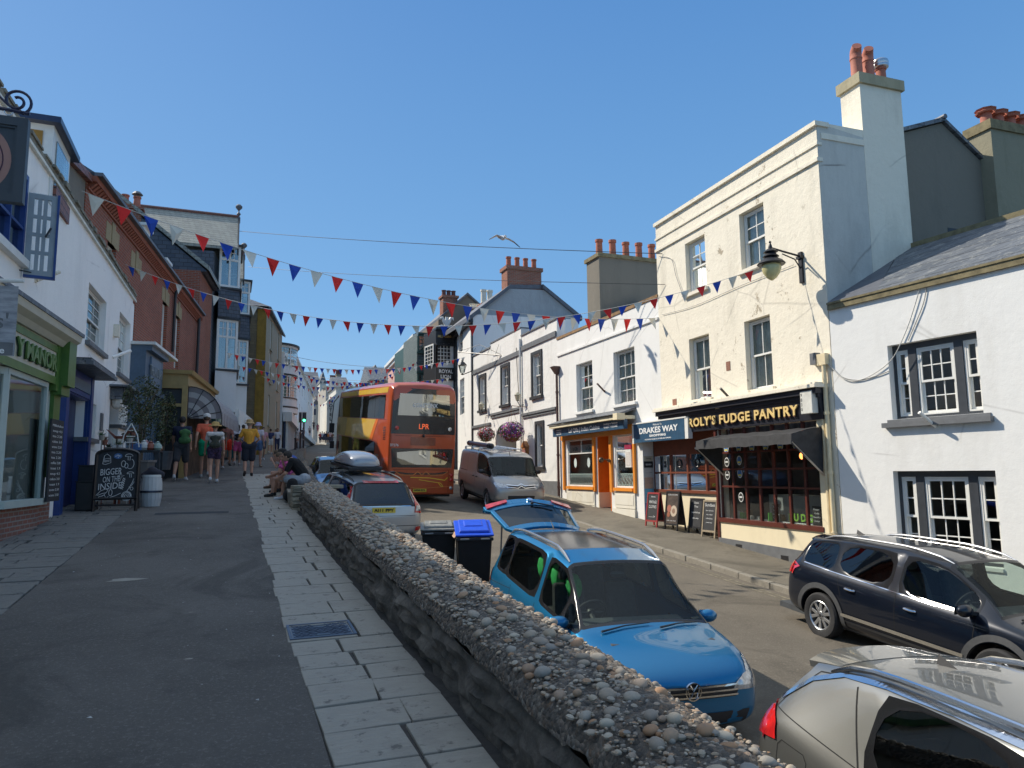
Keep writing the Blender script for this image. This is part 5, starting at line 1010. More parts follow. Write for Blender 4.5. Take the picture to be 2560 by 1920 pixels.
simple_house('grey roofed house on the hill above the top of the street',757,800,968,990,260,MATS['pale_grey_render'],roof='side',rh=7,wins=[(768,980,3,5),(780,980,3,5),(792,980,3,5)],depth=22)
simple_house('low house with pale walls on the left of the distant hill',742,770,980,1000,230,MATS['side_white'],roof='side',rh=4,depth=12,wins=[(755,990,3,4)])
simple_house('small white gabled house on the hill behind the bunting',800,815,958,985,250,MATS['side_white'],roof='gable',rh=4)
random.seed(31);mb=MB();hp=aty(790,962,330)
vs=[];nx=60;nyy=10
for j in range(nyy+1):
 for i in range(nx+1):
  x=lerp(i/nx,-60,260);y=300+j*30;vs.append((x,y,10+(hp.z-9)*min(1,j/4)*(.75+.25*math.sin(x*.021+1))+mn.noise(Vector((x*.05,y*.05,0)))*4))
mb.add(vs,[(j*(nx+1)+i,j*(nx+1)+i+1,(j+1)*(nx+1)+i+1,(j+1)*(nx+1)+i)for j in range(nyy)for i in range(nx)])
tag(mb.build('hills',mat('far_hill',(.07,.085,.05),.95,0,.4,.08,.3),smooth=True),kind='structure')
# left-hand side of the street
FL=Fac((-3.05,7.0),(-2.55,24.5),'L')
b=thing('long_white_building','long white rendered building with blue doorway and sash windows on the left','building',FL.p(9,0,.9))
bl=mat('blue_paint',(.018,.05,.20),.4,0,.12,6,.05);blg=mat('grey_blue_paint',(.10,.15,.21),.5,0,.12,6,.05);paleb=mat('pale_blue_grey',(.30,.34,.36),.5,0,.1,6,.05)
h1=hole(FL,223,705,259,888);h2=hole(FL,300,778,319,952);h3=hole(FL,213,1000,236,1100);h4_=hole(FL,298,1012,311,1068);hd=hole(FL,160,975,197,1284);hd=(hd[0],hd[1],.4,hd[3]);hd2=hole(FL,276,998,294,1085);hd2=(hd2[0],hd2[1],.9,hd2[3])
u_a,z_a=FL.uv(0,520);u_b,z_b=FL.uv(53,640);hc=(u_a-.9,u_b,z_b-.05,z_b+1.2)
UE=15.45
lwm=MATS['left_white']
wall(FL,-9,UE,-1.5,6.55,[h1+(.22,),h2+(.22,),h3+(.18,),h4_+(.2,),hd+(.3,),hd2+(.4,),hc+(.12,)],lwm,b,mass=4)
mb=MB();FL.box(mb,-9,UE,6.55,6.63,-.3,.04);
random.seed(4)
for i in range(60):u=-9+i*.41;FL.box(mb,u,u+random.uniform(.2,.42),6.63,6.66+random.uniform(0,.06),-.3,.06+random.uniform(0,.03))
sub(mb,'eaves_tiles',mat('lichen_tile',(.23,.21,.16),.9,0,.35,9,.5),b)
mb=MB();FL.box(mb,-9,UE,6.48,6.53,0.0,.055);sub(mb,'gutter_line',MATS['lace'],b)
mbx=MB();FL.box(mbx,-9,UE-.1,0,6.4,-3.1,-3.0);FL.box(mbx,-9,UE-.1,3.3,3.4,-3,-.5);sub(mbx,'interior',mroom,b)
for h,c_,r in((h1,3,3),(h2,3,3),(h3,3,3),(h4_,3,3)):sash(FL,h[0]+.01,h[1]-.01,h[2]+.01,h[3]-.01,-.13,b,cols=c_,rt=r,rb=r,fw=.05,sill=.06 if r else 0,sillm=MATS['grey_trim'])
mb=MB();roofplane(mb,[FL.p(-9,-.2,6.6),FL.p(4,-.2,6.6),FL.p(4,-2.5,8.1),FL.p(-9,-2.5,8.1)],.1);sub(mb,'roof',MATS['roof_slate'],b)
mb=MB();FL.box(mb,hd[0]-.22,hd[0],.4,hd[3]+.45,-.02,.10);FL.box(mb,hd[1],hd[1]+.22,.4,hd[3]+.45,-.02,.10);FL.box(mb,hd[0],hd[1],hd[3],hd[3]+.45,-.02,.08);o=sub(mb,'door_surround',bl,b)
mb=MB();FL.box(mb,hd[0],hd[0]+.03,.4,hd[3],-.3,.05);FL.box(mb,hd[1]-.03,hd[1],.4,hd[3],-.3,.05);FL.box(mb,hd[0]+.03,hd[1]-.03,hd[3]-.03,hd[3],-.3,.05);sub(mb,'door_lining',bl,o)
mb=MB();FL.box(mb,hd[0]+.1,hd[1]-.1,hd[3]+.1,hd[3]+.3,.08,.10);sub(mb,'frieze_panel',blg,o)
mb=MB();FL.box(mb,hd[0]+.03,hd[1]-.03,.4,hd[3]-.03,-.22,-.16);sub(mb,'door',mat('deep_blue',(.012,.022,.09),.4,0,.2,5,.05),b)
mb=MB();uM=(hd[0]+hd[1])/2;FL.box(mb,uM-.25,uM+.0,2.35,2.65,-.16,-.155);sub(mb,'door_notice',MATS['sticker_white'],b)
mb=MB();FL.box(mb,hd[0]-.3,hd[1]+.35,hd[3]+.45,hd[3]+.52,-.02,.50);FL.box(mb,hd[0]-.26,hd[1]+.3,hd[3]+.52,hd[3]+.58,-.02,.46);sub(mb,'door_hood',MATS['roof_slate'],b)
mb=MB();FL.box(mb,hd2[0]-.25,hd2[1]+.3,hd2[3]+.28,hd2[3]+.34,-.02,.45);FL.box(mb,hd2[0]-.1,hd2[0]-.03,hd2[3]+.0,hd2[3]+.28,0,.3);FL.box(mb,hd2[1]+.05,hd2[1]+.12,hd2[3]+.0,hd2[3]+.28,0,.3);sub(mb,'far_door_hood',MATS['roof_slate'],b)
mb=MB();FL.box(mb,hd2[0],hd2[0]+.35,.9,hd2[3],-.35,-.1);sub(mb,'far_door',mat('brown_door',(.16,.06,.03),.5),b)
mb=MB();u,z=FL.uv(285,826);FL.box(mb,u-.1,u+.1,z-.16,z+.14,0,.12);sub(mb,'alarm_cover',MATS['cream_render'],b)
mb=MB();u,z=FL.uv(252,1055);FL.box(mb,u-.12,u+.12,z-.2,z+.2,0,.03);sub(mb,'wall_plaque',MATS['grey_trim'],b)
mb=MB();u,z=FL.uv(278,1005);mb.sphere(FL.p(u,.12,z),.13,8,6,(1,1,1.4));sub(mb,'bulkhead_light',MATS['aged_white_plastic'],b,smooth=True)
mb=MB();u,z=FL.uv(282,883);mb.tube([FL.p(u,0,z-.1),FL.p(u+.25,.35,z+.12)],.04,8);sub(mb,'flag_socket',lwm,b)
cable(None,[fp(FL,182,582,.03),fp(FL,180,600,.02),fp(FL,172,680,.02),fp(FL,163,760,.02),fp(FL,160,795,.02),fp(FL,164,815,.03)],.014,MATS['iron'],'wall_cable').parent=b;b.children[-1].location=-wloc(b)
cable(None,[fp(FL,182,582,.03),fp(FL,196,590,.1),fp(FL,212,592,.1),fp(FL,238,575,.1)],.008,MATS['iron'],'loose_cable').parent=b;b.children[-1].location=-wloc(b)
w_=MB();bars(FL,w_,hc[0],hc[1],hc[2],hc[3],-.10,.03,.07,3,3,.04);win=w_.build('casement_window',bl,b);g=MB();g.quad(FL.p(hc[0],-.04,hc[2]),FL.p(hc[1],-.04,hc[2]),FL.p(hc[1],-.04,hc[3]),FL.p(hc[0],-.04,hc[3]));sub(g,'pane',MATS['glass_sky'],win)
mb=MB();FL.box(mb,hc[0]-.1,hc[1]+.1,hc[2]-.12,hc[2]-.01,-.1,.10);sub(mb,'sill',MATS['white_frame'],win)
hp_=FL.p(hc[1]+.03,.03,0);lf=Fac((hp_.x,hp_.y),(hp_.x+.36,hp_.y+.06),'L');hc=hc[:2]+(aty(110,692,hp_.y).z,aty(112,482,hp_.y).z);
w_=MB();bars(lf,w_,0,lf.L,hc[2]+.02,hc[3]-.02,-.05,.0,.075,3,4,.05);leaf=w_.build('open_leaf',paleb,b)
w_=MB();lf.box(w_,lf.L,lf.L+.03,hc[2]+.0,hc[3],-.06,.02);lf.box(w_,0,lf.L+.03,hc[2]-.02,hc[2]+.02,-.06,.0);sub(w_,'leaf_edge',bl,leaf)
w_=MB();w_.tube([lf.p(.1,.02,hc[2]+.05),lf.p(-.15,.1,hc[2]+.06)],.01,5);w_.tube([lf.p(lf.L-.06,.03,hc[2]+.75),lf.p(lf.L-.12,.05,hc[2]+.6)],.014,6);sub(w_,'catch',MATS['iron'],leaf)
g=MB();g.quad(lf.p(0.05,-.02,hc[2]),lf.p(lf.L,-.02,hc[2]),lf.p(lf.L,-.02,hc[3]),lf.p(0.05,-.02,hc[3]));sub(g,'pane',glassmat('clear_glass',(.85,.87,.87),.06),leaf)
FG=Fac((-2.86,11.6),(-2.615,15.0),'L')
gr=mat('leaf_green',(.075,.16,.03),.4,0,.15,6,.05);dgr=mat('deep_green',(.02,.075,.02),.4,0,.2,6,.05);cr_=mat('pale_cream_board',(.52,.50,.40),.5,0,.06,5,.05);sgm=mat('sage_frame',(.42,.48,.44),.5,0,.06,6,.05)
b=thing('green_shopfront','cream and green shopfront with a bay window, brick base and raised lettering','shopfront',FG.p(1.5,0,.8))
mb=MB();FG.box(mb,-5,2.55,3.98,4.04,-.4,.30);sub(mb,'slate_top',MATS['roof_slate'],b)
mb=MB();P=[(0,3.98),(.28,3.98),(.26,3.88),(.16,3.82),(.10,3.74),(0,3.74)];mb.prism([FG.p(-5,d,z)for d,z in P],FG.d*7.5);sub(mb,'cornice',cr_,b)
mb=MB();FG.box(mb,-5,2.0,3.12,3.74,-.1,.05);fas=sub(mb,'fascia_board',cr_,b)
mb=MB();FG.box(mb,-5,2.0,3.62,3.72,.05,.07);FG.box(mb,-5,2.0,3.10,3.22,.05,.07);FG.box(mb,1.95,2.1,3.0,3.74,-.05,.075);FG.box(mb,2.1,2.45,1.6,3.1,-.15,.02);FG.box(mb,2.1,2.52,3.1,3.98,-.1,.20);FG.box(mb,2.08,2.56,2.95,3.1,-.1,.12);sub(mb,'green_frame',gr,b)
MG=mat('letter_green',(.10,.20,.05),.45,0,.1,9,0)
uy0,uy1=FG.uv(38,850,.06)[0],FG.uv(137,905,.06)[0];lettering('Y MANOR',FG.p((uy0+uy1)/2+.015,.072,3.40),FG.right,(0,0,1),.34,dgr,fas,.012,.012,width=uy1-uy0);lettering('Y MANOR',FG.p((uy0+uy1)/2,.09,3.41),FG.right,(0,0,1),.34,MG,fas,.012,.010,width=uy1-uy0)
ub_=1.75
mb=MB();FG.box(mb,.0,.07,1.25,3.1,-.05,.03);FG.box(mb,.07,ub_,3.02,3.1,-.05,.03);FG.box(mb,.78,.84,1.25,3.02,-.04,.03)if False else None;FG.box(mb,ub_-.07,ub_,1.25,3.02,-.05,.03);FG.box(mb,-.02,ub_+.05,1.18,1.28,-.3,.10);FG.box(mb,ub_,ub_+.38,1.22,3.1,-.1,-.04)
sd=Fac((FG.p(0,0,0).x-.55,FG.p(0,0,0).y-.42),(FG.p(0,0,0).x,FG.p(0,0,0).y),'L');
for(a,e,z0,z1)in((0,.07,1.25,3.1),(.07,sd.L,3.0,3.1),(0,sd.L+.05,1.18,1.28),(sd.L-.05,sd.L+.02,1.28,3.0)):sd.box(mb,a,e,z0,z1,-.05,.05)
bay=sub(mb,'bay_window',sgm,b)
g=MB();g.quad(FG.p(.05,-.01,1.25),FG.p(ub_,-.01,1.25),FG.p(ub_,-.01,3.05),FG.p(.05,-.01,3.05));g.quad(sd.p(0,-.01,1.25),sd.p(sd.L,-.01,1.25),sd.p(sd.L,-.01,3.05),sd.p(0,-.01,3.05));sub(g,'pane',MATS['glass_sky'],bay)
mb=MB();sd.box(mb,.1,sd.L-.08,1.3,2.95,-.20,-.17);bl_=sub(mb,'window_blind',mat('beige_blind',(.42,.35,.25),.8,0,.08,4,0),b)
mb=MB();sd.box(mb,.1,sd.L-.08,2.45,2.8,-.169,-.165);bn=sub(mb,'blind_band',cr_,bl_);lettering('Dolls',sd.p(sd.L*.55,-.16,2.6),sd.right,(0,0,1),.2,MATS['grey_trim'],bn,.001)
mb=MB();FG.box(mb,.0,ub_,.3,1.18,-.2,.0);sd.box(mb,0,sd.L-.01,.3,1.18,-.2,.0);sub(mb,'brick_base',MATS['low_brick'],b)
mb=MB();FG.box(mb,ub_,2.5,.3,1.25,-.2,-.05);sub(mb,'side_base',MATS['low_brick'],b)
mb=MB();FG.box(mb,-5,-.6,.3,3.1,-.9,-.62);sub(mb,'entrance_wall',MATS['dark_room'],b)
mb=MB();FG.box(mb,-4.8,-.9,1.2,2.8,-.61,-.58);sub(mb,'near_window_pane',MATS['glass_sky'],b)
random.seed(12)
for k in range(5):mb=MB();u=.25+k*.3;FG.box(mb,u,u+.12,1.3,1.5+random.uniform(0,.6),-.45,-.35);sub(mb,'window_display',mat('disp%d'%k,random.choice([(.3,.08,.06),(.2,.1,.3),(.35,.3,.22)]),.7),b)
t=thing('price_board','tall narrow chalk price board hanging on the green shopfront','chalk board',FG.p(2,0,1.7));mb=MB();FG.box(mb,1.62,2.28,1.22,2.52,.11,.14);pn=sub(mb,'board_panel',slatem,t)
random.seed(6)
for k in range(14):
 z=2.42-k*.085;lettering(random.choice(['tea 2.20','coffee 2.80','scone 2.50','cakes 3.0','soup 4.5','toast 1.9'])if k else 'Milkshakes',FG.p(1.95,.145,z),FG.right,(0,0,1),.055,chalk,pn,.001,width=.5 if k else .56)
ys_=6.9;P=lambda px,py:aty(px,py,ys_)
t=thing('hanging_sign','dark framed hanging sign with a pink circle below a scrolled iron bracket','sign',P(20,400));pr=P(66,400).x;x0=pr-.88;ztop=P(40,296).z;zbot=P(40,508).z
def bxs(mb,xa,xb,za,zb,ya,yb):mb.box((xa,ya,za),(xb,yb,zb))
mb=MB();bxs(mb,x0,pr,zbot,ztop,ys_,ys_+.05);f=.075;bxs(mb,x0,pr,ztop-f,ztop,ys_-.03,ys_);bxs(mb,x0,pr,zbot,zbot+f,ys_-.03,ys_);bxs(mb,x0,x0+f,zbot+f,ztop-f,ys_-.03,ys_);bxs(mb,pr-f,pr,zbot+f,ztop-f,ys_-.03,ys_)
bxs(mb,x0+f,pr-f,ztop-f-.02,ztop-f,ys_-.015,ys_);bxs(mb,pr-f-.02,pr-f,zbot+f,ztop-f-.02,ys_-.015,ys_)
s_=sub(mb,'sign_board',mat('slate_paint',(.045,.055,.065),.5,0,.1,5,.05),t)
cx=(x0+pr)/2-.0;cz=P(0,400).z;mb=MB();mb.add([(cx+.335*math.cos(6.283*i/40),ys_-.002,cz+.335*math.sin(6.283*i/40))for i in range(40)],[tuple(range(40))]);dc=sub(mb,'pink_disc',mat('dusty_pink',(.36,.19,.15),.6,0,.05,5,0),s_)
mb=MB();r=.27;mb.add([(cx+(r+q)*math.cos(6.283*i/40),ys_-.004,cz+(r+q)*math.sin(6.283*i/40))for q in(0,.01)for i in range(40)],[(i,(i+1)%40,40+(i+1)%40,40+i)for i in range(40)]);sub(mb,'thin_ring',mat('plum',(.05,.01,.03),.6),dc)
mb=MB();zb=P(30,273).z;xr=P(75,282).x;xw=-3.05
mb.tube([(xw,ys_,zb+.06),(xr,ys_,zb-.02)],.016,6);mb.tube([(xw,ys_,zb+.75),(P(-10,232).x,ys_,P(-10,232).z),(P(20,262).x,ys_,P(20,262).z),(P(36,272).x,ys_,P(36,272).z)],.011,6)
c=P(46,254);sp=[]
for i in range(34):a=-1.2+i*.29;r=.115*(1-i/46);sp.append((c.x-.01+r*math.cos(a),ys_,c.z+r*math.sin(a)))
mb.tube(sp,.012,6);sub(mb,'scroll_bracket',mat('blue_black_iron',(.02,.025,.06),.4,.3,.1,9,0),t,smooth=True)
mb=MB();xh=P(22,280).x;mb.lathe([(.028,-.006),(.036,-.006),(.036,.006),(.028,.006)],(xh,ys_,ztop+.05),(0,1,0),12,closed=True);mb.tube([(xh,ys_,zb-.01),(xh,ys_,ztop+.07)],.008,6);sub(mb,'hanging_ring',MATS['steel'],t)
yb=8.6;P=lambda px,py:aty(px,py,yb);t=thing('shop_banner','pale printed fabric banner hanging over the green shopfront','banner',P(20,800));tl=P(47,716);bl2=P(33,890)
mb=MB();xl=-2.95;n=8;vs=[]
for i in range(n+1):
 for j in range(n+1):vs.append((lerp(i/n,xl,tl.x),yb+.02*math.sin(i*.9+j*.3),lerp(j/n,bl2.z,tl.z)))
mb.add(vs,[(i*(n+1)+j,i*(n+1)+j+1,(i+1)*(n+1)+j+1,(i+1)*(n+1)+j)for i in range(n)for j in range(n)]);m,nn,p=newmat('banner_print');v=coord(nn);mp=N(nn,'ShaderNodeMapping');mp.inputs['Scale'].default_value=(3,3,14);L(nn,v,mp.inputs[0]);L(nn,ramp(nn,noise(nn,mp.outputs[0],2,6),[(.35,(.24,.25,.27)),(.65,(.42,.43,.45))]),p.inputs['Base Color']);p.inputs['Roughness'].default_value=.8
fab=sub(mb,'fabric',m,t,smooth=True)
mb=MB();mb.box((xl,yb-.045,bl2.z),(tl.x,yb-.04,bl2.z+.13));gb=sub(mb,'grey_strip',MATS['grey_trim'],fab)
lettering("s'",(P(8,806).x,yb-.05,P(8,806).z),(1,0,0),(0,0,1),.22,MATS['grey_trim'],fab,.001,.002);lettering('e',(P(8,878).x,yb-.05,P(8,878).z),(1,0,0),(0,0,1),.09,wl,fab,.001,.002)
mb=MB();mb.tube([(-3.0,yb,tl.z+.0),(P(60,706).x,yb,tl.z+.06)],.022,8);sub(mb,'banner_pole',MATS['white_frame'],t,smooth=True)
flagholder('pale timber arm fixed to the white wall beneath the open casement window',FL,88,700,MATS['cream_render'],(.7,.25,.35),.08)
# brick building
F6=Fac((-2.6,22.3),(-1.39,32.5),'L')
b=thing('brick_building','red brick building with stone lintels and terracotta cornice on the left','building',F6.p(5,0,1.5))
stn=stonemat('lintel_stone',(.42,.32,.17),(.36,.28,.15),(.2,.15,.09))
def wp(px0,py0,px1,py1):return hole(F6,px0,py0,px1,py1)
k1=wp(333,715,343,760);kA=(-2.6,-1.7,5.6,7.2);
hA=(F6.uv(412,800)[0],F6.uv(424,880)[0],F6.uv(412,875)[1],F6.uv(412,778)[1]);
wins=[]
for px in(275,338,416,450):
 u=F6.uv(px,700)[0];wins.append((u-.38,u+.38,5.45,7.35))
wall(F6,-4.6,.15,6.4,8.15,[h+(.2,)for h in wins if h[1]<.15],MATS['red_brick'],b,mass=5)
wall(F6,.15,F6.L,-.5,8.15,[h+(.2,)for h in wins if h[0]>.15],MATS['red_brick'],b,mass=5)
for h in wins:
 sash(F6,h[0],h[1],h[2],h[3],-.12,b,cols=1,rt=1,rb=1,fw=.07)
 mb=MB();F6.box(mb,h[0]-.2,h[1]+.2,h[3],h[3]+.45,-.1,.012);F6.box(mb,(h[0]+h[1])/2-.14,(h[0]+h[1])/2+.14,h[3]-.0,h[3]+.55,0,.03);sub(mb,'stone_lintel',stn,b)
mb=MB();F6.box(mb,-4.6,F6.L,7.98,8.03,0,.05);F6.box(mb,-4.6,F6.L,8.15,8.28,-.2,.20)
tc=MATS['terracotta']
for i in range(86):u=-4.5+i*.175;mb.hexa([F6.p(u,0,8.03),F6.p(u+.1,0,8.03),F6.p(u+.1,.06,8.03),F6.p(u,.06,8.03),F6.p(u,0,8.15),F6.p(u+.1,0,8.15),F6.p(u+.1,.18,8.15),F6.p(u,.18,8.15)])
sub(mb,'cornice',mat('brick_terracotta',(.30,.10,.06),.85,0,.2,12,.3),b)
mb=MB();F6.box(mb,-4.6,F6.L+.02,8.28,8.36,.02,.32);sub(mb,'gutter',MATS['lead'],b)
mb=MB();mb.tube([F6.p(5.1,.12,8.2),F6.p(5.1,.08,7.8),F6.p(5.1,.08,5.9)],.05,8);mb.tube([F6.p(F6.L-.35,.12,8.3),F6.p(F6.L-.35,.1,3.2)],.06,8);sub(mb,'downpipe',mat('soft_black',(.03,.03,.03)),b,smooth=True)
mb=MB();roofplane(mb,[F6.p(-4.6,.15,8.36),F6.p(F6.L,.15,8.36),F6.p(F6.L-.2,-3.4,12.1),F6.p(3,-3.4,12.1),F6.p(-.6,-2,10.0),F6.p(-4.6,-1.2,9.2)],.1);roof=sub(mb,'roof',MATS['hung_slate'],b)
for(u,z)in((3.0,9.4),(6.2,9.2)):
 mb=MB();F6.box(mb,u-.4,u+.4,z-.7,z+.15,-2.0,-.45);F6.box(mb,u-.47,u+.47,z+.15,z+.24,-2.1,-.36);o=sub(mb,'dormer',MATS['white_frame'],roof)
qa=aty(245,452,18.3);qb=aty(160,388,15.5)
mb=MB();mb.hexa([(qa.x-2.5,15.2,6.6),(qb.x+.0,15.2,6.6),(qa.x-.15,18.5,6.6),(qa.x-2.5,18.5,6.6),(qa.x-2.5,15.2,qb.z-.12),(qb.x,15.2,qb.z-.12),(qa.x-.15,18.5,qa.z-.1),(qa.x-2.5,18.5,qa.z-.1)]);sub(mb,'parapet_side',MATS['grey_render'],b)
mb=MB();mb.hexa([(qa.x-2.5,15.1,qb.z-.12),(qb.x+.08,15.1,qb.z-.12),(qa.x,18.6,qa.z-.1),(qa.x-2.5,18.6,qa.z-.1),(qa.x-2.5,15.1,qb.z+.05),(qb.x+.08,15.1,qb.z+.05),(qa.x,18.6,qa.z+.05),(qa.x-2.5,18.6,qa.z+.05)]);sub(mb,'tile_capping',MATS['clay_tile'],b)
x0,x1,zt=span(304,318,508,33);stackthing('left of two short red chimney pots on the brick building ridge',(x0-.1,33),(x1+.1,33.4),zt-1.3,zt,MATS['chimney_brick'],MATS['chimney_brick'],1,MATS['red_clay'],caph=.1,poth=.45,potr=.16)
x0,x1,zt=span(333,348,516,33);q=stackthing('cowled red chimney pot on the brick building ridge',(x0-.1,33),(x1+.1,33.4),zt-1.3,zt,MATS['chimney_brick'],MATS['chimney_brick'],1,MATS['red_clay'],caph=.1,poth=.5,potr=.16)
mb=MB();mb.lathe([(.22,0),(.12,.12),(0,.14)],((x0+x1)/2,33.2,zt+.6),k=12);mb.tube([((x0+x1)/2,33.2,zt+.4),((x0+x1)/2,33.2,zt+.62)],.03,5);sub(mb,'cowl',MATS['lead'],q)
b=thing('roof_dormer','white roof dormer with dark felt top above the white building','dormer',aty(130,350,15));
Y=13.2;a=aty(88,312,Y);c=aty(136,314,Y);d_=aty(177,372,20.5)
Y2_=14.5
mb=MB();mb.hexa([(a.x-2,Y,c.z-1.3),(c.x,Y,c.z-1.3),(c.x,Y2_,c.z-1.3),(a.x-2,Y2_,c.z-1.3),(a.x-2,Y,c.z),(c.x,Y,c.z),(c.x,Y2_,c.z),(a.x-2,Y2_,c.z)]);sub(mb,'dormer_wall',MATS['white_frame'],b)
mb=MB();mb.box((a.x-2.2,Y-.15,c.z),(c.x+.12,Y2_+.2,c.z+.1));sub(mb,'felt_top',MATS['navy_paint'],b)
mb=MB();mb.box((a.x-1.0,Y-.02,c.z-1.2),(c.x-.15,Y-.01,c.z-.12));sub(mb,'ochre_panel',mat('ochre_board',(.32,.17,.03),.7),b)
mb=MB();mb.box((c.x+.005,Y+.2,c.z-.95),(c.x+.02,Y2_-.15,c.z-.18));sub(mb,'dormer_glazing',MATS['glass_sky'],b)
mb=MB();mb.box((a.x-2.5,Y+.2,6.4),(c.x+.05,Y2_,c.z-1.25));sub(mb,'roof_base',MATS['clay_tile'],b)
uq=F6.uv(406,950,.38)[0]
SF=Fac((F6.p(-.05,.38,0).x,F6.p(-.05,.38,0).y),(F6.p(uq,.38,0).x,F6.p(uq,.38,0).y),'L');SL=SF.L
b=thing('grey_blue_shopfront','grey blue Victorian shopfront with pointed tracery below the brick upper floor','shopfront',SF.p(2,0,1.6))
mb=MB();SF.box(mb,-.1,SL+.9,5.25,5.33,-.8,.25);sub(mb,'hood_top',MATS['white_frame'],b)
mb=MB();SF.box(mb,0,SL,5.1,5.25,-.75,.15);SF.box(mb,0,SL,3.95,4.1,-.75,.08);SF.box(mb,0,SL,4.1,5.1,-.75,0);SF.box(mb,0,SL,1.2,2.0,-.75,0)
for i in range(9):u=SL*i/8;SF.box(mb,max(0,u-.05),u+.05,2.0,3.95,-.1,0.01)
for i in range(8):
 u0=SL*i/8;u1=SL*(i+1)/8;um=(u0+u1)/2;mb.prism([SF.p(u0+.05,-.02,3.95),SF.p(um,-.02,3.95),SF.p(u0+.12,-.02,3.5),SF.p(u0+.05,-.02,3.1)],SF.n*-.05);mb.prism([SF.p(u1-.05,-.02,3.95),SF.p(um,-.02,3.95),SF.p(u1-.12,-.02,3.5),SF.p(u1-.05,-.02,3.1)],SF.n*-.05)
SF.box(mb,.0,.08,2.0,3.95,-.75,-.1);mb2=b
fr=sub(mb,'joinery',blg,b)
mb=MB();SF.box(mb,.5,SL-.5,4.2,5.0,0,.05);bd=sub(mb,'fascia_board',mat('grey_blue_board',(.14,.20,.27),.5,0,.1,6,.05),b);lettering('THE SANCTUARY',SF.p(SL/2,.055,4.6),SF.right,(0,0,1),.42,paleb,bd,.02,.0,width=SL*.66)
g=MB();g.quad(SF.p(.02,-.06,2.0),SF.p(SL,-.06,2.0),SF.p(SL,-.06,3.95),SF.p(.02,-.06,3.95));sub(g,'pane',MATS['glass_sky'],b)
# ochre shopfront with striped awning
yo=F6.p(uq,0,0).y+.12;SO=Fac((-1.5,yo),(-.7,yo+6),'L')
b=thing('ochre_shopfront','ochre painted shopfront projecting from the brick building, with tall dark side window','shopfront',SO.p(1,0,2));och=mat('ochre_paint',(.36,.25,.09),.5,0,.1,6,.05)
q0=aty(400,960,yo);q1=aty(470,960,yo);zt=aty(430,925,yo).z;zb=aty(430,962,yo).z
mb=MB();xa,xb=q0.x,q1.x;y=yo
mb.hexa([(xa-.3,y,zb),(xb,y,zb),(xb+.7,y+6,zb),(xa-.3,y+6,zb),(xa-.3,y,zt-.12),(xb,y,zt-.12),(xb+.7,y+6,zt-.12),(xa-.3,y+6,zt-.12)]);mb.hexa([(xa-.3,y-.1,zt-.12),(xb+.1,y-.1,zt-.12),(xb+.8,y+6,zt-.12),(xa-.3,y+6,zt-.12),(xa-.3,y-.12,zt),(xb+.14,y-.12,zt),(xb+.84,y+6,zt),(xa-.3,y+6,zt)]);mb.box((xb-.16,y,1),(xb,y+.16,zb));mb.box((xa-.3,y,1),(xa-.05,y+.15,zb));mb.box((xa-.05,y+.02,aty(430,1012,y).z-.05),(xb-.16,y+.12,aty(430,1012,y).z+.05));mb.box((xa-.05,y+.01,zb-.1),(xb-.16,y+.12,zb));sub(mb,'joinery',och,b)
mb=MB();mb.box((xa-.3,y+.2,1),(xb-.02,y+.25,zb));sub(mb,'dark_window',MATS['black_paint'],b)
mb=MB();mb.hexa([(xb-.1,y+.3,1),(xb-.02,y+.3,1),(xb+.6,y+5.8,1),(xb+.5,y+5.8,1),(xb-.1,y+.3,zb),(xb-.02,y+.3,zb),(xb+.6,y+5.8,zb),(xb+.5,y+5.8,zb)]);sub(mb,'shop_opening',mat('shop_brown',(.10,.065,.035),.8,0,.6,3,0),b)
t=thing('striped_awning','curved canvas awning with grey and white stripes over the pavement shops','awning',(xb+.5,yo+3,3.8));st=mat('awning_white',(.40,.39,.38),.8,0,.06,5,.1);sg=mat('awning_grey',(.20,.185,.19),.8,0,.08,5,.1);y0,y1=yo+.45,yo+5.6
za=aty(470,966,yo+.45).z;R=1.02;n=7
mbs=[MB(),MB()];prof_=[(xb+R*math.sin(math.pi/2*i/n)*1.0,za-R*1.0*(1-math.cos(math.pi/2*i/n)))for i in range(n+1)];prof_.append((prof_[-1][0],prof_[-1][1]-.18));S=24
for k in range(S):
 ya=lerp(k/S,y0,y1);yb_=lerp((k+1)/S,y0,y1)
 dx=lambda y:(y-y0)*.115
 for i in range(len(prof_)-1):mbs[k%2].quad((prof_[i][0]+dx(ya),ya,prof_[i][1]),(prof_[i+1][0]+dx(ya),ya,prof_[i+1][1]),(prof_[i+1][0]+dx(yb_),yb_,prof_[i+1][1]),(prof_[i][0]+dx(yb_),yb_,prof_[i][1]))
sub(mbs[0],'canopy',st,t,smooth=True)
mb=MB();ce=(xb,y0,za-R)
for i in range(n):
 for q in range(6):
  if q%2==0:tgt=mb
  else:tgt=mbs[1]
  a,b_=prof_[i],prof_[i+1];f0,f1=q/6,(q+1)/6
  L0=lambda p,f:(lerp(f,ce[0],p[0]),y0,lerp(f,ce[2],p[1]))
  tgt.quad(L0(a,f0),L0(b_,f0),L0(b_,f1),L0(a,f1))
sub(mb,'side_fan',st,t);sub(mbs[1],'grey_stripes',sg,t)
mb=MB()
for i in range(0,n+1,2):mb.tube([ce,(prof_[i][0],y0-.01,prof_[i][1])],.014,5)
mb.tube([(p[0],y0-.01,p[1])for p in prof_],.014,5);sub(mb,'awning_ribs',MATS['black_paint'],t)
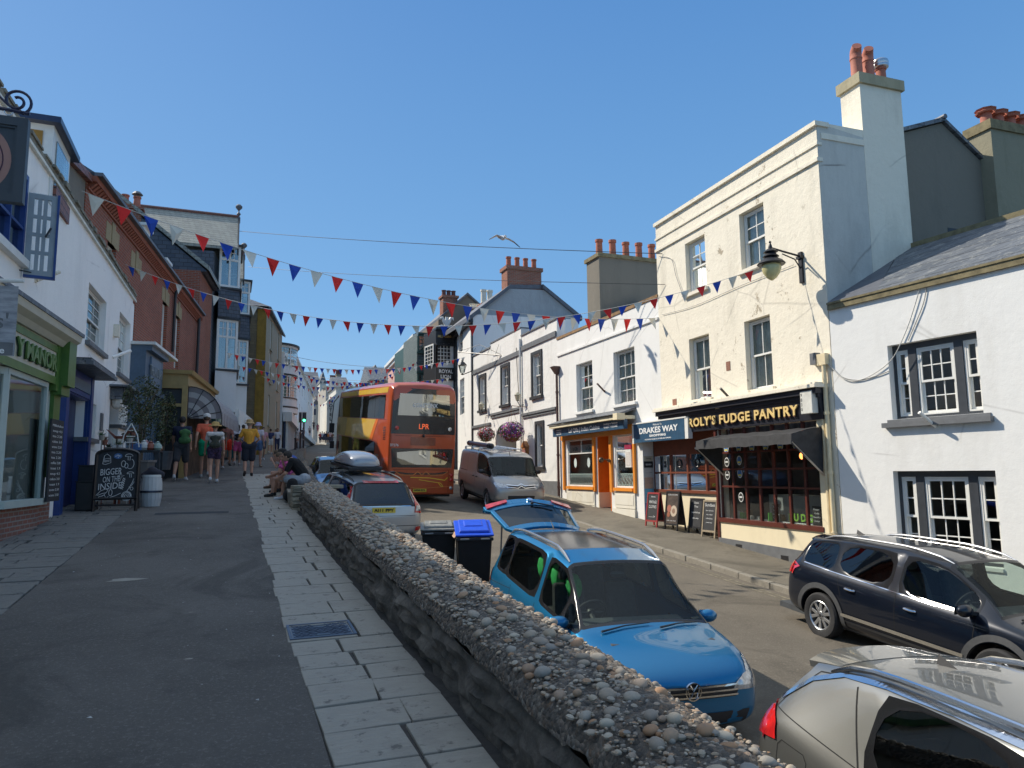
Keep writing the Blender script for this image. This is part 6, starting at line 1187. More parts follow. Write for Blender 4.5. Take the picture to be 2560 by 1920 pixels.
# twin gabled slate hung house
b=thing('gabled_bay_house','tall slate hung house with two gables and stacked white bay windows','house',(-1,40,2.5))
FT=Fac((-1.36,32.7),(.25,46.3),'L');wh_=MATS['white_render']
wall(FT,3.4,FT.L,0,12.2,[],MATS['hung_slate'],b,mass=6)
wall(FT,0,3.4,0,10.3,[],MATS['red_brick'],b,mass=6)
mb=MB();mb.prism([FT.p(.02,.25,10.3),FT.p(.02,-3.8,13.6),FT.p(.02,-6,12.5),FT.p(.02,-6,9)],FT.d*3.4);o_=sub(mb,'slate_gable',MATS['hung_slate'],b)
mb=MB();mb.prism([FT.p(-.1,.35,10.3),FT.p(-.1,-3.8,13.68),FT.p(-.1,-3.8,13.85),FT.p(-.1,.35,10.5)],FT.d*3.5);sub(mb,'verge',MATS['pale_slate'],o_)
zr=14.85;ze=12.5
def gable(yc,half,xov,zr_,ze_):
 mb=MB();xw=FT.p(yc-32.7,0,0).x;x1=xw+xov
 P=[(x1,yc-half,ze_),(x1,yc,zr_),(x1,yc+half,ze_)]
 mb.add([(xw-4.3,yc-half,ze_),(x1,yc-half,ze_),(x1,yc,zr_),(xw-4.3,yc,zr_),(xw-4.3,yc-half,ze_-.14),(x1,yc-half,ze_-.14),(x1,yc,zr_-.14),(xw-4.3,yc,zr_-.14)],[(0,1,2,3),(7,6,5,4),(0,4,5,1),(1,5,6,2)]);r=sub(mb,'roof',MATS['pale_slate'],b)
 mb=MB();mb.add([(xw-4.3,yc+half,ze_),(x1,yc+half,ze_),(x1,yc,zr_),(xw-4.3,yc,zr_)],[(0,1,2,3)]);sub(mb,'far_slope',MATS['pale_slate'],r)
 mb=MB();mb.tube([(xw-4.3,yc,zr_+.03),(x1,yc,zr_+.03)],.09,6);sub(mb,'ridge_tiles',MATS['clay_tile'],r)
 mb=MB();mb.prism([(x1-.6,yc-half,ze_),(x1-.6,yc,zr_-.15),(x1-.6,yc+half,ze_)],(.12,0,0));sub(mb,'gable_infill',MATS['black_paint'],r)
 mb=MB()
 for s_ in(-1,1):mb.prism([(x1-.02,yc+s_*half*1.03,ze_-.42),(x1-.02,yc,zr_-.32),(x1-.02,yc,zr_+.05),(x1-.02,yc+s_*half*1.03,ze_-.08)],(.08,0,0))
 sub(mb,'barge_board',mat('soft_black',(.03,.03,.03)),r)
 mb=MB();mb.lathe([(.09,-.3),(.09,0),(.04,.08),(.11,.18),(.04,.28),(.03,.36),(.16,.5),(.17,.6),(.1,.68),(.0,.72)],(x1,yc,zr_),k=8);sub(mb,'finial',MATS['lead'],r,smooth=True)
gable(38.6,2.5,.75,zr,ze);gable(43.4,1.9,.55,14.3,12.4)
def bay(yc,w,pr,levels,m_white):
 "canted bay: near cant, front, far cant"
 xw=FT.p(yc-32.7,0,0).x;x1=xw+pr;A=(xw,yc-w/2);B=(x1,yc-w/2+.28);Cc=(x1,yc+w/2-.28);D=(xw,yc+w/2)
 for(z0,z1,kind)in levels:
  for(p,q,cols)in((A,B,2),(B,Cc,3),(Cc,D,2)):
   f=Fac(p,q,'L')
   if kind=='w':
    mb=MB();zt=lerp(.66,z0,z1);bars(f,mb,0,f.L,z0,z1,-.08,.0,.11,cols,1,.09);f.box(mb,.1,f.L-.1,zt-.05,zt+.05,-.07,-.01)
    for c in range(cols):uu=lerp((c+.5)/cols,0.1,f.L-.1);f.box(mb,uu-.015,uu+.015,zt+.05,z1-.1,-.06,-.03)
    f.box(mb,.1,f.L-.1,(zt+z1)/2-.015,(zt+z1)/2+.015,-.06,-.03)
    o=mb.build('bay_window',MATS['white_frame'],b);g=MB();g.quad(f.p(.02,-.045,z0),f.p(f.L,-.045,z0),f.p(f.L,-.045,z1),f.p(.02,-.045,z1));sub(g,'pane',MATS['glass_sky'],o)
   else:
    mb=MB();mb.hexa([f.p(0,-.05,z0),f.p(f.L,-.05,z0),f.p(f.L,.0,z0),f.p(0,0,z0),f.p(0,-.05,z1),f.p(f.L,-.05,z1),f.p(f.L,.12 if kind=='s' else 0,z1),f.p(0,.12 if kind=='s' else 0,z1)]if False else[f.p(0,-.05,z0),f.p(f.L,-.05,z0),f.p(f.L,.10 if kind=='s' else .0,z0),f.p(0,.10 if kind=='s' else .0,z0),f.p(0,-.05,z1),f.p(f.L,-.05,z1),f.p(f.L,0,z1),f.p(0,0,z1)]);mb.build('slate_apron' if kind=='s' else 'white_apron',MATS['hung_slate']if kind=='s' else m_white,b)
  mb=MB();mb.add([(A[0],A[1],z1),(B[0]+.1,B[1]-.1,z1),(Cc[0]+.1,Cc[1]+.1,z1),(D[0],D[1],z1),(A[0],A[1],z1+.1),(B[0]+.1,B[1]-.1,z1+.1),(Cc[0]+.1,Cc[1]+.1,z1+.1),(D[0],D[1],z1+.1)],[(0,1,2,3),(4,5,6,7),(0,1,5,4),(1,2,6,5),(2,3,7,6)]);mb.build('bay_moulding',MATS['soft_black']if kind!='w' else MATS['black_paint'],b)
bay(38.3,3.4,.95,[(4.6,6.55,'a'),(6.6,9.05,'w'),(9.15,10.55,'s'),(10.65,12.75,'w')],wh_)
bay(43.4,3.0,.95,[(4.6,6.5,'a'),(6.6,9.05,'w'),(9.15,10.4,'s'),(10.5,12.4,'w')],wh_)
mb=MB();FT.box(mb,1.0,FT.L,3.9,4.55,-.1,.7);fb=sub(mb,'shop_fascia',mat('bottle_green',(.02,.06,.045),.4),b)
mb=MB();FT.box(mb,1.5,5,3.95,4.45,.7,.74);sub(mb,'name_panel',mat('pale_green_panel',(.22,.28,.2),.5,0,.2,6,0),fb)
mb=MB();FT.box(mb,7,FT.L+.3,4.0,5.0,.2,1.0);sub(mb,'white_fascia',wh_,b)
mb=MB();FT.box(mb,1.0,FT.L,1,3.9,-.2,.2);sub(mb,'dark_shopfronts',mat('shop_dark',(.05,.05,.055),.5,0,.5,1.5,0),b)
t=thing('cafe_sign','turquoise projecting sign with white letters FÉ beside the striped awning','sign',(0,36.6,4));P=aty(483,1005,36.6);P2=aty(507,1034,36.6);mb=MB();mb.box((P.x-.6,36.6,P2.z),(P2.x,36.68,P.z));s_=sub(mb,'sign_panel',mat('turquoise',(.02,.18,.22),.5),t);lettering('CAFÉ',(P2.x-.45,36.59,(P.z+P2.z)/2),(1,0,0),(0,0,1),.42,wl,s_,.004,.01,width=.85)
t=thing('grey_awning','plain grey awning beyond the striped one','awning',(0.5,41,4));mb=MB();
for(ya,yb_)in((38.8,42.5),):
 xw=FT.p(ya-32.7,0,0).x+.3;pr=[(xw,4.1),(xw+.7,3.8),(xw+1.3,3.25),(xw+1.35,3.05)]
 mb.add([(x,ya,z)for x,z in pr]+[(x+.4,yb_,z)for x,z in pr],[(i,i+1,i+5,i+4)for i in range(3)]+[(0,1,2,3)])
sub(mb,'canopy',mat('grey_canvas',(.17,.20,.23),.8,0,.1,5,.1),t)
# stone building
b=thing('stone_building','tall stone building with an ochre stained corner and slim windows','building',(1.5,50,3.5))
m,n,p=newmat('rubble_stone');v=xyvec(n);t_=n.nodes.new('ShaderNodeTexBrick');L(n,v,t_.inputs[0]);t_.inputs['Scale'].default_value=1;t_.inputs['Brick Width'].default_value=.42;t_.inputs['Row Height'].default_value=.17;t_.inputs['Mortar Size'].default_value=.012;t_.inputs['Color1'].default_value=(.20,.155,.09,1);t_.inputs['Color2'].default_value=(.12,.10,.065,1);t_.inputs['Mortar'].default_value=(.08,.07,.05,1);L(n,mixc(n,noise(n,coord(n),1.5,6,.7),t_.outputs[0],(.17,.14,.09)),p.inputs['Base Color']);p.inputs['Roughness'].default_value=.95;bump(n,p,t_.outputs['Fac'],.5,.02);mst=m
m,n,p=newmat('ochre_stone');L(n,ramp(n,noise(n,coord(n),2.5,8,.75),[(.3,(.16,.10,.02)),(.6,(.28,.17,.03)),(.8,(.13,.10,.05))]),p.inputs['Base Color']);p.inputs['Roughness'].default_value=.95;moc=m
x0=aty(600,900,47).x;x1=aty(640,900,47).x;x2=aty(663,900,47).x;zt=12.0
mb=MB();mb.box((x0-1.5,47,1),(x1,54,zt));sub(mb,'side_wall',mst,b)
mb=MB();mb.box((x1,46.96,1),(x2,47.6,zt-.05));sub(mb,'ochre_corner',moc,b)
FS=Fac((x2,46.98),(x2+1.55,56.3),'L');wins=[(u,u+.8,z,z+2.0)for u in(2.2,6.6)for z in(4.8,7.6,10.1-.3)];wins=[w for w in wins if w[3]<zt]
pst=stonemat('pale_stone_wall',(.30,.26,.18),(.34,.29,.2),(.2,.17,.12))
wall(FS,0,FS.L,1,zt,[w+(.15,)for w in wins],pst,b,mass=5)
for h in wins:sash(FS,h[0],h[1],h[2],h[3],-.08,b,cols=2,rt=2,rb=2,sill=.1,sillm=pst)
mb=MB();mb.box((x0-1.5,46.8,zt),(x2+.1,47.2,zt+.12));roofplane(mb,[(x0-1.5,46.8,zt+.1),(x2+.25,46.8,zt+.1),(x2+1.8,56.4,zt+.1),(x2-1.5,56.4,zt+1.8),(x2-2,48.5,zt+1.2)],.15);sub(mb,'roof',MATS['roof_slate'],b)
mb=MB();mb.tube([(x1-.75,46.92,zt),(x1-.75,46.92,5)],.07,6);sub(mb,'downpipe',MATS['white_frame'],b)
# bow fronted building
b=thing('bow_window_building','white building with a curved two storey bow window and black bands','building',(3,58,4))
FW=Fac((3.7,56.6),(5.0,66),'L');wall(FW,0,FW.L,1,10.9,[],wh_,b,mass=5)
cx,cy,R=3.05,58.9,2.05;
def arcp(a,r,z):return(cx+r*math.sin(a)*.9-.0,cy-r*math.cos(a),z)
a0,a1=-.15,2.4;n=18
def band(name,z0,z1,r,m_):
 mb=MB();vs=[]
 for i in range(n+1):a=lerp(i/n,a0,a1);vs+=[arcp(a,r,z0),arcp(a,r,z1)]
 fs=[(2*i,2*i+2,2*i+3,2*i+1)for i in range(n)];k=len(vs);mb.add(vs,fs);mb.add([arcp(lerp(i/n,a0,a1),r,z1)for i in range(n+1)]+[(cx,cy,z1)],[tuple(range(n+2))]);mb.add([arcp(lerp(i/n,a0,a1),r,z0)for i in range(n+1)]+[(cx,cy,z0)],[tuple(range(n+2))]);return sub(mb,name,m_,b,smooth=False)
zs=[aty(700,y,57).z for y in(1030,1012,1000,985,952,940,925,905,870,858)]
def zz(py):return aty(700,py,56.9).z
for(p0,p1,r,nm,m_)in((1030,1018,R+.12,'bow_fascia',wh_),(1018,1014,R+.14,'black_band',MATS['soft_black']),(1014,994,R,'bow_wall',wh_),(994,991,R+.05,'black_band',MATS['soft_black']),(936,932,R+.05,'black_band',MATS['soft_black']),(932,912,R,'bow_wall',wh_),(912,910,R+.05,'black_band',MATS['soft_black']),(865,861,R+.02,'bow_wall',wh_),(861,856,R+.15,'black_cornice',MATS['soft_black'])):band(nm,zz(p0),zz(p1),r,m_)
for(p0,p1)in((991,936),(910,865)):
 g=band('bow_glass',zz(p0),zz(p1),R-.08,MATS['glass_sky']);mb=MB()
 for i in range(n+1):
  a=lerp(i/n,a0,a1);w=.10 if i%6==0 else .025;q0=arcp(a-w/R/1.5,R-.01,zz(p0));q1=arcp(a+w/R/1.5,R-.01,zz(p0));mb.quad(q0,q1,(q1[0],q1[1],zz(p1)),(q0[0],q0[1],zz(p1)))
 for j in range(0,7):
  z=lerp(j/6,zz(p0),zz(p1));w=.08 if j in(0,3,6)else .025
  for i in range(n):q0=arcp(lerp(i/n,a0,a1),R-.005,z-w/2);q1=arcp(lerp((i+1)/n,a0,a1),R-.005,z-w/2);mb.quad(q0,q1,(q1[0],q1[1],z+w/2),(q0[0],q0[1],z+w/2))
 sub(mb,'glazing_bars',MATS['white_frame'],b)
mb=MB();FW.box(mb,.2,FW.L,1,5.6,.1,.25);sub(mb,'shop_glazing',MATS['navy_paint'],b)
mb=MB();FW.box(mb,.0,FW.L,5.6,6.3,.05,.7);sub(mb,'shop_fascia',wh_,b)
mb=MB()
for k in range(6):FW.box(mb,.3+k*1.75,.5+k*1.75,3,5.6,.26,.4)
sub(mb,'shop_columns',MATS['white_frame'],b)
FX=Fac((5.05,66),(11.2,106),'L');b=thing('white_terrace','tall white terrace stepping away beyond the bow window','building',FX.p(2,0,4))
wins=[(u,u+1.1,z,z+1.8)for u in(2,6,10,14,18,22,26,30,34)for z in(7,10)]
wall(FX,0,40,2,12.3,[w+(.15,)for w in wins],MATS['left_white'],b,mass=6)
for h in wins:sash(FX,h[0],h[1],h[2],h[3],-.08,b,cols=2,rt=2,rb=2)
mb=MB();FX.box(mb,0,40,12.3,12.5,-.3,.25);FX.box(mb,0,40,5.6,6.2,0,.5);sub(mb,'cornice',wh_,b)
mb=MB();FX.box(mb,0,40,2,5.6,0,.1);sub(mb,'shopfronts',MATS['navy_paint'],b)
def bush(label,c,rx,ry,rz_,n_,leaf,m_,seed,pot_=None,name='shrub'):
 random.seed(seed);t=thing(name,label,'plant',(c[0],c[1],c[2]-rz_));mb=MB()
 cl=[(random.gauss(0,.45),random.gauss(0,.45),random.uniform(-.9,.9))for _ in range(16)]
 for i in range(n_):
  q=random.choice(cl);d=Vector((random.gauss(q[0],.28),random.gauss(q[1],.28),random.gauss(q[2],.22)))
  if d.length>1.15:d=d.normalized()*1.1
  p=Vector(c)+Vector((d.x*rx,d.y*ry,d.z*rz_));a=Vector((random.gauss(0,1),random.gauss(0,1),random.gauss(0,1))).normalized();e=a.orthogonal().normalized()*leaf;f=a.cross(e).normalized()*leaf*.45;mb.add([p-e,p-f,p+e,p+f],[(0,1,2,3)])
 sub(mb,'leaves',m_,t);mb=MB();z0=c[2]-rz_-.35
 for k in range(5):mb.tube([(c[0],c[1],z0),(c[0]+random.uniform(-.3,.3)*rx,c[1]+random.uniform(-.3,.3)*ry,c[2]),(c[0]+random.uniform(-.7,.7)*rx,c[1],c[2]+rz_*.7)],[.03,.02,.008],5)
 sub(mb,'stems',mat('bark',(.12,.09,.06),.9,0,.3,20,.4),t)
 if pot_:mb=MB();mb.lathe([(.22,0),(.3,.5),(.33,.5),(.33,.55)],(c[0],c[1],z0-.45),k=14);sub(mb,'plant_pot',pot_,t)
lfm=mat('shrub_leaf',(.06,.075,.025),.5,0,.5,40,0)
bush('tall leafy shrub growing in front of the grey blue shopfront',(aty(358,1035,18).x,18,aty(358,1035,18).z),.42,.45,.78,2200,.035,lfm,3,MATS['grey_trim'])
bush('smaller dark shrub left of the ochre shopfront',(aty(412,1045,24).x,24,aty(412,1045,24).z),.3,.35,.75,1100,.04,lfm,5,MATS['grey_trim'])
# vehicles (own axes: x forward, y left, z up)
def evald(o):
 dg=bpy.context.evaluated_depsgraph_get();me=bpy.data.meshes.new_from_object(o.evaluated_get(dg));return me
tyre_m=mat('tyre_rubber',(.018,.018,.019),.8,0,.3,12,.3);alloy=mat('alloy',(.52,.53,.54),.3,.9,.06,20,.05);blk=mat('black_plastic',(.022,.022,.024),.5,0,.2,20,.1);trimm=mat('gloss_black',(.012,.012,.013),.15,0,.1,5,0)
chrome=mat('chrome',(.75,.76,.78),.12,1,.03,5,0);redl=mat('tail_lens',(.50,.012,.012),.12,0,.35,14,0,coat=1);clearl=mat('head_lens',(.40,.42,.44),.08,.55,.45,22,0,coat=1);plate_y=mat('plate_yellow',(.68,.50,.04),.4,0,.04,5,0);seatm=mat('seat_fabric',(.035,.036,.04),.9,0,.3,20,.2);cabin=mat('cabin_grey',(.05,.055,.06),.8,0,.2,9,.1)
silver_rail=mat('rail_silver',(.60,.60,.60),.25,.85,.04,9,0);archm=mat('arch_plastic',(.055,.057,.06),.6,0,.15,20,.15);cglass=glassmat('car_glass',(.66,.74,.70),.03,.01,.08);dglass=glassmat('privacy_glass',(.10,.115,.12),.07,.01,.15);discm=mat('wheel_well',(.008,.008,.008),.9,0,.1,5,0)
def wheel(car,x,y,r,w_,side,spokes=5,style=0,steer=0):
 t=bpy.data.objects.new('wheel',None);C.objects.link(t);t.parent=car;t.location=(x,y,r);t.rotation_euler=(0,0,steer+(math.pi if side<0 else 0))
 mb=MB();rr=r*.64
 mb.lathe([(rr,-w_/2+.01),(rr+.02,-w_/2),(r-.03,-w_/2),(r-.005,-w_/2+.025),(r,0),(r-.005,w_/2-.025),(r-.03,w_/2),(rr+.02,w_/2),(rr,w_/2-.012),(rr,-w_/2+.01)],(0,0,0),(0,1,0),36);ty=mb.build('tyre',tyre_m,t,smooth=True)
 mb=MB();mb.lathe([(rr,w_/2-.012),(rr-.012,w_/2-.005),(rr-.022,w_/2-.02),(rr-.03,w_/2-.09),(rr-.03,-w_/2+.02)],(0,0,0),(0,1,0),36,caps=False)
 yo=w_/2-.022
 for k in range(spokes):
  for s_ in((-1,1)if style else(0,)):
   a=2*math.pi*k/spokes+s_*(.17 if style==1 else .2);b_=2*math.pi*k/spokes+s_*(.30 if style==1 else .36);R0=.055;R1=rr-.02;wd0,wd1=(.022,.024)if style else(.032,.055)
   d0=Vector((math.cos(a),0,math.sin(a)));d1=Vector((math.cos(b_),0,math.sin(b_)));n0=Vector((-d0.z,0,d0.x));n1=Vector((-d1.z,0,d1.x));P=[]
   for yy in(yo-.035,yo+.0):
    P+=[d0*R0-n0*wd0,d0*R0+n0*wd0,d1*R1+n1*wd1,d1*R1-n1*wd1]
    for i in range(-4,0):P[i]=P[i]+Vector((0,yy-(.0 if i>-3 and i<0 and(i in(-2,-1))else-.0),0))
   mb.hexa(P)
 mb.lathe([(.0,yo+.008),(.03,yo+.006),(.06,yo-.002),(.07,yo-.03)],(0,0,0),(0,1,0),20);rim=mb.build('rim',alloy,t,smooth=False,bev=.004)
 mb=MB();mb.lathe([(0,-.03),(rr-.03,-.03),(rr-.03,-.02),(0,-.02)],(0,0,0),(0,1,0),24);mb.build('brake_shield',discm,t)
 mb=MB()
 for k in range(5):a=2*math.pi*(k+.5)/5;mb.lathe([(.009,0),(.009,.012)],(.048*math.cos(a),yo-.0,.048*math.sin(a)),(0,1,0),6)
 mb.lathe([(.0,yo+.010),(.026,yo+.009)],(0,0,0),(0,1,0),14);mb.build('hub_cap',blk,t)
 return t
class Car:
 def __init__(s,name,label,cat,x,y,th,paint,dz=0,group=None):
  t=math.radians(th);f=Vector((math.sin(t),math.cos(t),0));sl_=(rz(x+f.x,y+f.y)-rz(x-f.x,y-f.y))/2
  s.o=thing(name,label,cat,(x,y,rz(x,y)+dz),group);s.o['own_axes']=1
  s.o.rotation_mode='XYZ';fw=Vector((f.x,f.y,sl_)).normalized();lf=Vector((-math.cos(t),math.sin(t),-.0));
  lf.z=(rz(x+lf.x,y+lf.y)-rz(x-lf.x,y-lf.y))/2;lf=(lf-fw*lf.dot(fw)).normalized();up=fw.cross(lf)
  M=Matrix((fw,lf,up)).transposed();s.o.rotation_euler=M.to_euler();s.paint=paint
 def shell(s,st,wins,wheels,r,crease_=.35,glass=None,lv=2,archr=.055,trimw=.035):
  """st: stations (x,zb,zbelt,wbelt,zroof,wroof); wins: (name,'top'|'side',i0,i1,glass,inset)"""
  NP=11;bm=bmesh.new();rows=[]
  for(x,zb,zt,w,zr,wr)in st:
   h=zt-zb;cab=zr-zt>.12
   half=[(0,zb),(w*.80,zb),(w*.955,zb+.05),(w*1.0,zb+h*.33),(w*1.0,zb+h*.66),(w*.975,zb+h*.90),(w*.93,zt)]
   if cab:half+=[(wr+.02,zr-.07),(wr-.05,zr-.02),(wr*.5,zr+.0),(0,zr+.008)]
   else:half+=[(w*.86,zt+(zr-zt)*.45),(w*.72,zt+(zr-zt)*.75),(w*.4,zr),(0,zr+.003)]
   rows.append([(x,y,z)for y,z in half])
  vr=[]
  for row in rows:
   L_=[bm.verts.new((x,y,z))for x,y,z in row];Rr=[L_[0]if i==0 else(L_[-1]if i==len(row)-1 else bm.verts.new((row[i][0],-row[i][1],row[i][2])))for i in range(len(row))]
   vr.append((L_,Rr))
  n=len(rows[0]);fmap={}
  for i in range(len(vr)-1):
   for sd,k in((0,1),(1,-1)):
    a,b_=vr[i][sd],vr[i+1][sd]
    for j in range(n-1):
     q=[a[j],b_[j],b_[j+1],a[j+1]];f=bm.faces.new(q if sd==0 else q[::-1]);fmap[(i,j,sd)]=f;f.material_index=0
  for e_ in(0,-1):
   L_,Rr=vr[e_];
   for j in range(n-1):
    q=[L_[j],L_[j+1],Rr[j+1],Rr[j]];q2=[];[q2.append(v)for v in q if v not in q2]
    if len(q2)>2:bm.faces.new(q2)
  bmesh.ops.recalc_face_normals(bm,faces=bm.faces)
  cl=bm.edges.layers.float.get('crease_edge')or bm.edges.layers.float.new('crease_edge');cv=bm.verts.layers.float.new('crease_vert')
  for wi,(nm,kind,i0,i1,gm,ins)in enumerate(wins):
   groups=[]
   if kind=='top':groups=[[fmap[(i,j,sd)]for i in range(i0,i1)for j in(7,8,9)for sd in(0,1)]]
   elif kind=='roofglass':groups=[[fmap[(i,j,sd)]for i in range(i0,i1)for j in(8,9)for sd in(0,1)]]
   else:groups=[[fmap[(i,6,sd)]for i in range(i0,i1)]for sd in(0,1)]
   for g in groups:
    r_=bmesh.ops.inset_region(bm,faces=g,thickness=ins,depth=-.006,use_even_offset=True,use_boundary=True)
    for f in r_['faces']:f.material_index=1
    for f in g:
     f.material_index=2+wi
    es=set(e for f in g for e in f.edges)
    oe=set(e for f in r_['faces']for e in f.edges if any(l.material_index==0 for l in e.link_faces))
    for e in oe:e[cl]=.75
    for v in set(v for e in oe for v in e.verts):
     be=[e for e in v.link_edges if e in oe]
     if len(be)==2 and(be[0].other_vert(v).co-v.co).angle(be[1].other_vert(v).co-v.co)<math.radians(150):v[cv]=.45
    for e in es:
     if any(lf.material_index!=2+wi for lf in e.link_faces):e[cl]=.9;e.tag=True
     else:e.tag=False
    for v in set(v for e in es for v in e.verts):
     be=[e for e in v.link_edges if e in es and e.tag]
     if len(be)==2:
      a_=be[0].other_vert(v).co-v.co;b_=be[1].other_vert(v).co-v.co
      if a_.angle(b_)<math.radians(150):v[cv]=.62
  me=bpy.data.meshes.new('body');bm.to_mesh(me);bm.free();o=bpy.data.objects.new('tmp',me);C.objects.link(o)
  for _ in range(2+len(wins)):me.materials.append(None)
  ss=o.modifiers.new('s','SUBSURF');ss.levels=ss.render_levels=lv;cut=None
  me2=evald(o);o.modifiers.clear();o.data=me2
  if wheels:
   cb=MB()
   for(x,sd)in[(x,sd)for x in wheels for sd in(-1,1)]:
    y0,y1=(.52,1.2)if sd>0 else(-1.2,-.52);cb.lathe([(r+archr,y0),(r+archr,y1)],(x,0,r),(0,1,0),40)
   cut=cb.build('cutter',blk);m_=o.modifiers.new('b','BOOLEAN');m_.operation='DIFFERENCE';m_.object=cut;m_.solver='EXACT'
   for _ in range(2+len(wins)):cut.data.materials.append(None)
   me3=evald(o);o.modifiers.clear();o.data=me3;bpy.data.objects.remove(cut)
  src=o.data;bmA=bmesh.new();bmA.from_mesh(src);s.bvh=BVHTree.FromBMesh(bmA)
  def part(idx,name,mats,parent,sd=0):
   b2=bmA.copy();dl=[f for f in b2.faces if f.material_index not in idx or(sd and f.calc_center_median().y*sd<0)];bmesh.ops.delete(b2,geom=dl,context='FACES')
   m2=bpy.data.meshes.new(name);b2.to_mesh(m2);b2.free()
   m2.materials.clear();[m2.materials.append(q)for q in mats]
   for p in m2.polygons:p.material_index=0 if len(mats)==1 else(1 if p.material_index==1 else 0);p.use_smooth=True
   try:m2.set_sharp_from_angle(angle=math.radians(42))
   except Exception:pass
   q=bpy.data.objects.new(name,m2);C.objects.link(q);q.parent=parent;return q
  s.body=part((0,),'body',[s.paint],s.o);s.trim=part((1,),'window_trim',[trimm],s.body)
  for wi,(nm,kind,i0,i1,gm,ins)in enumerate(wins):
   for sd in((1,-1)if kind=='side' else(0,)):part((2+wi,),nm,[gm],s.o,sd)
  bmA.free();bpy.data.objects.remove(o)
  return s
 def hit(s,ax,a,b_):
  if ax=='l':o_,d=Vector((a,3,b_)),Vector((0,-1,0))
  elif ax=='r':o_,d=Vector((a,-3,b_)),Vector((0,1,0))
  elif ax=='f':o_,d=Vector((6,a,b_)),Vector((-1,0,0))
  elif ax=='b':o_,d=Vector((-6,a,b_)),Vector((1,0,0))
  else:o_,d=Vector((a,b_,5)),Vector((0,0,-1))
  h=s.bvh.ray_cast(o_,d);return(h[0],h[1]if h[1].dot(d)<0 else-h[1])if h[0]else(None,None)
 def decal(s,ax,poly,m,name,off=.006,parent=None,thick=0,sub_=3):
  bm=bmesh.new();vs=[bm.verts.new((a,b_,0))for a,b_ in poly];f=bm.faces.new(vs);bmesh.ops.triangulate(bm,faces=[f]);bmesh.ops.subdivide_edges(bm,edges=bm.edges,cuts=sub_,use_grid_fill=True)
  ai={'f':0,'b':0,'l':1,'r':1,'t':2}[ax];H=[(v,)+s.hit(ax,v.co.x,v.co.y)for v in bm.verts];D_=sorted(h[1][ai]for h in H if h[1]is not None);md=D_[len(D_)//2]if D_ else 0
  for v,p,nrm in H:
   if p is None or abs(p[ai]-md)>.33:v.tag=True;continue
   v.tag=False;v.co=p+nrm*off
  bmesh.ops.delete(bm,geom=[v for v in bm.verts if v.tag],context='VERTS')
  if thick:
   r_=bmesh.ops.solidify(bm,geom=bm.faces[:],thickness=thick)
  bmesh.ops.recalc_face_normals(bm,faces=bm.faces)
  me=bpy.data.meshes.new(name);bm.to_mesh(me);bm.free();me.materials.append(m)
  for p in me.polygons:p.use_smooth=True
  o=bpy.data.objects.new(name,me);C.objects.link(o);o.parent=parent or s.o;return o
 def seam(s,ax,pts,wd=.007,m=None,name='panel_gap',off=.0025,closed=False,parent=None):
  P=[Vector((a,b_))for a,b_ in pts];
  if closed:P.append(P[0])
  Q=[]
  for i in range(len(P)-1):
   k=max(2,int((P[i+1]-P[i]).length/.04))
   for j in range(k):Q.append(P[i].lerp(P[i+1],j/k))
  Q.append(P[-1]);mb=MB();prev=None
  for i,q in enumerate(Q):
   t=(Q[min(i+1,len(Q)-1)]-Q[max(i-1,0)]).normalized();nn=Vector((-t.y,t.x))*wd/2;pr=[]
   for sg in(-1,1):
    p,nr=s.hit(ax,*(q+nn*sg));pr.append(p+nr*off if p is not None else None)
   if prev and None not in prev and None not in pr and(pr[0]-prev[0]).length<.3:mb.quad(prev[0],pr[0],pr[1],prev[1])
   prev=pr
  if mb.f:return mb.build(name,m or discm,parent or s.body)
 def archtrim(s,ax,x,r,m,wd=.055,zc=None,a0=-.15,a1=math.pi+.15):
  zc=r if zc is None else zc;pts=[(x+(r+.067+wd/2)*math.cos(lerp(i/24,a0,a1)),zc+(r+.067+wd/2)*math.sin(lerp(i/24,a0,a1)))for i in range(25)]
  return s.seam(ax,pts,wd,m,'wheel_arch',off=.012)
 def mirror(s,x,y,z,sd,m):
  t=MB();c=Vector((x,sd*(abs(y)+.10),z));t.sphere(c,.11,14,10,(.62,1.05,.68));o=t.build('mirror',m,s.o,smooth=True)
  t=MB();t.box((c.x-.072,c.y-.085,c.z-.055),(c.x-.060,c.y+.085,c.z+.055));t.build('mirror_glass',chrome,o)
  t=MB();t.hexa([(x-.04,sd*(abs(y)-.12),z-.06),(x+.04,sd*(abs(y)-.12),z-.06),(x+.03,c.y,z-.04),(x-.03,c.y,z-.04),(x-.04,sd*(abs(y)-.12),z-.02),(x+.04,sd*(abs(y)-.12),z-.02),(x+.03,c.y,z+.0),(x-.03,c.y,z+.0)]);t.build('mirror_stalk',blk,o);return o
 def handle(s,x,z,sd,m):
  p,n_=s.hit('l' if sd>0 else 'r',x,z)
  if p is None:return
  t=MB();t.tube([p+Vector((-.09,sd*.005,.0)),p+Vector((-.05,sd*.035,.004)),p+Vector((.06,sd*.035,.0)),p+Vector((.10,sd*.005,-.002))],[.010,.016,.016,.010],8);o=t.build('door_handle',m,s.o,smooth=True)
  t=MB();t.sphere(p+Vector((0,sd*.002,0)),.05,10,6,(1,.15,.55));t.build('handle_recess',discm,o)
 def rail(s,x0,x1,y,z0,m,name='roof_rail',r=.018,h=.055):
  for sd in(-1,1):
   P=[];k=12
   for i in range(k+1):
    f=i/k;x=lerp(f,x0,x1);p,_=s.hit('t',x,sd*y);zz=(p.z if p else z0);P.append(Vector((x,sd*y,zz+h*min(1,math.sin(math.pi*min(max(f,.0),1))*3.2)-.0)))
   t=MB();t.tube(P,[r*.5]+[r]*(k-1)+[r*.5],8);t.build(name,m,s.o,smooth=True)
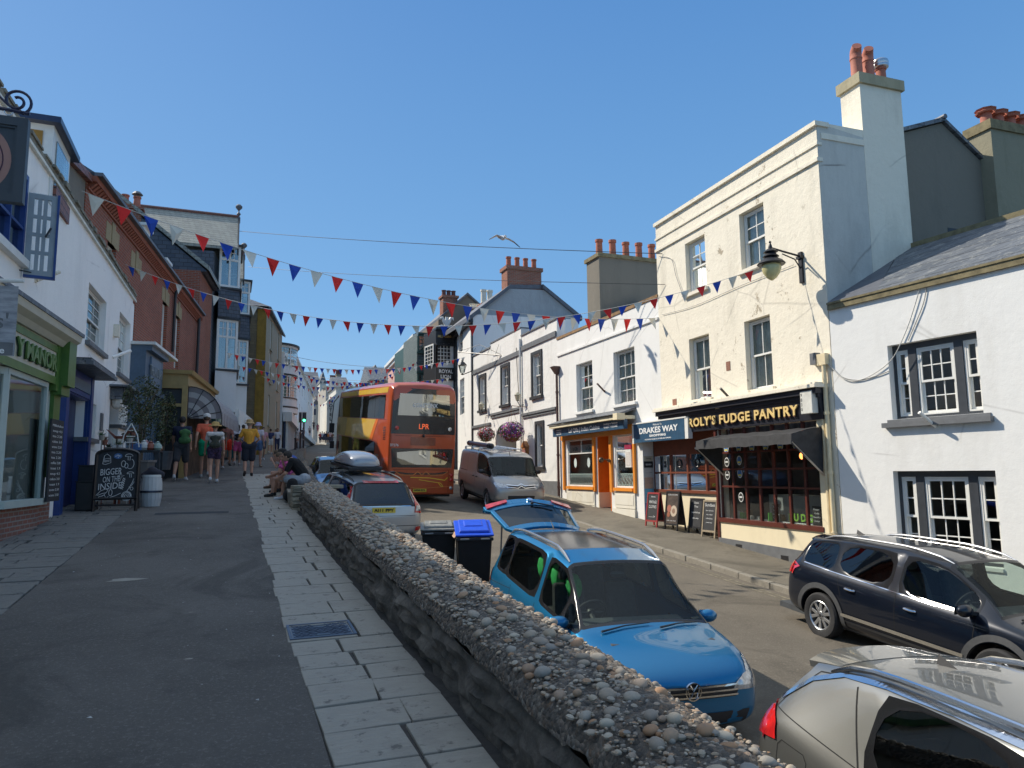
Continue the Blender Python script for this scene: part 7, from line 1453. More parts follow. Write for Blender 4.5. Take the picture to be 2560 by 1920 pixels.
 def seats(s,xs,z=.55,w=.24,hh=.62,m=None):
  for x in xs:
   for y in(-.36,.36):
    t=MB();t.hexa([(x-.25,y-w,z),(x+.28,y-w,z+.05),(x+.28,y+w,z+.05),(x-.25,y+w,z),(x-.25,y-w,z+.14),(x+.28,y-w,z+.18),(x+.28,y+w,z+.18),(x-.25,y+w,z+.14)])
    t.hexa([(x-.34,y-w,z+.1),(x-.22,y-w,z+.1),(x-.22,y+w,z+.1),(x-.34,y+w,z+.1),(x-.50,y-w*.85,z+hh),(x-.40,y-w*.85,z+hh),(x-.40,y+w*.85,z+hh),(x-.50,y+w*.85,z+hh)]);t.hexa([(x-.52,y-.12,z+hh+.03),(x-.43,y-.12,z+hh+.03),(x-.43,y+.12,z+hh+.03),(x-.52,y+.12,z+hh+.03),(x-.54,y-.11,z+hh+.2),(x-.46,y-.11,z+hh+.2),(x-.46,y+.11,z+hh+.2),(x-.54,y+.11,z+hh+.2)])
    t.build('seat',m or seatm,s.o,bev=.04)
 def dash(s,xc,z,w=.66,right=True,xf=.45):
  t=MB();t.hexa([(xc-.55,-w,z-.35),(xc+xf,-w,z-.35),(xc+xf,w,z-.35),(xc-.55,w,z-.35),(xc-.45,-w,z-.02),(xc+xf,-w*.95,z-.06),(xc+xf,w*.95,z-.06),(xc-.45,w,z-.02)]);o=t.build('dashboard',cabin,s.o,bev=.03)
  y=-.36 if right else .36;t=MB();c=Vector((xc-.68,y,z-.03));ax=Vector((-1,0,.55)).normalized();u=Vector((0,1,0));v=ax.cross(u);t.tube([c+(u*math.cos(2*math.pi*i/24)+v*math.sin(2*math.pi*i/24))*.185 for i in range(25)],.014,8,False);t.lathe([(.05,-.01),(.05,.02)],c,ax,12);t.tube([c-u*.18,c+u*.18],.012,6);t.tube([c,c-ax*.2],.03,6);t.build('steering_wheel',blk,o,smooth=True)
  t=MB();t.box((xc-.9,-.75,.22),(xc-3.6,.75,.30));t.build('floor',cabin,s.o)
 def fin(s,x):
  p,_=s.hit('t',x,0);t=MB();P=[(x+.10,0,p.z-.005),(x-.08,.02,p.z-.005),(x-.08,-.02,p.z-.005),(x-.085,0,p.z+.065)];t.add(P,[(0,1,3),(1,2,3),(2,0,3),(0,2,1)]);t.build('shark_fin_aerial',blk,s.o)
 def spoiler(s,xa,xb,w,m):
  t=MB();n=10;vs=[]
  for i in range(n+1):
   y=lerp(i/n,-w,w);p,_=s.hit('t',xa,y);z=p.z;zb=z-.06-.02*abs(y/w)**3
   vs+=[(xa,y,z+.004),(xb+.06*abs(y/w)**3,y,zb+.02),(xb+.08*abs(y/w)**3,y,zb-.02),(xa,y,z-.06)]
  t.add(vs,[(4*i+j,4*i+4+j,4*i+4+(j+1)%4,4*i+(j+1)%4)for i in range(n)for j in range(4)]+[(0,1,2,3),tuple(4*n+j for j in range(4))]);t.build('rear_spoiler',m,s.o,smooth=True)
 def plate(s,ax,x,z,txt,yellow=False,w=.26,y0=0):
  o=s.decal(ax,[(y0-w,z-.056),(y0+w,z-.056),(y0+w,z+.056),(y0-w,z+.056)],plate_y if yellow else MATS['white_frame'],'number_plate',.014,thick=0)
  p,n_=s.hit(ax,y0,z);xx=p.x+(.018 if ax=='f' else-.018);rt=(0,1,0)if ax=='f' else(0,-1,0)
  lettering(txt,(xx,y0,z),rt,(0,0,1),.09,MATS['sticker_black'],o,.001,.003,width=w*1.72);return o
 def wiper(s,pts,m=None):
  P=[]
  for(x,y)in pts:
   p,n_=s.hit('t',x,y);P.append(p+n_*.02)
  t=MB();t.tube(P,[.012,.008,.006],6);t.build('wiper',m or blk,s.o,smooth=True)
def wheels(c,xs,r,tw,w_=.205,spokes=5,style=1):
 for x in xs:
  for sd in(-1,1):wheel(c.o,x,sd*(tw-w_/2),r,w_,sd,spokes,style)
# blue people carrier with its tailgate up
bp_=carpaint('paint_blue',(.005,.155,.33),.5)
c=Car('people_carrier','metallic blue people carrier with its tailgate raised, parked against the pebble wall','car',4.2,8.0,184.5,bp_,dz=-.07);c.o.scale=(.955,.94,.95)
ST=[(-2.24,.42,.80,.70,.86,.6),(-2.18,.30,.92,.84,1.10,.70),(-2.05,.26,1.02,.89,1.52,.60),(-1.85,.24,1.04,.905,1.60,.64),(-1.35,.22,1.03,.915,1.63,.655),(-.95,.22,1.02,.915,1.645,.66),(-.05,.22,1.00,.915,1.65,.66),(.05,.22,1.00,.915,1.645,.66),(.52,.22,.98,.915,1.58,.635),(.80,.22,.975,.915,1.36,.66),(1.28,.22,.965,.91,1.05,.70),(1.40,.22,.96,.905,1.0,.74),(1.80,.24,.90,.89,.96,.70),(2.12,.26,.76,.83,.86,.64),(2.24,.32,.62,.70,.70,.5)]
c.shell(ST,[('windscreen','top',8,10,cglass,.035),('rear_quarter_window','side',3,4,dglass,.03),('rear_door_window','side',4,6,cglass,.04),('front_door_window','side',7,9,cglass,.035),('quarter_light','side',9,10,cglass,.03),('roof_glass','roofglass',4,7,trimm,.02)],(-1.36,1.43),.315)
wheels(c,(-1.36,1.43),.315,.90)
c.dash(1.25,1.02);c.seats((.25,-.75,-1.55))
for sd in(-1,1):
 ax='l' if sd>0 else 'r'
 c.seam(ax,[(1.02,.30),(1.04,.96)],.008);c.seam(ax,[(.0,.28),(-.02,.98)],.008);c.seam(ax,[(-.95,.55),(-1.0,.98)],.008);c.seam(ax,[(1.0,.29),(-.85,.29)],.008);c.seam(ax,[(-1.0,.93),(-2.1,.83)],.006)
 c.seam(ax,[(1.1,.78),(-2.15,.80)],.014,mat('deep_blue_line',(.008,.05,.16),.4));c.handle(-.02+.22,.82,sd,bp_);c.handle(-.85,.83,sd,bp_)
 c.mirror(1.02,.84,1.02,sd,bp_)
 c.decal('b',[(sd*.62,.78),(sd*.90,.78),(sd*.90,1.0),(sd*.62,1.0)],redl,'tail_lamp',.01);c.decal(ax,[(-2.22,.80),(-1.98,.83),(-2.0,.98),(-2.2,.98)],redl,'tail_lamp',.008)
 c.decal('f',[(sd*.46,.64),(sd*.84,.62),(sd*.885,.80),(sd*.62,.76),(sd*.5,.70)],clearl,'headlight',.012);c.decal('t',[(1.85,sd*.79),(2.16,sd*.66),(2.17,sd*.80),(1.95,sd*.86)],clearl,'headlight_top',.008)
c.rail(-1.95,.45,.60,1.62,silver_rail,r=.02,h=.05)
gg=c.decal('f',[(-.5,.58),(.5,.58),(.56,.70),(-.56,.70)],blk,'grille',.008)
for z in(.60,.645,.69):c.seam('f',[(-.52,z),(.52,z)],.016,chrome,'grille_bar',.016,parent=gg)
p,_=c.hit('f',0,.66);t_=MB();t_.lathe([(.078,0),(.088,0),(.088,.02),(.078,.02)],(p.x+.005,0,.66),(1,0,0),28,closed=True);em=t_.build('badge_ring',chrome,gg)
t_=MB();X=p.x+.02
t_.lathe([(0,0),(.079,0)],(p.x+.012,0,.66),(1,0,0),24);t_.build('badge_disc',blk,em)
t_=MB()
for pts in([(-.040,.064),(0,.004),(.040,.064)],[(-.068,.03),(-.036,-.064),(0,-.008),(.036,-.064),(.068,.03)]):t_.tube([(X,y,.66+z)for y,z in pts],.0085,6)
t_.build('badge_letters',chrome,em)
c.decal('f',[(-.62,.30),(.62,.30),(.68,.44),(-.68,.44)],blk,'lower_grille',.008)
for y0 in(.02,-.68):c.wiper([(1.46,-y0-.1),(1.40,-y0-.42),(1.36,-y0-.70)])if False else None
c.wiper([(1.40,-.60),(1.33,-.30),(1.30,.02)]);c.wiper([(1.40,.10),(1.33,.36),(1.30,.62)])
t_=MB();t_.tube([(-1.7,.0,1.63),(-1.85,0,1.72)],[.012,.004],6);t_.build('aerial',blk,c.o)
t_=MB();t_.sphere((.50,0,1.42),.06,10,6,(.5,1.6,.5));t_.build('rear_view_mirror',blk,c.o,smooth=True)
for q in range(3):t_=MB();t_.sphere((-.15-.25*q,-.30-.1*q,1.12+.08*q),.16,8,6,(1,.7,1.1));t_.build('green_cushion',mat('bright_green',(.03,.42,.10),.8,0,.3,9,.3),c.o,smooth=True)
tg=bpy.data.objects.new('tailgate',None)
H0=Vector((-2.0,0,1.62));dn=Vector((-.93,0,.30)).normalized();up_=Vector((.30,0,.93)).normalized()
def TG(a,b_,h=0):return H0+dn*a+Vector((0,b_,0))+up_*(h-.10*(abs(b_)/.62)**2)
rows=[(0,.54),(.14,.62),(.78,.70),(.86,.76),(1.00,.77),(1.14,.66)]
def tgs(mb,ra,rb,m0=0,h=0,th=.05):
 K=10
 for i in range(K):
  f0,f1=-1+2*i/K,-1+2*(i+1)/K
  P=[TG(ra[0],ra[1]*f0,h),TG(rb[0],rb[1]*f0,h),TG(rb[0],rb[1]*f1,h),TG(ra[0],ra[1]*f1,h)];mb.prism(P,-up_*th)
mb=MB();tgs(mb,rows[0],rows[1]);tgs(mb,rows[2],rows[3]);tgs(mb,rows[3],rows[4],h=.0);tgs(mb,rows[4],rows[5],h=-.06)
for sg in(-1,1):
 P=[TG(.14,.62*sg),TG(.78,.70*sg),TG(.78,.64*sg),TG(.14,.56*sg)];mb.prism(P,-up_*.05)
tgo=mb.build('tailgate',bp_,c.o,bev=.008)
mb=MB();K=8
for i in range(K):f0,f1=-1+2*i/K,-1+2*(i+1)/K;mb.quad(TG(.14,.57*f0,-.015),TG(.78,.65*f0,-.015),TG(.78,.65*f1,-.015),TG(.14,.57*f1,-.015))
mb.build('tailgate_glass',dglass,tgo)
mb=MB()
for sg in(-1,1):mb.prism([TG(.86,.74*sg,.012),TG(1.0,.74*sg,.012),TG(.98,.40*sg,.012),TG(.90,.40*sg,.012)],up_*.02)
mb.build('tailgate_lamp',redl,tgo)
mb=MB();mb.tube([TG(.80,.0,.03),TG(.72,.36,.03)],.012,6);mb.lathe([(.03,0),(.02,.03)],TG(.80,0,.0),up_,10);mb.build('rear_wiper',blk,tgo)
mb=MB();mb.lathe([(.04,0),(.05,.0),(.05,.015),(.0,.015)],TG(.93,0,.01),up_,16);mb.build('badge',chrome,tgo)
for sg in(-1,1):mb=MB();mb.tube([(-2.05,.72*sg,1.05),TG(.42,.60*sg,-.05)],.014,6);mb.build('gas_strut',blk,c.o)
# dark crossover at the kerb
kp=carpaint('paint_midnight',(.003,.006,.014),.1);kc=mat('champagne_chrome',(.55,.52,.46),.25,.8,.05,9,0)
c=Car('dark_crossover','glossy midnight blue crossover parked at the right kerb','car',9.02,7.18,181.5,kp,dz=-.04)
ST=[(-2.15,.40,.70,.70,.78,.6),(-2.10,.30,.88,.82,1.02,.66),(-2.02,.27,.98,.86,1.22,.58),(-1.85,.25,1.01,.885,1.42,.56),(-1.45,.24,1.00,.90,1.47,.60),(-1.15,.23,.985,.90,1.50,.615),(-.16,.22,.955,.90,1.53,.63),(-.06,.22,.95,.90,1.53,.63),(.55,.22,.93,.90,1.47,.61),(1.05,.22,.92,.90,1.20,.64),(1.30,.22,.915,.89,1.0,.69),(1.42,.22,.905,.885,.96,.72),(1.80,.24,.86,.87,.90,.68),(2.05,.28,.72,.80,.80,.6),(2.16,.36,.58,.66,.64,.5)]
c.shell(ST,[('windscreen','top',8,10,cglass,.035),('rear_window','top',1,3,dglass,.05),('rear_quarter_window','side',3,5,dglass,.035),('rear_door_window','side',5,6,dglass,.035),('front_door_window','side',7,9,cglass,.035)],(-1.35,1.35),.33)
wheels(c,(-1.35,1.35),.33,.895);c.dash(1.25,.98);c.seats((.2,-.75))
for sd in(-1,1):
 ax='l' if sd>0 else 'r'
 for x in(-1.35,1.35):c.archtrim(ax,x,.33,archm,.075)
 c.seam(ax,[(1.0,.33),(-1.0,.33)],.13,archm,'sill_cladding',.012);c.seam(ax,[(.93,.46),(-.93,.46)],.045,kc,'door_strip',.02)
 c.seam(ax,[(1.0,.93),(.4,.935),(-.4,.97),(-1.2,1.0),(-1.75,1.03)],.012,chrome,'window_chrome',.008)
 c.seam(ax,[(1.03,.42),(1.05,.92)],.008);c.seam(ax,[(-.02,.42),(-.06,.95)],.008);c.seam(ax,[(-.95,.70),(-1.05,.97)],.008)
 c.handle(.18,.80,sd,chrome);c.handle(-.80,.83,sd,chrome);c.mirror(1.0,.86,1.0,sd,kp)
 c.decal(ax,[(-2.13,.82),(-1.98,.84),(-1.97,1.0),(-2.08,1.0)],redl,'tail_lamp',.012);c.decal('b',[(sd*.60,.82),(sd*.86,.82),(sd*.84,1.0),(sd*.62,1.0)],redl,'tail_lamp',.012)
 c.decal('f',[(sd*.5,.66),(sd*.80,.66),(sd*.84,.80),(sd*.60,.76)],clearl,'headlight',.012);c.decal('t',[(1.75,sd*.76),(2.05,sd*.62),(2.05,sd*.76),(1.85,sd*.84)],clearl,'headlight_top',.008)
c.rail(-1.6,.55,.56,1.5,silver_rail,r=.016,h=.04);c.decal('f',[(-.5,.56),(.5,.56),(.5,.70),(-.5,.70)],blk,'grille',.008)
c.fin(-1.45);c.spoiler(-1.62,-1.98,.52,kp)
c.wiper([(1.40,-.58),(1.33,-.30),(1.28,.02)]);c.wiper([(1.40,.10),(1.33,.36),(1.28,.60)])
# champagne silver SUV in the near corner
sp_=carpaint('paint_silver',(.24,.24,.225),.8,.06)
c=Car('silver_suv','champagne silver SUV parked nearest the camera beyond the pebble wall','car',4.24,2.42,186,sp_,dz=-.03);c.o.scale=(.96,.96,.955)
ST=[(-2.22,.42,.78,.72,.84,.62),(-2.17,.32,.95,.84,1.03,.70),(-2.06,.28,1.04,.89,1.16,.66),(-1.86,.26,1.07,.915,1.48,.58),(-1.45,.25,1.05,.925,1.56,.62),(-1.10,.24,1.03,.925,1.60,.635),(-.10,.23,.99,.925,1.63,.65),(0,.23,.985,.925,1.63,.65),(.6,.23,.97,.92,1.56,.63),(1.10,.23,.96,.915,1.26,.66),(1.36,.23,.95,.91,1.06,.70),(1.48,.23,.94,.905,1.02,.74),(1.90,.25,.90,.89,.97,.70),(2.15,.30,.76,.82,.86,.62),(2.25,.38,.6,.7,.68,.5)]
c.shell(ST,[('windscreen','top',8,10,cglass,.035),('rear_window','top',1,3,dglass,.06),('rear_door_window','side',5,6,dglass,.012),('front_door_window','side',7,9,cglass,.015)],(-1.36,1.38),.35)
wheels(c,(-1.36,1.38),.35,.92);c.dash(1.3,1.03);c.seats((.25,-.7))
for sd in(-1,1):
 ax='l' if sd>0 else 'r'
 for x in(-1.36,1.38):c.archtrim(ax,x,.35,archm,.06)
 c.seam(ax,[(1.05,.35),(-1.0,.35)],.13,archm,'sill_cladding',.012)
 c.seam(ax,[(.7,1.53),(.0,1.575),(-.6,1.57),(-1.1,1.54),(-1.5,1.48),(-1.78,1.36),(-2.0,1.16)],.03,chrome,'roof_line_chrome',.008);c.seam(ax,[(1.0,.985),(0,1.0),(-1.05,1.05)],.018,chrome,'window_chrome',.008)
 c.seam(ax,[(-1.1,1.04),(-1.34,1.46)],.012);c.seam(ax,[(-1.38,1.5),(-1.75,1.42),(-1.93,1.22),(-2.0,1.10),(-1.12,1.05)],.007)
 c.seam(ax,[(1.05,.44),(1.08,.96)],.008);c.seam(ax,[(-.02,.44),(-.06,.99)],.008);c.seam(ax,[(-.95,.62),(-1.08,.95),(-1.10,1.05)],.008)
 c.seam(ax,[(-1.52,.72),(-1.52,.90),(-1.56,.94),(-1.80,.94),(-1.84,.90),(-1.84,.72),(-1.80,.68),(-1.56,.68)],.007,closed=True)
 c.handle(.18,.86,sd,blk);c.handle(-.78,.86,sd,blk);c.mirror(1.05,.88,1.05,sd,sp_)
 c.decal(ax,[(-2.19,.86),(-1.86,.92),(-1.90,1.02),(-2.04,1.12),(-2.12,1.10)],redl,'tail_lamp',.014);c.decal('b',[(sd*.50,.92),(sd*.88,.86),(sd*.86,1.10),(sd*.56,1.04)],redl,'tail_lamp',.014)
 c.decal('f',[(sd*.5,.72),(sd*.84,.72),(sd*.86,.86),(sd*.60,.80)],clearl,'headlight',.012)
c.rail(-1.65,.75,.60,1.6,chrome,r=.022,h=.05)
c.fin(-1.25);c.spoiler(-1.62,-2.02,.55,sp_)
c.seam('t',[(-1.62,-.54),(-1.62,.54)],.01)
# silver estate with roof box
vp_=carpaint('paint_estate',(.50,.51,.51),.6,.05)
c=Car('silver_estate','silver estate car with a grey roof box and yellow rear plate, parked beyond the bins','car',2.98,18.25,-5,vp_,dz=.08)
ST=[(-2.40,.42,.66,.78,.70,.68),(-2.36,.34,.90,.86,.96,.70),(-2.28,.28,.97,.90,1.10,.66),(-2.06,.26,1.0,.915,1.46,.58),(-1.50,.25,.99,.925,1.50,.61),(-1.1,.24,.98,.925,1.52,.62),(-.25,.24,.96,.925,1.53,.63),(-.15,.24,.955,.925,1.53,.63),(.5,.24,.94,.92,1.48,.61),(.95,.24,.93,.92,1.24,.64),(1.28,.24,.92,.915,1.0,.70),(1.4,.24,.91,.91,.97,.74),(1.9,.26,.86,.89,.92,.7),(2.25,.30,.74,.82,.82,.62),(2.38,.38,.6,.7,.66,.5)]
c.shell(ST,[('windscreen','top',8,10,cglass,.035),('rear_window','top',1,3,dglass,.045),('rear_quarter_window','side',3,5,dglass,.035),('rear_door_window','side',5,6,dglass,.035),('front_door_window','side',7,9,cglass,.035)],(-1.40,1.42),.34)
wheels(c,(-1.40,1.42),.34,.92);c.dash(1.25,1.0);c.seats((.2,-.8))
for sd in(-1,1):
 ax='l' if sd>0 else 'r'
 P=[(sd*.70,.80),(sd*.90,.78),(sd*.89,1.0),(sd*.80,1.08),(sd*.665,1.42),(sd*.60,1.42),(sd*.72,1.05)]
 c.decal('b',P,redl,'tail_lamp',.014,sub_=4);c.decal('b',[(sd*.72,.84),(sd*.84,.83),(sd*.83,.94),(sd*.73,.94)],clearl,'reverse_lamp',.020);c.decal('b',[(sd*.72,.40),(sd*.86,.42),(sd*.86,.50),(sd*.74,.49)],redl,'reflector',.014)
 c.seam(ax,[(1.0,.45),(1.02,.92)],.008);c.seam(ax,[(-.15,.45),(-.2,.96)],.008);c.mirror(1.0,.88,1.0,sd,blk);c.handle(0,.82,sd,vp_)
 for x in(-1.40,1.42):c.archtrim(ax,x,.34,archm,.05)
c.rail(-1.9,.45,.56,1.5,archm,r=.016,h=.05)
c.plate('b',0,.86,'AJ11 PPY',True);c.seam('b',[(-.62,.945),(.62,.945)],.012,chrome,'tailgate_chrome',.012);c.seam('b',[(-.72,.74),(.72,.74)],.008);c.seam('b',[(-.85,.52),(.85,.52)],.012);c.seam('b',[(-.40,1.44),(.40,1.44)],.035,redl,'brake_lamp',.02)
random.seed(8)
for k in range(14):
 t_=MB();y=random.uniform(-.5,.5);z=random.uniform(1.0,1.22);s_=random.uniform(.06,.13);t_.sphere((-2.02+(z-1)*.3,y,z),s_,7,5,(.5,random.uniform(.8,1.6),random.uniform(.5,.9)));t_.build('luggage',mat('lug%d'%(k%6),[(.35,.5,.05),(.03,.03,.04),(.6,.6,.58),(.45,.1,.1),(.08,.2,.3),(.5,.42,.05)][k%6],.8,0,.4,18,.2),c.o,smooth=True)
rb=thing('roof_box','grey plastic roof box with dark base strapped on bars on the silver estate','roof box',c.o.location);rb['own_axes']=1;rb.rotation_euler=c.o.rotation_euler
bm=bmesh.new();RS=[(-1.18,.30,.02,.22),(-1.10,.38,.0,.34),(-.7,.42,0,.40),(-.1,.42,0,.40),(.5,.38,0,.33),(.9,.30,.0,.20),(1.02,.2,.03,.12)];vr=[]
for(x,w,z0,h)in RS:
 Q=[(-w,.05),(-w*1.0,h*.35),(-w*.9,h*.72),(-w*.6,h*.95),(0,h),(w*.6,h*.95),(w*.9,h*.72),(w,h*.35),(w,.05)];vr.append([bm.verts.new((x,y+.12,1.66+z))for y,z in Q])
for i in range(len(vr)-1):
 for j in range(8):bm.faces.new([vr[i][j],vr[i+1][j],vr[i+1][j+1],vr[i][j+1]])
 bm.faces.new([vr[i][0],vr[i][8],vr[i+1][8],vr[i+1][0]])
bm.faces.new(vr[0]);bm.faces.new(vr[-1][::-1]);bmesh.ops.recalc_face_normals(bm,faces=bm.faces);me=bpy.data.meshes.new('lid');bm.to_mesh(me);bm.free();o=bpy.data.objects.new('lid',me);C.objects.link(o);me.materials.append(mat('box_grey',(.36,.37,.39),.25,.3,.05,6,0,coat=.6));ss=o.modifiers.new('s','SUBSURF');ss.levels=ss.render_levels=2;o.parent=rb
for p in me.polygons:p.use_smooth=True
lettering('THULE',(-.55,-.305,1.95),(1,0,0),(0,0.35,1),.09,MATS['sticker_black'],o,.001,.004);lettering('THULE',(-1.155,.22,1.84),(0,-1,0),(0.2,0,1),.085,MATS['sticker_black'],o,.002,.004)
mb=MB();mb.hexa([(-1.15,-.28,1.62),(.95,-.22,1.62),(.95,.46,1.62),(-1.15,.52,1.62),(-1.17,-.30,1.72),(1.0,-.24,1.72),(1.0,.48,1.72),(-1.17,.54,1.72)]);mb.build('box_base',blk,rb,bev=.03)
for x in(-.95,.15):mb=MB();mb.tube([(x,-.66,1.585),(x,.66,1.585)],.016,8);[mb.box((x-.05,s_*.60-.04,1.50),(x+.05,s_*.60+.04,1.60))for s_ in(-1,1)];mb.build('roof_bar',blk,rb)
# pale blue hatchback and small dark car by the wall
hp=carpaint('paint_pale_blue',(.10,.22,.40),.5,.08)
c=Car('blue_hatchback','pale metallic blue hatchback facing down the hill behind the silver estate','car',3.5,26.0,181,hp,dz=.05)
ST=[(-2.0,.4,.7,.68,.8,.6),(-1.95,.3,.92,.8,1.1,.62),(-1.75,.25,.96,.85,1.38,.56),(-1.1,.23,.95,.87,1.44,.6),(-.1,.23,.93,.87,1.46,.61),(0,.23,.93,.87,1.46,.61),(.45,.23,.92,.87,1.40,.59),(.85,.23,.91,.865,1.16,.62),(1.12,.23,.9,.86,.98,.66),(1.25,.23,.89,.855,.94,.7),(1.65,.25,.83,.83,.88,.66),(1.9,.3,.7,.76,.78,.58),(2.0,.38,.58,.64,.62,.46)]
c.shell(ST,[('windscreen','top',6,8,cglass,.035),('rear_window','top',1,2,dglass,.05),('rear_door_window','side',3,4,dglass,.035),('front_door_window','side',5,7,cglass,.035)],(-1.25,1.28),.31)
wheels(c,(-1.25,1.28),.31,.86);c.dash(1.1,.95);c.seats((.15,-.75))
for sd in(-1,1):c.mirror(.85,.83,.97,sd,hp);c.decal('f',[(sd*.45,.62),(sd*.76,.62),(sd*.8,.78),(sd*.55,.72)],clearl,'headlight',.012)
# grey van
vn=carpaint('paint_van',(.38,.375,.36),.55,.06)
c=Car('panel_van','silver grey panel van with a roof tube facing down the hill beside the bus','van',9.12,24.6,183,vn,dz=0)
ST=[(-2.45,.45,1.1,.88,1.3,.8),(-2.42,.34,1.15,.93,1.84,.80),(-2.30,.30,1.15,.95,1.90,.83),(-1.2,.28,1.15,.955,1.93,.84),(0.0,.27,1.14,.955,1.93,.84),(.12,.27,1.14,.955,1.93,.84),(.85,.27,1.12,.95,1.90,.82),(1.15,.27,1.11,.95,1.76,.80),(1.72,.27,1.09,.94,1.24,.80),(1.86,.27,1.08,.935,1.16,.82),(2.15,.29,.98,.91,1.08,.76),(2.40,.34,.80,.86,.90,.68),(2.48,.42,.66,.74,.72,.56)]
c.shell(ST,[('windscreen','top',7,9,cglass,.04),('front_door_window','side',5,8,cglass,.045)],(-1.72,1.55),.33)
wheels(c,(-1.72,1.55),.33,.93,style=0);c.dash(1.5,1.14);c.seats((.5,),z=.7)
for sd in(-1,1):
 ax='l' if sd>0 else 'r'
 c.seam(ax,[(.08,.35),(.05,1.1),(.08,1.78)],.012);c.seam(ax,[(1.25,.62),(1.3,1.08)],.012);c.seam(ax,[(-1.15,.4),(-1.15,1.80),(.02,1.80)],.01);c.seam(ax,[(-1.1,1.12),(-2.35,1.12)],.02);c.handle(.28,1.0,sd,blk);c.handle(-.15,1.0,sd,blk);c.mirror(1.2,.92,1.25,sd,blk)
 c.decal('f',[(sd*.44,.78),(sd*.84,.82),(sd*.88,.98),(sd*.66,.95),(sd*.5,.88)],clearl,'headlight',.012);c.seam(ax,[(1.1,.40),(-1.3,.40)],.04,blk,'side_strip',.012)
 c.seam(ax,[(1.5-.5,.30),(-1.2,.30)],.03,silver_rail,'step_bar',.02)
for z in(.80,.87):c.seam('f',[(-.50,z+.03),(-.12,z),(0,z+.06),(.12,z),(.50,z+.03)],.022,chrome,'grille_chevron',.014)
c.decal('f',[(-.86,.36),(.86,.36),(.88,.56),(-.88,.56)],blk,'lower_bumper',.01);c.decal('f',[(-.45,.79),(.45,.79),(.45,.87),(-.45,.87)],blk,'grille',.006)
c.wiper([(1.85,.65),(1.76,.35),(1.73,.0)]);c.wiper([(1.85,-.1),(1.76,-.4),(1.73,-.65)])
for x in(-1.9,-1.0,0):mb=MB();mb.tube([(x,-.8,1.98),(x,.8,1.98)],.02,6);mb.box((x-.03,-.82,1.88),(x+.03,-.76,1.98));mb.box((x-.03,.76,1.88),(x+.03,.82,1.98));mb.build('roof_bar',silver_rail,c.o)
mb=MB();mb.tube([(.4,.55,2.0),(-2.3,.55,2.0)],.02,6);mb.build('ladder_rail',silver_rail,c.o)
tb=thing('pipe_tube','dark mauve pipe carrier tube with black caps on the roof of the panel van','pipe carrier',c.o.location);tb['own_axes']=1;tb.rotation_euler=c.o.rotation_euler
mb=MB();mb.lathe([(.085,-2.2),(.085,.35)],(0,-.55,2.09),(1,0,0),14);mb.build('tube',mat('mauve_tube',(.13,.08,.09),.4),tb,smooth=True)
mb=MB();mb.lathe([(0,0),(.09,.02),(.10,.06),(.10,.18),(.085,.2),(.1,.22),(.1,.36),(.06,.44),(0,.46)],(.32,-.55,2.09),(1,0,0),14);mb.lathe([(.1,-.1),(.1,.02)],(-2.2,-.55,2.09),(1,0,0),14);mb.build('end_cap',blk,tb,smooth=True)
mb=MB();mb.tube([(1.1,0,1.80),(1.0,.0,1.98)],[.012,.003],5);mb.build('aerial',blk,c.o)
# double decker bus
R1=math.radians
cx_,cy_=5.05,24.75;th=-2;L_,W_=10.4,2.5
t=R1(th);fwd=Vector((math.sin(t),math.cos(t),0));rgt=Vector((math.cos(t),-math.sin(t),0))
ctr=Vector((cx_,cy_,0))+rgt*(W_/2)
bus_c=ctr+fwd*L_/2
orange=mat('bus_orange',(.50,.085,.025),.28,0,.06,3,.0,coat=.7);byel=mat('bus_yellow',(.82,.50,.03),.28,0,.05,3,0,coat=.7);bred=mat('bus_roof_red',(.38,.05,.02),.3,0,.05,3,0,coat=.5);bglass=glassmat('bus_glass',(.20,.26,.26),.22,.01);bdark=mat('bus_dark',(.018,.018,.02),.25,0,.1,5,0,coat=.5);bolive_shade=mat('bus_olive_shade',(.42,.30,.06),.3,0,.06,3,0,coat=.5)
c=Car('double_decker_bus','orange and yellow double decker bus seen from behind, driving up the hill','bus',bus_c.x,bus_c.y,th,orange)
H=4.25;hl=L_/2;hw=W_/2
bm=bmesh.new();secs=[(-hl,.35,H-.28,hw-.10),(-hl+.05,.32,H-.12,hw-.04),(-hl+.3,.30,H-.02,hw),(-2,.3,H,hw),(2,.3,H,hw),(hl-.5,.3,H-.02,hw),(hl-.12,.3,H-.35,hw-.03),(hl+.0,.35,H-1.2,hw-.08)]
vr=[]
for(x,zb,zt,w)in secs:
 Q=[(-w,zb),(-w,1.5),(-w*.995,2.6),(-w*.965,zt-.42),(-w*.93,zt-.16),(-w*.78,zt-.03),(0,zt+.03),(w*.78,zt-.03),(w*.93,zt-.16),(w*.965,zt-.42),(w*.995,2.6),(w,1.5),(w,zb)];vr.append([bm.verts.new((x,y,z))for y,z in Q])
for i in range(len(vr)-1):
 for j in range(12):bm.faces.new([vr[i][j],vr[i+1][j],vr[i+1][j+1],vr[i][j+1]])
 bm.faces.new([vr[i][12],vr[i+1][12],vr[i+1][0],vr[i][0]])
bm.faces.new(vr[0]);bm.faces.new(vr[-1][::-1]);bmesh.ops.recalc_face_normals(bm,faces=bm.faces)
bm.faces.ensure_lookup_table();c.bvh=BVHTree.FromBMesh(bm);me=bpy.data.meshes.new('body');bm.to_mesh(me);bm.free();o=bpy.data.objects.new('body',me);C.objects.link(o);o.parent=c.o;me.materials.append(orange);c.body=o
bv=o.modifiers.new('b','BEVEL');bv.width=.05;bv.segments=3;bv.limit_method='ANGLE';bv.angle_limit=math.radians(30)
for p in me.polygons:p.use_smooth=True
D=lambda ax,p,m_,n_,off=.01,par=None,s_=2:c.decal(ax,p,m_,n_,off,par,0,s_)
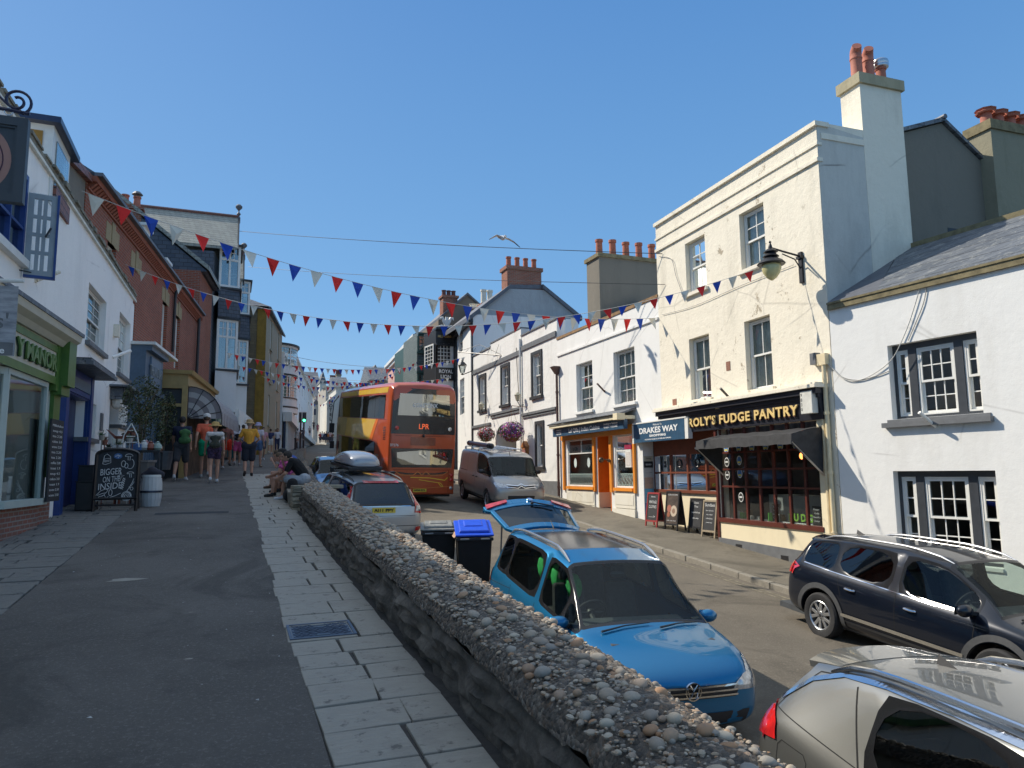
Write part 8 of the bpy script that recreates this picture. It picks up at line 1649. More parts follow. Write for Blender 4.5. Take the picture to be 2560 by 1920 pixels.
q=[(-hw*.80,2.98),(hw*.80,2.98),(hw*.83,3.06),(hw*.78,3.95),(-hw*.78,3.95),(-hw*.83,3.06)]
D('b',[(-hw*.92,2.42),(hw*.92,2.42),(hw*.88,4.0),(-hw*.88,4.0)],bdark,'rear_surround',.012);w1=D('b',[(-hw*.76,3.06),(hw*.76,3.06),(hw*.72,3.82),(-hw*.72,3.82)],glassmat('bus_rear_glass',(.35,.42,.40),.28,.02),'upper_rear_window',.022)
D('b',[(-hw*.86,1.26),(hw*.86,1.26),(hw*.90,1.92),(-hw*.90,1.92)],bdark,'lower_rear_surround',.012);D('b',[(-hw*.66,1.36),(hw*.60,1.36),(hw*.72,1.50),(hw*.74,1.78),(0,1.86),(-hw*.76,1.80),(-hw*.74,1.50)],MATS['bus_rear_glass'],'lower_rear_window',.02)
xb=c.hit('b',0,3.4)[0].x-.03
lettering('COASTLINX',(xb,-.02,3.42),(0,-1,0),(0,0,1),.20,MATS['sticker_white'],w1,.001,.006,width=.9);
lettering('LPR',(c.hit('b',0,2.68)[0].x-.02,0,2.68),(0,-1,0),(0,0,1),.26,emit('amber_led',(.8,.13,.04),.5),c.body,.001,.0,width=.36)
for k in range(9):c.seam('b',[(-.45,2.04+k*.032),(.45,2.04+k*.032)],.014,bdark,'engine_vent',.006)
lettering('37276',(c.hit('b',-.9,2.06)[0].x-.006,1.02,2.02),(0,-1,0),(0,0,1),.12,MATS['sticker_white'],c.body,.001,.002)
for(y,m_)in((.96,redl),(-.96,clearl)):
 p,_=c.hit('b',y,2.66);mb=MB();mb.lathe([(.07,0),(.07,.03),(0,.035)],(p.x-.005,y,2.62),(-1,0,0),16);mb.build('round_lamp',m_,c.o)
for sd in(-1,1):
 for z,m_ in((1.0,redl),(.84,redl),(.55,clearl)):p,_=c.hit('b',sd*1.05,z);mb=MB();mb.lathe([(.06,0),(.06,.03),(0,.035)],(p.x-.005,sd*1.08,z),(-1,0,0),16);mb.build('round_lamp',m_,c.o)
c.seam('b',[(-.95,1.10),(-.5,1.04),(.5,1.04),(.95,1.10)],.05,bdark,'vent_slot',.01);c.seam('b',[(-.95,1.12),(-.75,1.0),(-.3,1.0),(-.15,1.12),(0,1.0),(.15,1.12),(.3,1.0),(.75,1.0),(.95,1.12)],.03,mat('bus_pale_orange',(.62,.20,.05),.4),'rear_graphic',.016)
c.seam('b',[(.4,.92),(-.3,.90),(-.85,.82),(-.95,.92)],.03,byel,'coast_line_graphic',.012);c.seam('b',[(.1,.84),(-.3,.78),(-.7,.72),(-.8,.60),(-.7,.62),(-.62,.72)],.02,byel,'coast_line_graphic',.012);c.seam('b',[(.7,.60),(0,.54),(-1.0,.60)],.02,MATS['bus_pale_orange'],'coast_line_graphic',.012)
c.seam('b',[(-1.0,2.35),(1.0,2.35)],.01);c.seam('b',[(-1.02,1.18),(1.02,1.18)],.01);c.seam('b',[(-.98,.40),(-.98,1.18)],.008);c.seam('b',[(.98,.40),(.98,1.18)],.008)
pl=c.plate('b',0,.47,'HF58 EOL',True,.24,y0=.05);mb=MB();mb.sphere((xb-.02,0,2.36),.05,10,8);mb.build('rear_camera',blk,c.o,smooth=True)
D('l',[(-hl+.75,2.92),(hl-.35,2.92),(hl-.55,3.78),(-hl+.72,3.78)],bglass,'upper_side_windows',.012,s_=3)
D('l',[(-hl+2.0,1.22),(hl-.3,1.22),(hl-.3,2.06),(-hl+2.0,2.06)],bglass,'lower_side_windows',.012,s_=3)
D('l',[(-hl+3.0,2.10),(hl-.1,2.10),(hl-.1,2.90),(-hl+2.0,2.90)],byel,'yellow_panel',.008,s_=3);D('l',[(2.8,2.10),(hl-.1,2.10),(hl-.1,2.90),(2.4,2.90)],bolive_shade,'olive_panel',.012,s_=3)  # olive overlay paints the tall gables' shade onto the front of the yellow
D('l',[(-hl+2.5,2.10),(-hl+3.0,2.10),(-hl+2.0,2.90),(-hl+1.6,2.90)],mat('bus_bright_orange',(.75,.17,.02),.3),'orange_flash',.009);D('l',[(-hl+1.9,.35),(hl-.4,.35),(hl-.4,1.18),(-hl+1.9,1.18)],bolive_shade,'lower_panel',.008,s_=3)
D('l',[(-hl+.5,3.84),(hl-.9,3.84),(hl-.9,4.02),(-hl+.5,4.04)],byel,'roof_edge_stripe',.010,s_=3)
for k in range(6):x=-hl+.75+(L_-1.2)*k/6;c.seam('l',[(x,2.95),(x,3.76)],.02,bdark,'window_joint',.018)
for k in range(5):x=-hl+2.0+(L_-2.3)*k/5;c.seam('l',[(x,1.24),(x,2.04)],.03,bdark,'window_joint',.018)
for k in range(8):c.seam('l',[(-hl+.4,2.2+k*.06),(-hl+.75,2.2+k*.06)],.025,bdark,'side_vent',.01)
c.seam('l',[(-hl+.4,2.90),(hl-.2,2.90)],.012,redl,'waist_line',.012)
for pts in([(-.6,2.35),(-.2,2.6),(.2,2.55),(.6,2.3)],[(-1.0,2.2),(-.4,2.3),(.1,2.15)]):c.seam('l',pts,.012,bolive_shade,'side_graphic',.013)
c.decal('f',[(-1.0,2.6),(1.0,2.6),(.95,3.9),(-.95,3.9)],bglass,'front_upper_window',.012)
D('r',[(-hl+.75,2.92),(hl-.35,2.92),(hl-.55,3.78),(-hl+.72,3.78)],bglass,'upper_side_windows',.012,s_=3)
wheels(c,(-hl+2.6,hl-2.6),.48,1.22,w_=.28,spokes=8,style=0)
mb=MB();mb.box((-hl+.3,-hw+.1,.22),(hl-.4,hw-.1,.34));mb.build('chassis',blk,c.o)
mb=MB();mb.tube([(hl-.25,hw*.97,3.9),(hl+.25,hw+.10,3.6),(hl+.3,hw+.16,2.6)],.025,6);mb.box((hl+.16,hw+.04,2.15),(hl+.34,hw+.26,2.6));mb.box((hl+.16,hw+.02,1.4),(hl+.3,hw+.2,1.75));mb.build('wing_mirror',blk,c.o,bev=.02)
# people
def remesh(mb,vox,name,m,parent,smooth_it=4,shrink=0):
 me=bpy.data.meshes.new('t');me.from_pydata(mb.v,[],mb.f);o=bpy.data.objects.new('t',me);C.objects.link(o)
 bm=bmesh.new();bm.from_mesh(me);bmesh.ops.recalc_face_normals(bm,faces=bm.faces);bm.to_mesh(me);bm.free()
 r=o.modifiers.new('r','REMESH');r.mode='VOXEL';r.voxel_size=vox;r.use_smooth_shade=True
 if smooth_it:q=o.modifiers.new('s','SMOOTH');q.iterations=smooth_it;q.factor=.5
 me2=evald(o);bpy.data.objects.remove(o);me2.materials.clear();me2.materials.append(m);me2.name=name
 ob=bpy.data.objects.new(name,me2);C.objects.link(ob);ob.parent=parent;return ob
def limb(mb,pts,rs,k=10):
 P=[Vector(p)for p in pts];mb.tube(P,list(rs),k)
 for p,r in zip(P,rs):mb.sphere(p,r*.995,k,6)
def skin_m(i):return mat('skin_%d'%i,[(.50,.27,.18),(.42,.22,.14),(.30,.15,.09),(.58,.34,.24)][i],.55,0,.08,20,.03)
CL={}
def cloth(c,pat=None):
 k='cloth_%d_%d_%d'%tuple(int(v*255)for v in c);return mat(k,c,.9,0,.12 if not pat else .9,14 if not pat else 22,.3)
def stand(sw=.0,arm=.1,lean=0,carry=0):
 J=dict(pel=(0,0,.94),ab=(0,.01+lean*.3,1.08),ch=(0,.0+lean*.7,1.30),nk=(0,lean-.01,1.48),hd=(0,lean+.02,1.63))
 for s_,n in((-1,'l'),(1,'r')):
  w=sw*s_;J['sh'+n]=(s_*.175,lean*.8,1.42);J['el'+n]=(s_*.235,lean*.6-w*.5-.02,1.15);J['wr'+n]=(s_*.25,lean*.5-w*.9+.06+arm*.3,.92)
  J['hp'+n]=(s_*.085,0,.91);J['kn'+n]=(s_*.10,w*.55+.03,.50);J['an'+n]=(s_*.10,w*1.0-.02-(.10 if w<0 else 0),.09+(.05 if w<0 else 0));J['toe'+n]=(s_*.115,w*1.0+.14-(.10 if w<0 else 0),.035)
 return J
def person(label,pos,h,yaw,J,skin=0,top=None,sleeve=.5,bottom=None,leg=.5,shoes=(.6,.6,.6),hair=(.04,.025,.015),hairlen=0,hat=None,hatc=(.45,.33,.15),fem=False,vox=.014,group=None,wide=1.0,pat=None,skirt=False,tank=False,tpat=None,hands=True):
 t=thing('person',label,'person',pos,group);t['own_axes']=1;t.rotation_euler=(0,0,-yaw);s=h/1.75;t.scale=(s,s,s)
 V={k:Vector(v)for k,v in J.items()};W=wide
 mb=MB();
 def torso(mb,g):
  if not g:limb(mb,[V['pel']+Vector((-.07*W,0,0)),V['pel']+Vector((.07*W,0,0))],[.115*W+g,.115*W+g])
  limb(mb,[V['pel'].lerp(V['ab'],.55 if g else 0),V['ab'],V['ch']],[.125*W+g,.12*W+g,.13*W+g]);
  for n,q in(('l',-1),('r',1)):limb(mb,[V['ab']+(V['ab']-V['ab']),V['ch']+(V['sh'+n]-V['ch'])*.45,V['sh'+n]],[.09*W+g,.10+g,.058+g])
  limb(mb,[V['shl'],V['ch'].lerp(V['nk'],.5),V['shr']],[.06+g,.085+g,.06+g])
 torso(mb,0);limb(mb,[V['ch'],V['nk'],V['hd']-Vector((0,0,.05))],[.08,.055,.055])
 hd=V['hd'];mb.sphere(hd+Vector((0,-.005,.02)),.098,14,10,(.80,1.0,1.08));mb.sphere(hd+Vector((0,.035,-.045)),.06,10,8,(.85,.9,1.0))
 mb.sphere(hd+Vector((0,.103,-.01)),.017,6,5,(.8,1,1.5))
 for q in(-1,1):mb.sphere(hd+Vector((q*.08,-.005,-.005)),.025,6,6,(.45,.7,1.2))
 for n,q in(('l',-1),('r',1)):
  limb(mb,[V['sh'+n],V['el'+n],V['wr'+n]],[.050,.040,.028]);f=(V['wr'+n]-V['el'+n]).normalized();c=V['wr'+n]+f*.07
  limb(mb,[V['wr'+n],c],[.026,.034],8)
  if hands:
   side=f.cross(Vector((1,0,0))).normalized()if abs(f.x)<.9 else Vector((0,1,0))
   for i,(o_,l)in enumerate(((-.030,.07),(-.010,.08),(.010,.075),(.030,.06))):a=c+side*o_+f*.02;mb.tube([a,a+f*l*.6,a+f*l+Vector((-q*.02,0,0))],[.011,.010,.008],6)
   a=V['wr'+n]+f*.03;mb.tube([a,a+side*.045+f*.03,a+side*.05+f*.065],[.013,.012,.009],6)
  limb(mb,[V['hp'+n],V['kn'+n],V['kn'+n].lerp(V['an'+n],.35),V['an'+n]],[.085*W,.055,.056,.036]);limb(mb,[V['an'+n],V['toe'+n]],[.036,.028])
 remesh(mb,vox,'body',skin_m(skin),t,3)
 if top is not None:
  mb=MB();torso(mb,.016)
  if not tank:
   for n in 'lr':limb(mb,[V['sh'+n],V['sh'+n].lerp(V['el'+n],sleeve*1.0)],[.066,.064])
   limb(mb,[V['ch'].lerp(V['nk'],.6),V['nk']-Vector((0,0,.035))],[.085,.066])
  remesh(mb,vox,'shirt',cloth(top,tpat),t,3)
 if bottom is not None:
  mb=MB();limb(mb,[V['pel']+Vector((-.07*W,0,.02)),V['pel']+Vector((.07*W,0,.02))],[.136*W,.136*W]);
  for n in 'lr':
   P=[V['hp'+n],V['kn'+n],V['an'+n]]
   if leg<=1:e=P[0].lerp(P[1],leg);limb(mb,[P[0],e],[.108*W,.085*W+.012])
   else:limb(mb,[P[0],P[1],P[1].lerp(P[2],leg-1)],[.105*W,.078,.06])
  if skirt:limb(mb,[V['hpl'].lerp(V['hpr'],.5),V['knl'].lerp(V['knr'],.5)+Vector((0,0,.1))],[.15,.17])
  remesh(mb,vox,'shorts' if leg<=1 else 'trousers',cloth(bottom,pat),t,3)
 for n in 'lr':
  mb=MB();a=V['an'+n];b_=V['toe'+n];limb(mb,[a-Vector((0,0,.03)),b_],[.046,.040]);limb(mb,[a-Vector((0,0,.0)),a],[.044,.044]);remesh(mb,vox*.8,'shoe',cloth(shoes),t,2)
 if hair is not None:
  mb=MB();mb.sphere(hd+Vector((0,-.018,.035)),.103,14,10,(.86,1.0,1.02));
  if hairlen:limb(mb,[hd+Vector((0,-.05,0)),hd+Vector((0,-.07,-.12)),hd+Vector((0,-.075,-.12-hairlen))],[.08,.07,.04])
  remesh(mb,vox*.8,'hair',mat('hair_%d'%int(hair[0]*200),hair,.7,0,.3,60,.4),t,2)
 if hat:
  mb=MB();c=hd+Vector((0,-.01,.07))
  if hat=='cap':mb.lathe([(.104,-.03),(.106,.0),(.098,.045),(.06,.075),(0,.085)],c,k=20);mb.hexa([c+Vector(v)for v in((-.07,.08,-.03),(.07,.08,-.03),(.05,.19,-.05),(-.05,.19,-.05),(-.07,.08,-.015),(.07,.08,-.015),(.05,.19,-.038),(-.05,.19,-.038))])
  else:R=.19 if hat=='straw' else .15;mb.lathe([(R,-.045),(R*.9,-.02),(.11,-.01),(.108,.03),(.09,.075),(.04,.09),(0,.092)],c,k=24,caps=False);mb.lathe([(R*.98,-.05),(R*.88,-.03),(.10,-.02)],c,k=24,caps=False)
  mb.build('hat',mat('hat_%d_%d'%(int(hatc[0]*99),int(hatc[2]*99)),hatc,.85,0,.15,40,.3),t,smooth=True)
 mb=MB()
 for q in(-1,1):mb.sphere(hd+Vector((q*.034,.083,.012)),.011,8,6)
 mb.build('eyes',MATS['sticker_black'],t)
 return t
def wg(px,py):
 r=ray(px,py);
 for i in range(1,9000):
  t=.02*i*(1 if i<3000 else 1);q=CAMP+r*t
  if q.z<=wz(q.y):return q
 return CAMP+r*60
def ph(px,pyf,pyh):
 q=wg(px,pyf);d=(q-CAMP).dot(F_);a=proj_z(q,pyh,d);return q,a
def proj_z(q,pyh,d):
 lo,hi=.8,2.4
 for _ in range(30):
  m_=(lo+hi)/2;v=q+Vector((0,0,m_))-CAMP;yy=960-FPX*v.dot(U_)/v.dot(F_)
  if yy>pyh:lo=m_
  else:hi=m_
 return lo
def backpack(label,p,c,w=.30,h=.42,d=.16,z=1.22,y=-.22,x=0,top=None):
 t=thing('backpack',label,'bag',p.location);t['own_axes']=1;t.rotation_euler=p.rotation_euler;t.scale=p.scale
 mb=MB();limb(mb,[(x-w*.25,y,z-h*.3),(x+w*.25,y,z-h*.3)],[w*.3,w*.3]);limb(mb,[(x-w*.25,y,z+h*.2),(x+w*.25,y,z+h*.2)],[w*.27,w*.27]);limb(mb,[(x,y,z-h*.3),(x,y,z+h*.25)],[w*.33,w*.3]);remesh(mb,.02,'bag_body',cloth(c),t,4)
 mb=MB()
 for q in(-1,1):mb.tube([(x+q*w*.35,y+.10,z+h*.35),(x+q*.13,.02,1.48),(x+q*.15,.13,1.34),(x+q*.17,.02,z-h*.3)],.014,5)
 sub(mb,'straps',MATS['black_paint'],t)
 if top:mb=MB();limb(mb,[(x-.17,y,z+h*.42),(x+.17,y,z+h*.42)],[.075,.075]);sub(mb,'rolled_mat',cloth(top),t,smooth=True)
 return t
R=math.radians
def walker(label,px,pyf,pyh,yaw=0,sw=.2,**k):
 q,h=ph(px,pyf,pyh);return person(label,tuple(q),h,R(yaw),stand(sw,k.pop('arm',.1),k.pop('lean',0)),**k)
J=stand(.04,0);J['elr']=(.26,.12,1.20);J['wrr']=(.13,.16,1.50)
q,h=ph(402,1192,1049);person('man in teal shirt and dark jeans with one hand raised to his face',tuple(q),h,R(165),J,top=(.01,.20,.22),bottom=(.03,.05,.09),leg=1.9,shoes=(.06,.04,.03),hair=(.05,.03,.02))
pA=walker('man in navy T-shirt and dark shorts walking away with a green bag',450,1202,1042,5,.26,top=(.015,.02,.045),bottom=(.05,.05,.055),leg=.8,shoes=(.55,.55,.55),hair=(.02,.015,.012),skin=1,wide=1.05)
backpack('green rucksack slung on the right shoulder of the man in navy',pA,(.06,.15,.05),x=.10,y=-.20)
walker('person in an orange T-shirt, green shorts and white cap walking away',511,1195,1036,0,-.22,top=(.75,.14,.07),bottom=(.0,.30,.14),leg=.55,shoes=(.4,.4,.4),hat='cap',hatc=(.7,.68,.64),hair=(.08,.05,.03))
pB=walker('woman in a straw sun hat, patterned shorts and white shoes walking away',533,1207,1057,-4,.12,top=(.55,.55,.55),bottom=(.05,.03,.07),leg=.35,shoes=(.7,.7,.7),hat='straw',hatc=(.55,.36,.13),hair=(.15,.08,.04),fem=True,wide=1.08,pat=1)
backpack('dark olive rucksack with a pale rolled mat worn by the woman in the straw hat',pB,(.05,.055,.04),top=(.55,.53,.5))
walker('person in bright red shorts and brown top beside the striped awning',565,1165,1056,10,.2,top=(.30,.12,.09),bottom=(.85,.05,.02),leg=.5,shoes=(.05,.05,.05),hair=(.12,.06,.03),skin=1)
walker('person in a pale blue skirt mostly hidden behind the orange T-shirt walker',491,1172,1062,0,.1,top=(.5,.5,.5),bottom=(.30,.42,.55),leg=.7,shoes=(.5,.5,.5),hair=(.1,.06,.03),skirt=True)
pC=walker('woman in a white top and pink shorts with a black shoulder bag walking away',592,1163,1062,0,.2,top=(.62,.62,.66),bottom=(.60,.10,.24),leg=.6,shoes=(.5,.45,.45),hair=(.02,.015,.012),hairlen=.08)
backpack('small black bag on the back of the woman in pink shorts',pC,(.015,.015,.018),w=.24,h=.3)
J=stand(.02,0);
for n,q in(('l',-1),('r',1)):J['el'+n]=(q*.30,.02,1.16);J['wr'+n]=(q*.24,.20,1.10)
q,h=ph(620,1191,1051);person('broad man in mustard T-shirt, navy shorts and tan hat, back to us',tuple(q),h,R(0),J,top=(.62,.30,.035),bottom=(.018,.022,.035),leg=.85,shoes=(.04,.03,.025),hair=(.3,.25,.2),hat='bucket',hatc=(.45,.30,.14),wide=1.16,skin=0,sleeve=.62)
walker('woman in a lilac sun hat and denim shorts just behind the mustard T-shirt man',642,1168,1058,20,.1,top=(.6,.55,.58),bottom=(.10,.17,.30),leg=.45,shoes=(.3,.25,.2),hat='bucket',hatc=(.5,.45,.6),hair=(.4,.35,.3))
walker('man in a black T-shirt and cap facing down the street by the stone building',664,1128,1072,180,.05,top=(.015,.015,.015),bottom=(.03,.03,.03),leg=1.8,hat='cap',hatc=(.02,.02,.02),skin=1,vox=.022,hands=False)
BG=[('woman in a white vest with sunglasses near the stone building',692,1131,1071,180,(.6,.6,.66),(.03,.04,.09),1.9,.10),('woman in white shirt and white shorts among the distant walkers',709,1121,1070,180,(.62,.58,.56),(.6,.57,.55),.5,.1),('shirtless man in dark shorts among the distant walkers',721,1117,1071,180,(.45,.26,.17),(.04,.04,.05),.6,0),('woman in peach top beside the shirtless distant walker',728,1116,1072,175,(.55,.30,.18),(.05,.05,.06),.5,.1),('man in sage T-shirt and grey shorts in the distant crowd',738,1117,1070,180,(.33,.42,.33),(.18,.2,.18),.7,0),('man in a dark red shirt in the distant crowd',750,1113,1072,180,(.35,.04,.04),(.06,.06,.07),.7,0),('child in red walking with the distant crowd',746,1113,1081,180,(.5,.05,.05),(.1,.1,.1),.6,0),('man in a white T-shirt walking away near the traffic light',767,1110,1076,0,(.66,.66,.66),(.25,.22,.2),.6,0),('person in dark clothes left of the traffic light',757,1100,1070,0,(.08,.08,.1),(.1,.1,.12),1.8,0),('person in a pink dress crossing the far road',794,1083,1059,0,(.45,.15,.2),(.45,.15,.2),.9,.05),('person in grey standing by the far crossing',784,1076,1056,180,(.1,.1,.12),(.05,.05,.06),1.8,0),('person in pale top at the far kerb',774,1090,1066,0,(.5,.45,.45),(.1,.1,.1),.7,0),('woman in a pink top beyond the lilac hat',656,1150,1068,170,(.5,.25,.28),(.1,.1,.12),.6,.15)]
for(lb,px,pf,phd,yw,tc_,bc,lg,hl_)in BG:walker(lb,px,pf,phd,yw,.16,top=tc_,bottom=bc,leg=lg,hair=(.08,.05,.03),hairlen=hl_,vox=.028,skin=random.choice([0,1,0]),hands=False,group=None)
random.seed(77)
cc=[('red',(.45,.05,.05)),('white',(.6,.6,.6)),('dark blue',(.03,.05,.12)),('black',(.02,.02,.02)),('orange',(.6,.2,.05)),('pale pink',(.55,.35,.35)),('brown',(.2,.1,.06))]
for k,px in enumerate((801,806,811,816,821,826,831)):
 q=aty(px,1065,100);q.z=wz(100)-.05;person('small distant figure in %s on the far pavement by the cream terrace'%cc[k][0],tuple(q),1.65+.1*(k%2),R(random.choice((0,180))),stand(.15),top=cc[k][1],bottom=(.08,.08,.1),leg=random.choice((.6,1.8)),vox=.05,hands=False,group='distant people outside the cream terrace')
EX=[('man in a grey T-shirt and beige shorts at the edge of the striped awning',548,1172,1064,8,(.3,.3,.32),(.4,.32,.2),.7,0),('woman in a long teal dress walking under the striped awning',577,1160,1066,0,(.02,.22,.24),(.02,.22,.24),1.5,.1),('man in a white shirt and jeans beyond the woman in pink shorts',606,1152,1062,5,(.6,.6,.6),(.05,.08,.15),1.9,0),('woman in a yellow sundress left of the stone building corner',633,1140,1068,0,(.6,.45,.1),(.6,.45,.1),.8,.12),('person in navy and white close to the ochre stained corner',675,1134,1072,0,(.04,.05,.12),(.6,.6,.6),.6,0),('man with a bald head and blue shirt in the distant crowd',701,1120,1071,180,(.1,.2,.4),(.2,.18,.14),.7,0),('woman in black dress in the distant crowd',714,1115,1071,0,(.02,.02,.02),(.02,.02,.02),.9,.1),('man in a grey vest near the distant bollards',732,1113,1070,180,(.25,.25,.27),(.1,.12,.2),.6,0),('woman in a white dress walking up past the traffic light',744,1106,1071,0,(.62,.6,.58),(.62,.6,.58),.9,.1),('child in a yellow top beside the distant crowd',762,1108,1084,0,(.6,.5,.05),(.05,.08,.2),.6,0)]
for(lb,px,pf,phd,yw,tc_,bc,lg,hl_)in EX:walker(lb,px,pf,phd,yw,.18,top=tc_,bottom=bc,leg=lg,hair=(.08,.05,.03),hairlen=hl_,vox=.024,skin=random.choice([0,1,0]),hands=False)
def seated(zs=.45):
 J=dict(pel=(0,0,zs+.10),ab=(0,.06,zs+.26),ch=(0,.20,zs+.44),nk=(0,.30,zs+.56),hd=(0,.40,zs+.62))
 for q,n in((-1,'l'),(1,'r')):
  J['sh'+n]=(q*.17,.26,zs+.52);J['el'+n]=(q*.21,.34,zs+.26);J['wr'+n]=(q*.12,.46,zs+.42);J['hp'+n]=(q*.10,.03,zs+.08);J['kn'+n]=(q*.14,.46,zs+.10);J['an'+n]=(q*.13,.50,.09);J['toe'+n]=(q*.14,.66,.035)
 return J
def wallpt(y,dx=-.18):return(edge(y)+dx,y,wz(y))
J=seated(.36);J['hd']=(.0,.40,.98);J['elr']=(.20,.44,.62);J['wrr']=(.05,.50,.88);J['ell']=(-.22,.38,.60);J['wrl']=(-.10,.52,.52);J['knl']=(-.06,.48,.50);J['anl']=(.22,.46,.52);J['toel']=(.30,.56,.46)
person('man in black T-shirt hunched on the wall end, hand to his face',wallpt(16.7,-.16),1.72,R(-75),J,top=(.008,.008,.009),bottom=(.35,.37,.40),leg=.75,shoes=(.55,.55,.57),hair=(.02,.014,.01),vox=.011,sleeve=.7)
t=thing('rucksack','black rucksack standing against the wall beneath the man in black','bag',wallpt(16.25,-.40));mb=MB();x,y,z=wallpt(16.3,-.42);limb(mb,[(x-.04,y-.15,z+.15),(x-.04,y+.15,z+.15)],[.15,.15]);limb(mb,[(x,y,z+.15),(x,y,z+.4)],[.17,.12]);remesh(mb,.02,'bag_body',cloth((.008,.008,.008)),t,4).location=-Vector(t.location)
t=thing('bag','black holdall on the slabs just behind the black rucksack','bag',wallpt(17.2,-.35));mb=MB();x,y,z=wallpt(17.25,-.38);limb(mb,[(x,y-.2,z+.14),(x,y+.2,z+.14)],[.14,.14]);remesh(mb,.02,'bag_body',cloth((.012,.012,.013)),t,4).location=-Vector(t.location)
J=seated(.34);J['wrr']=(.10,.56,.52);J['wrl']=(-.10,.56,.52)
person('person in a pink tie dye top seated beside the man in black',wallpt(17.6,-.34),1.66,R(-75),J,top=(.55,.10,.28),bottom=(.30,.16,.12),leg=.5,shoes=(.03,.03,.03),hair=(.10,.06,.03),vox=.013,tpat=1)
J=seated(.34);J['hd']=(0,.44,.94)
person('man in a blue vest and black cap bending forward on the wall',wallpt(18.7,-.20),1.76,R(-75),J,top=(.05,.10,.35),bottom=(.04,.05,.08),leg=.8,shoes=(.05,.05,.05),hair=(.05,.03,.02),hat='cap',hatc=(.012,.012,.012),vox=.013,tank=True)
J=seated(.34)
person('long haired woman in a pale striped top seated farthest along the wall',wallpt(20.0,-.40),1.64,R(-70),J,top=(.45,.38,.36),bottom=(.1,.1,.12),leg=.5,shoes=(.1,.06,.04),hair=(.10,.05,.025),hairlen=.18,vox=.014)
# gull
gp0=atd(1260,603,24);t=thing('seagull','white and grey gull gliding across the sky with wings spread','bird',gp0);mb=MB()
def gpx(px,py,dd=0):return atd(px,py,24+dd)
limb(mb,[gpx(1243,592,.25),gpx(1250,593,.1),gpx(1257,595),gpx(1262,595,-.1)],[.02,.06,.085,.05],10);mb.sphere(gpx(1263,591,-.22),.05,10,8);limb(mb,[gpx(1263,591,-.26),gpx(1265,593,-.34)],[.018,.008],6)
def wing(P,ws):
 for i in range(len(P)-1):
  a,b_=P[i],P[i+1];f=F_*ws[i];g_=F_*ws[i+1];u=Vector((0,0,.012));mb.hexa([a-f*.4-u,b_-g_*.4-u,b_+g_*.6-u,a+f*.6-u,a-f*.4+u,b_-g_*.4+u,b_+g_*.6+u,a+f*.6+u])
wing([gpx(1256,593),gpx(1242,588),gpx(1233,593),gpx(1223,598.5)],[.26,.26,.18,.05]);wing([gpx(1260,594),gpx(1273,598),gpx(1285,605),gpx(1294,613),gpx(1301,619)],[.26,.26,.22,.14,.04])
m,n,p=newmat('gull_plumage');g_=n.nodes.new('ShaderNodeNewGeometry');dt=N(n,'ShaderNodeVectorMath',operation='DISTANCE');L(n,g_.outputs['Position'],dt.inputs[0]);dt.inputs[1].default_value=tuple(gpx(1259,595));L(n,ramp(n,dt.outputs['Value'],[(.0,(.75,.74,.72)),(.30,(.5,.48,.46)),(.44,(.32,.32,.33)),(.47,(.02,.02,.02))]),p.inputs['Base Color']);p.inputs['Roughness'].default_value=.8
o=remesh(mb,.016,'body',m,t,2);o.location=-Vector(t.location)
# bunting and wires
cols_=[mat('flag_white',(.72,.68,.58),.8,0,.04,5,0),mat('flag_red',(.78,.025,.02),.8,0,.04,5,0),mat('flag_blue',(.015,.07,.42),.8,0,.04,5,0)]
def P_(P0,P1,sag,t):q=P0.lerp(P1,t);q.z-=4*sag*t*(1-t);return q
def prj(q):v=q-CAMP;d=v.dot(F_);return 1280+FPX*v.dot(R_)/d,960-FPX*v.dot(U_)/d
def bunting(label,P0,P1,target,n,sz,c0=0,wd=None,seed=1,nm='bunting'):
 random.seed(seed);lo,hi=-.5,4
 for _ in range(30):
  s_=(lo+hi)/2;a,b_=0,1
  for _ in range(30):
   m_=(a+b_)/2;x,y=prj(P_(P0,P1,s_,m_))
   if x<target[0]:a=m_
   else:b_=m_
  if y<target[1]:lo=s_
  else:hi=s_
 sag=s_;t=thing(nm,label,'bunting',P0.lerp(P1,.5));mb=MB();mb.tube([P_(P0,P1,sag,i/40)for i in range(41)],.006,4);sub(mb,'cord',MATS['pale_cable'],t)
 L_=(P1-P0).length;w=(wd or sz*.75)/L_/2
 for i in range(n):
  tt=(i+.5)/n;a=P_(P0,P1,sag,tt-w);b_=P_(P0,P1,sag,tt+w);c=(a+b_)/2+Vector((random.uniform(-.05,.05)*sz*4,random.uniform(-.28,.28)*sz,-sz));md=(a+b_)/2+Vector((0,random.uniform(-.03,.03),-sz*.4));mb=MB()
  nn=Vector((0,.003,0));mb.add([a,md,c,b_],[(0,1,2),(1,3,2),(0,3,1)]);sub(mb,'flag',cols_[(i+c0)%3],t)
 return t
zA=FL.uv(190,476);A_=FL.p(zA[0],.1,zA[1]);uB=F2.uv(1648,795);B_=F2.p(uB[0],.05,uB[1])
bunting('large red, white and blue bunting from the white building gutter across to the cream building',A_,B_,(1240,776),31,.36,0,.27,1)
uA=F6.uv(292,660);A2=F6.p(uA[0],.2,uA[1]);uB=F2.uv(1975,662);B2=F2.p(uB[0],.45,uB[1]);
bunting('second bunting string with smaller flags from the brick building to the street lamp',A2,B2,(1130,815),46,.25,2,.19,2)
A3=FT.p(1.2,1.0,aty(436,868,33).z);B3=Vector((11.3,35.2,aty(1150,890,35).z));bunting('small flagged bunting from the gabled house to the lantern over the bus',A3,B3,(820,922),40,.25,0,.19,3)
def far_b(label,pa,ya,pb,yb,tg,n,sz,c0,sd):bunting(label,aty(pa[0],pa[1],ya),aty(pb[0],pb[1],yb),tg,n,sz,c0,sz*.75,sd)
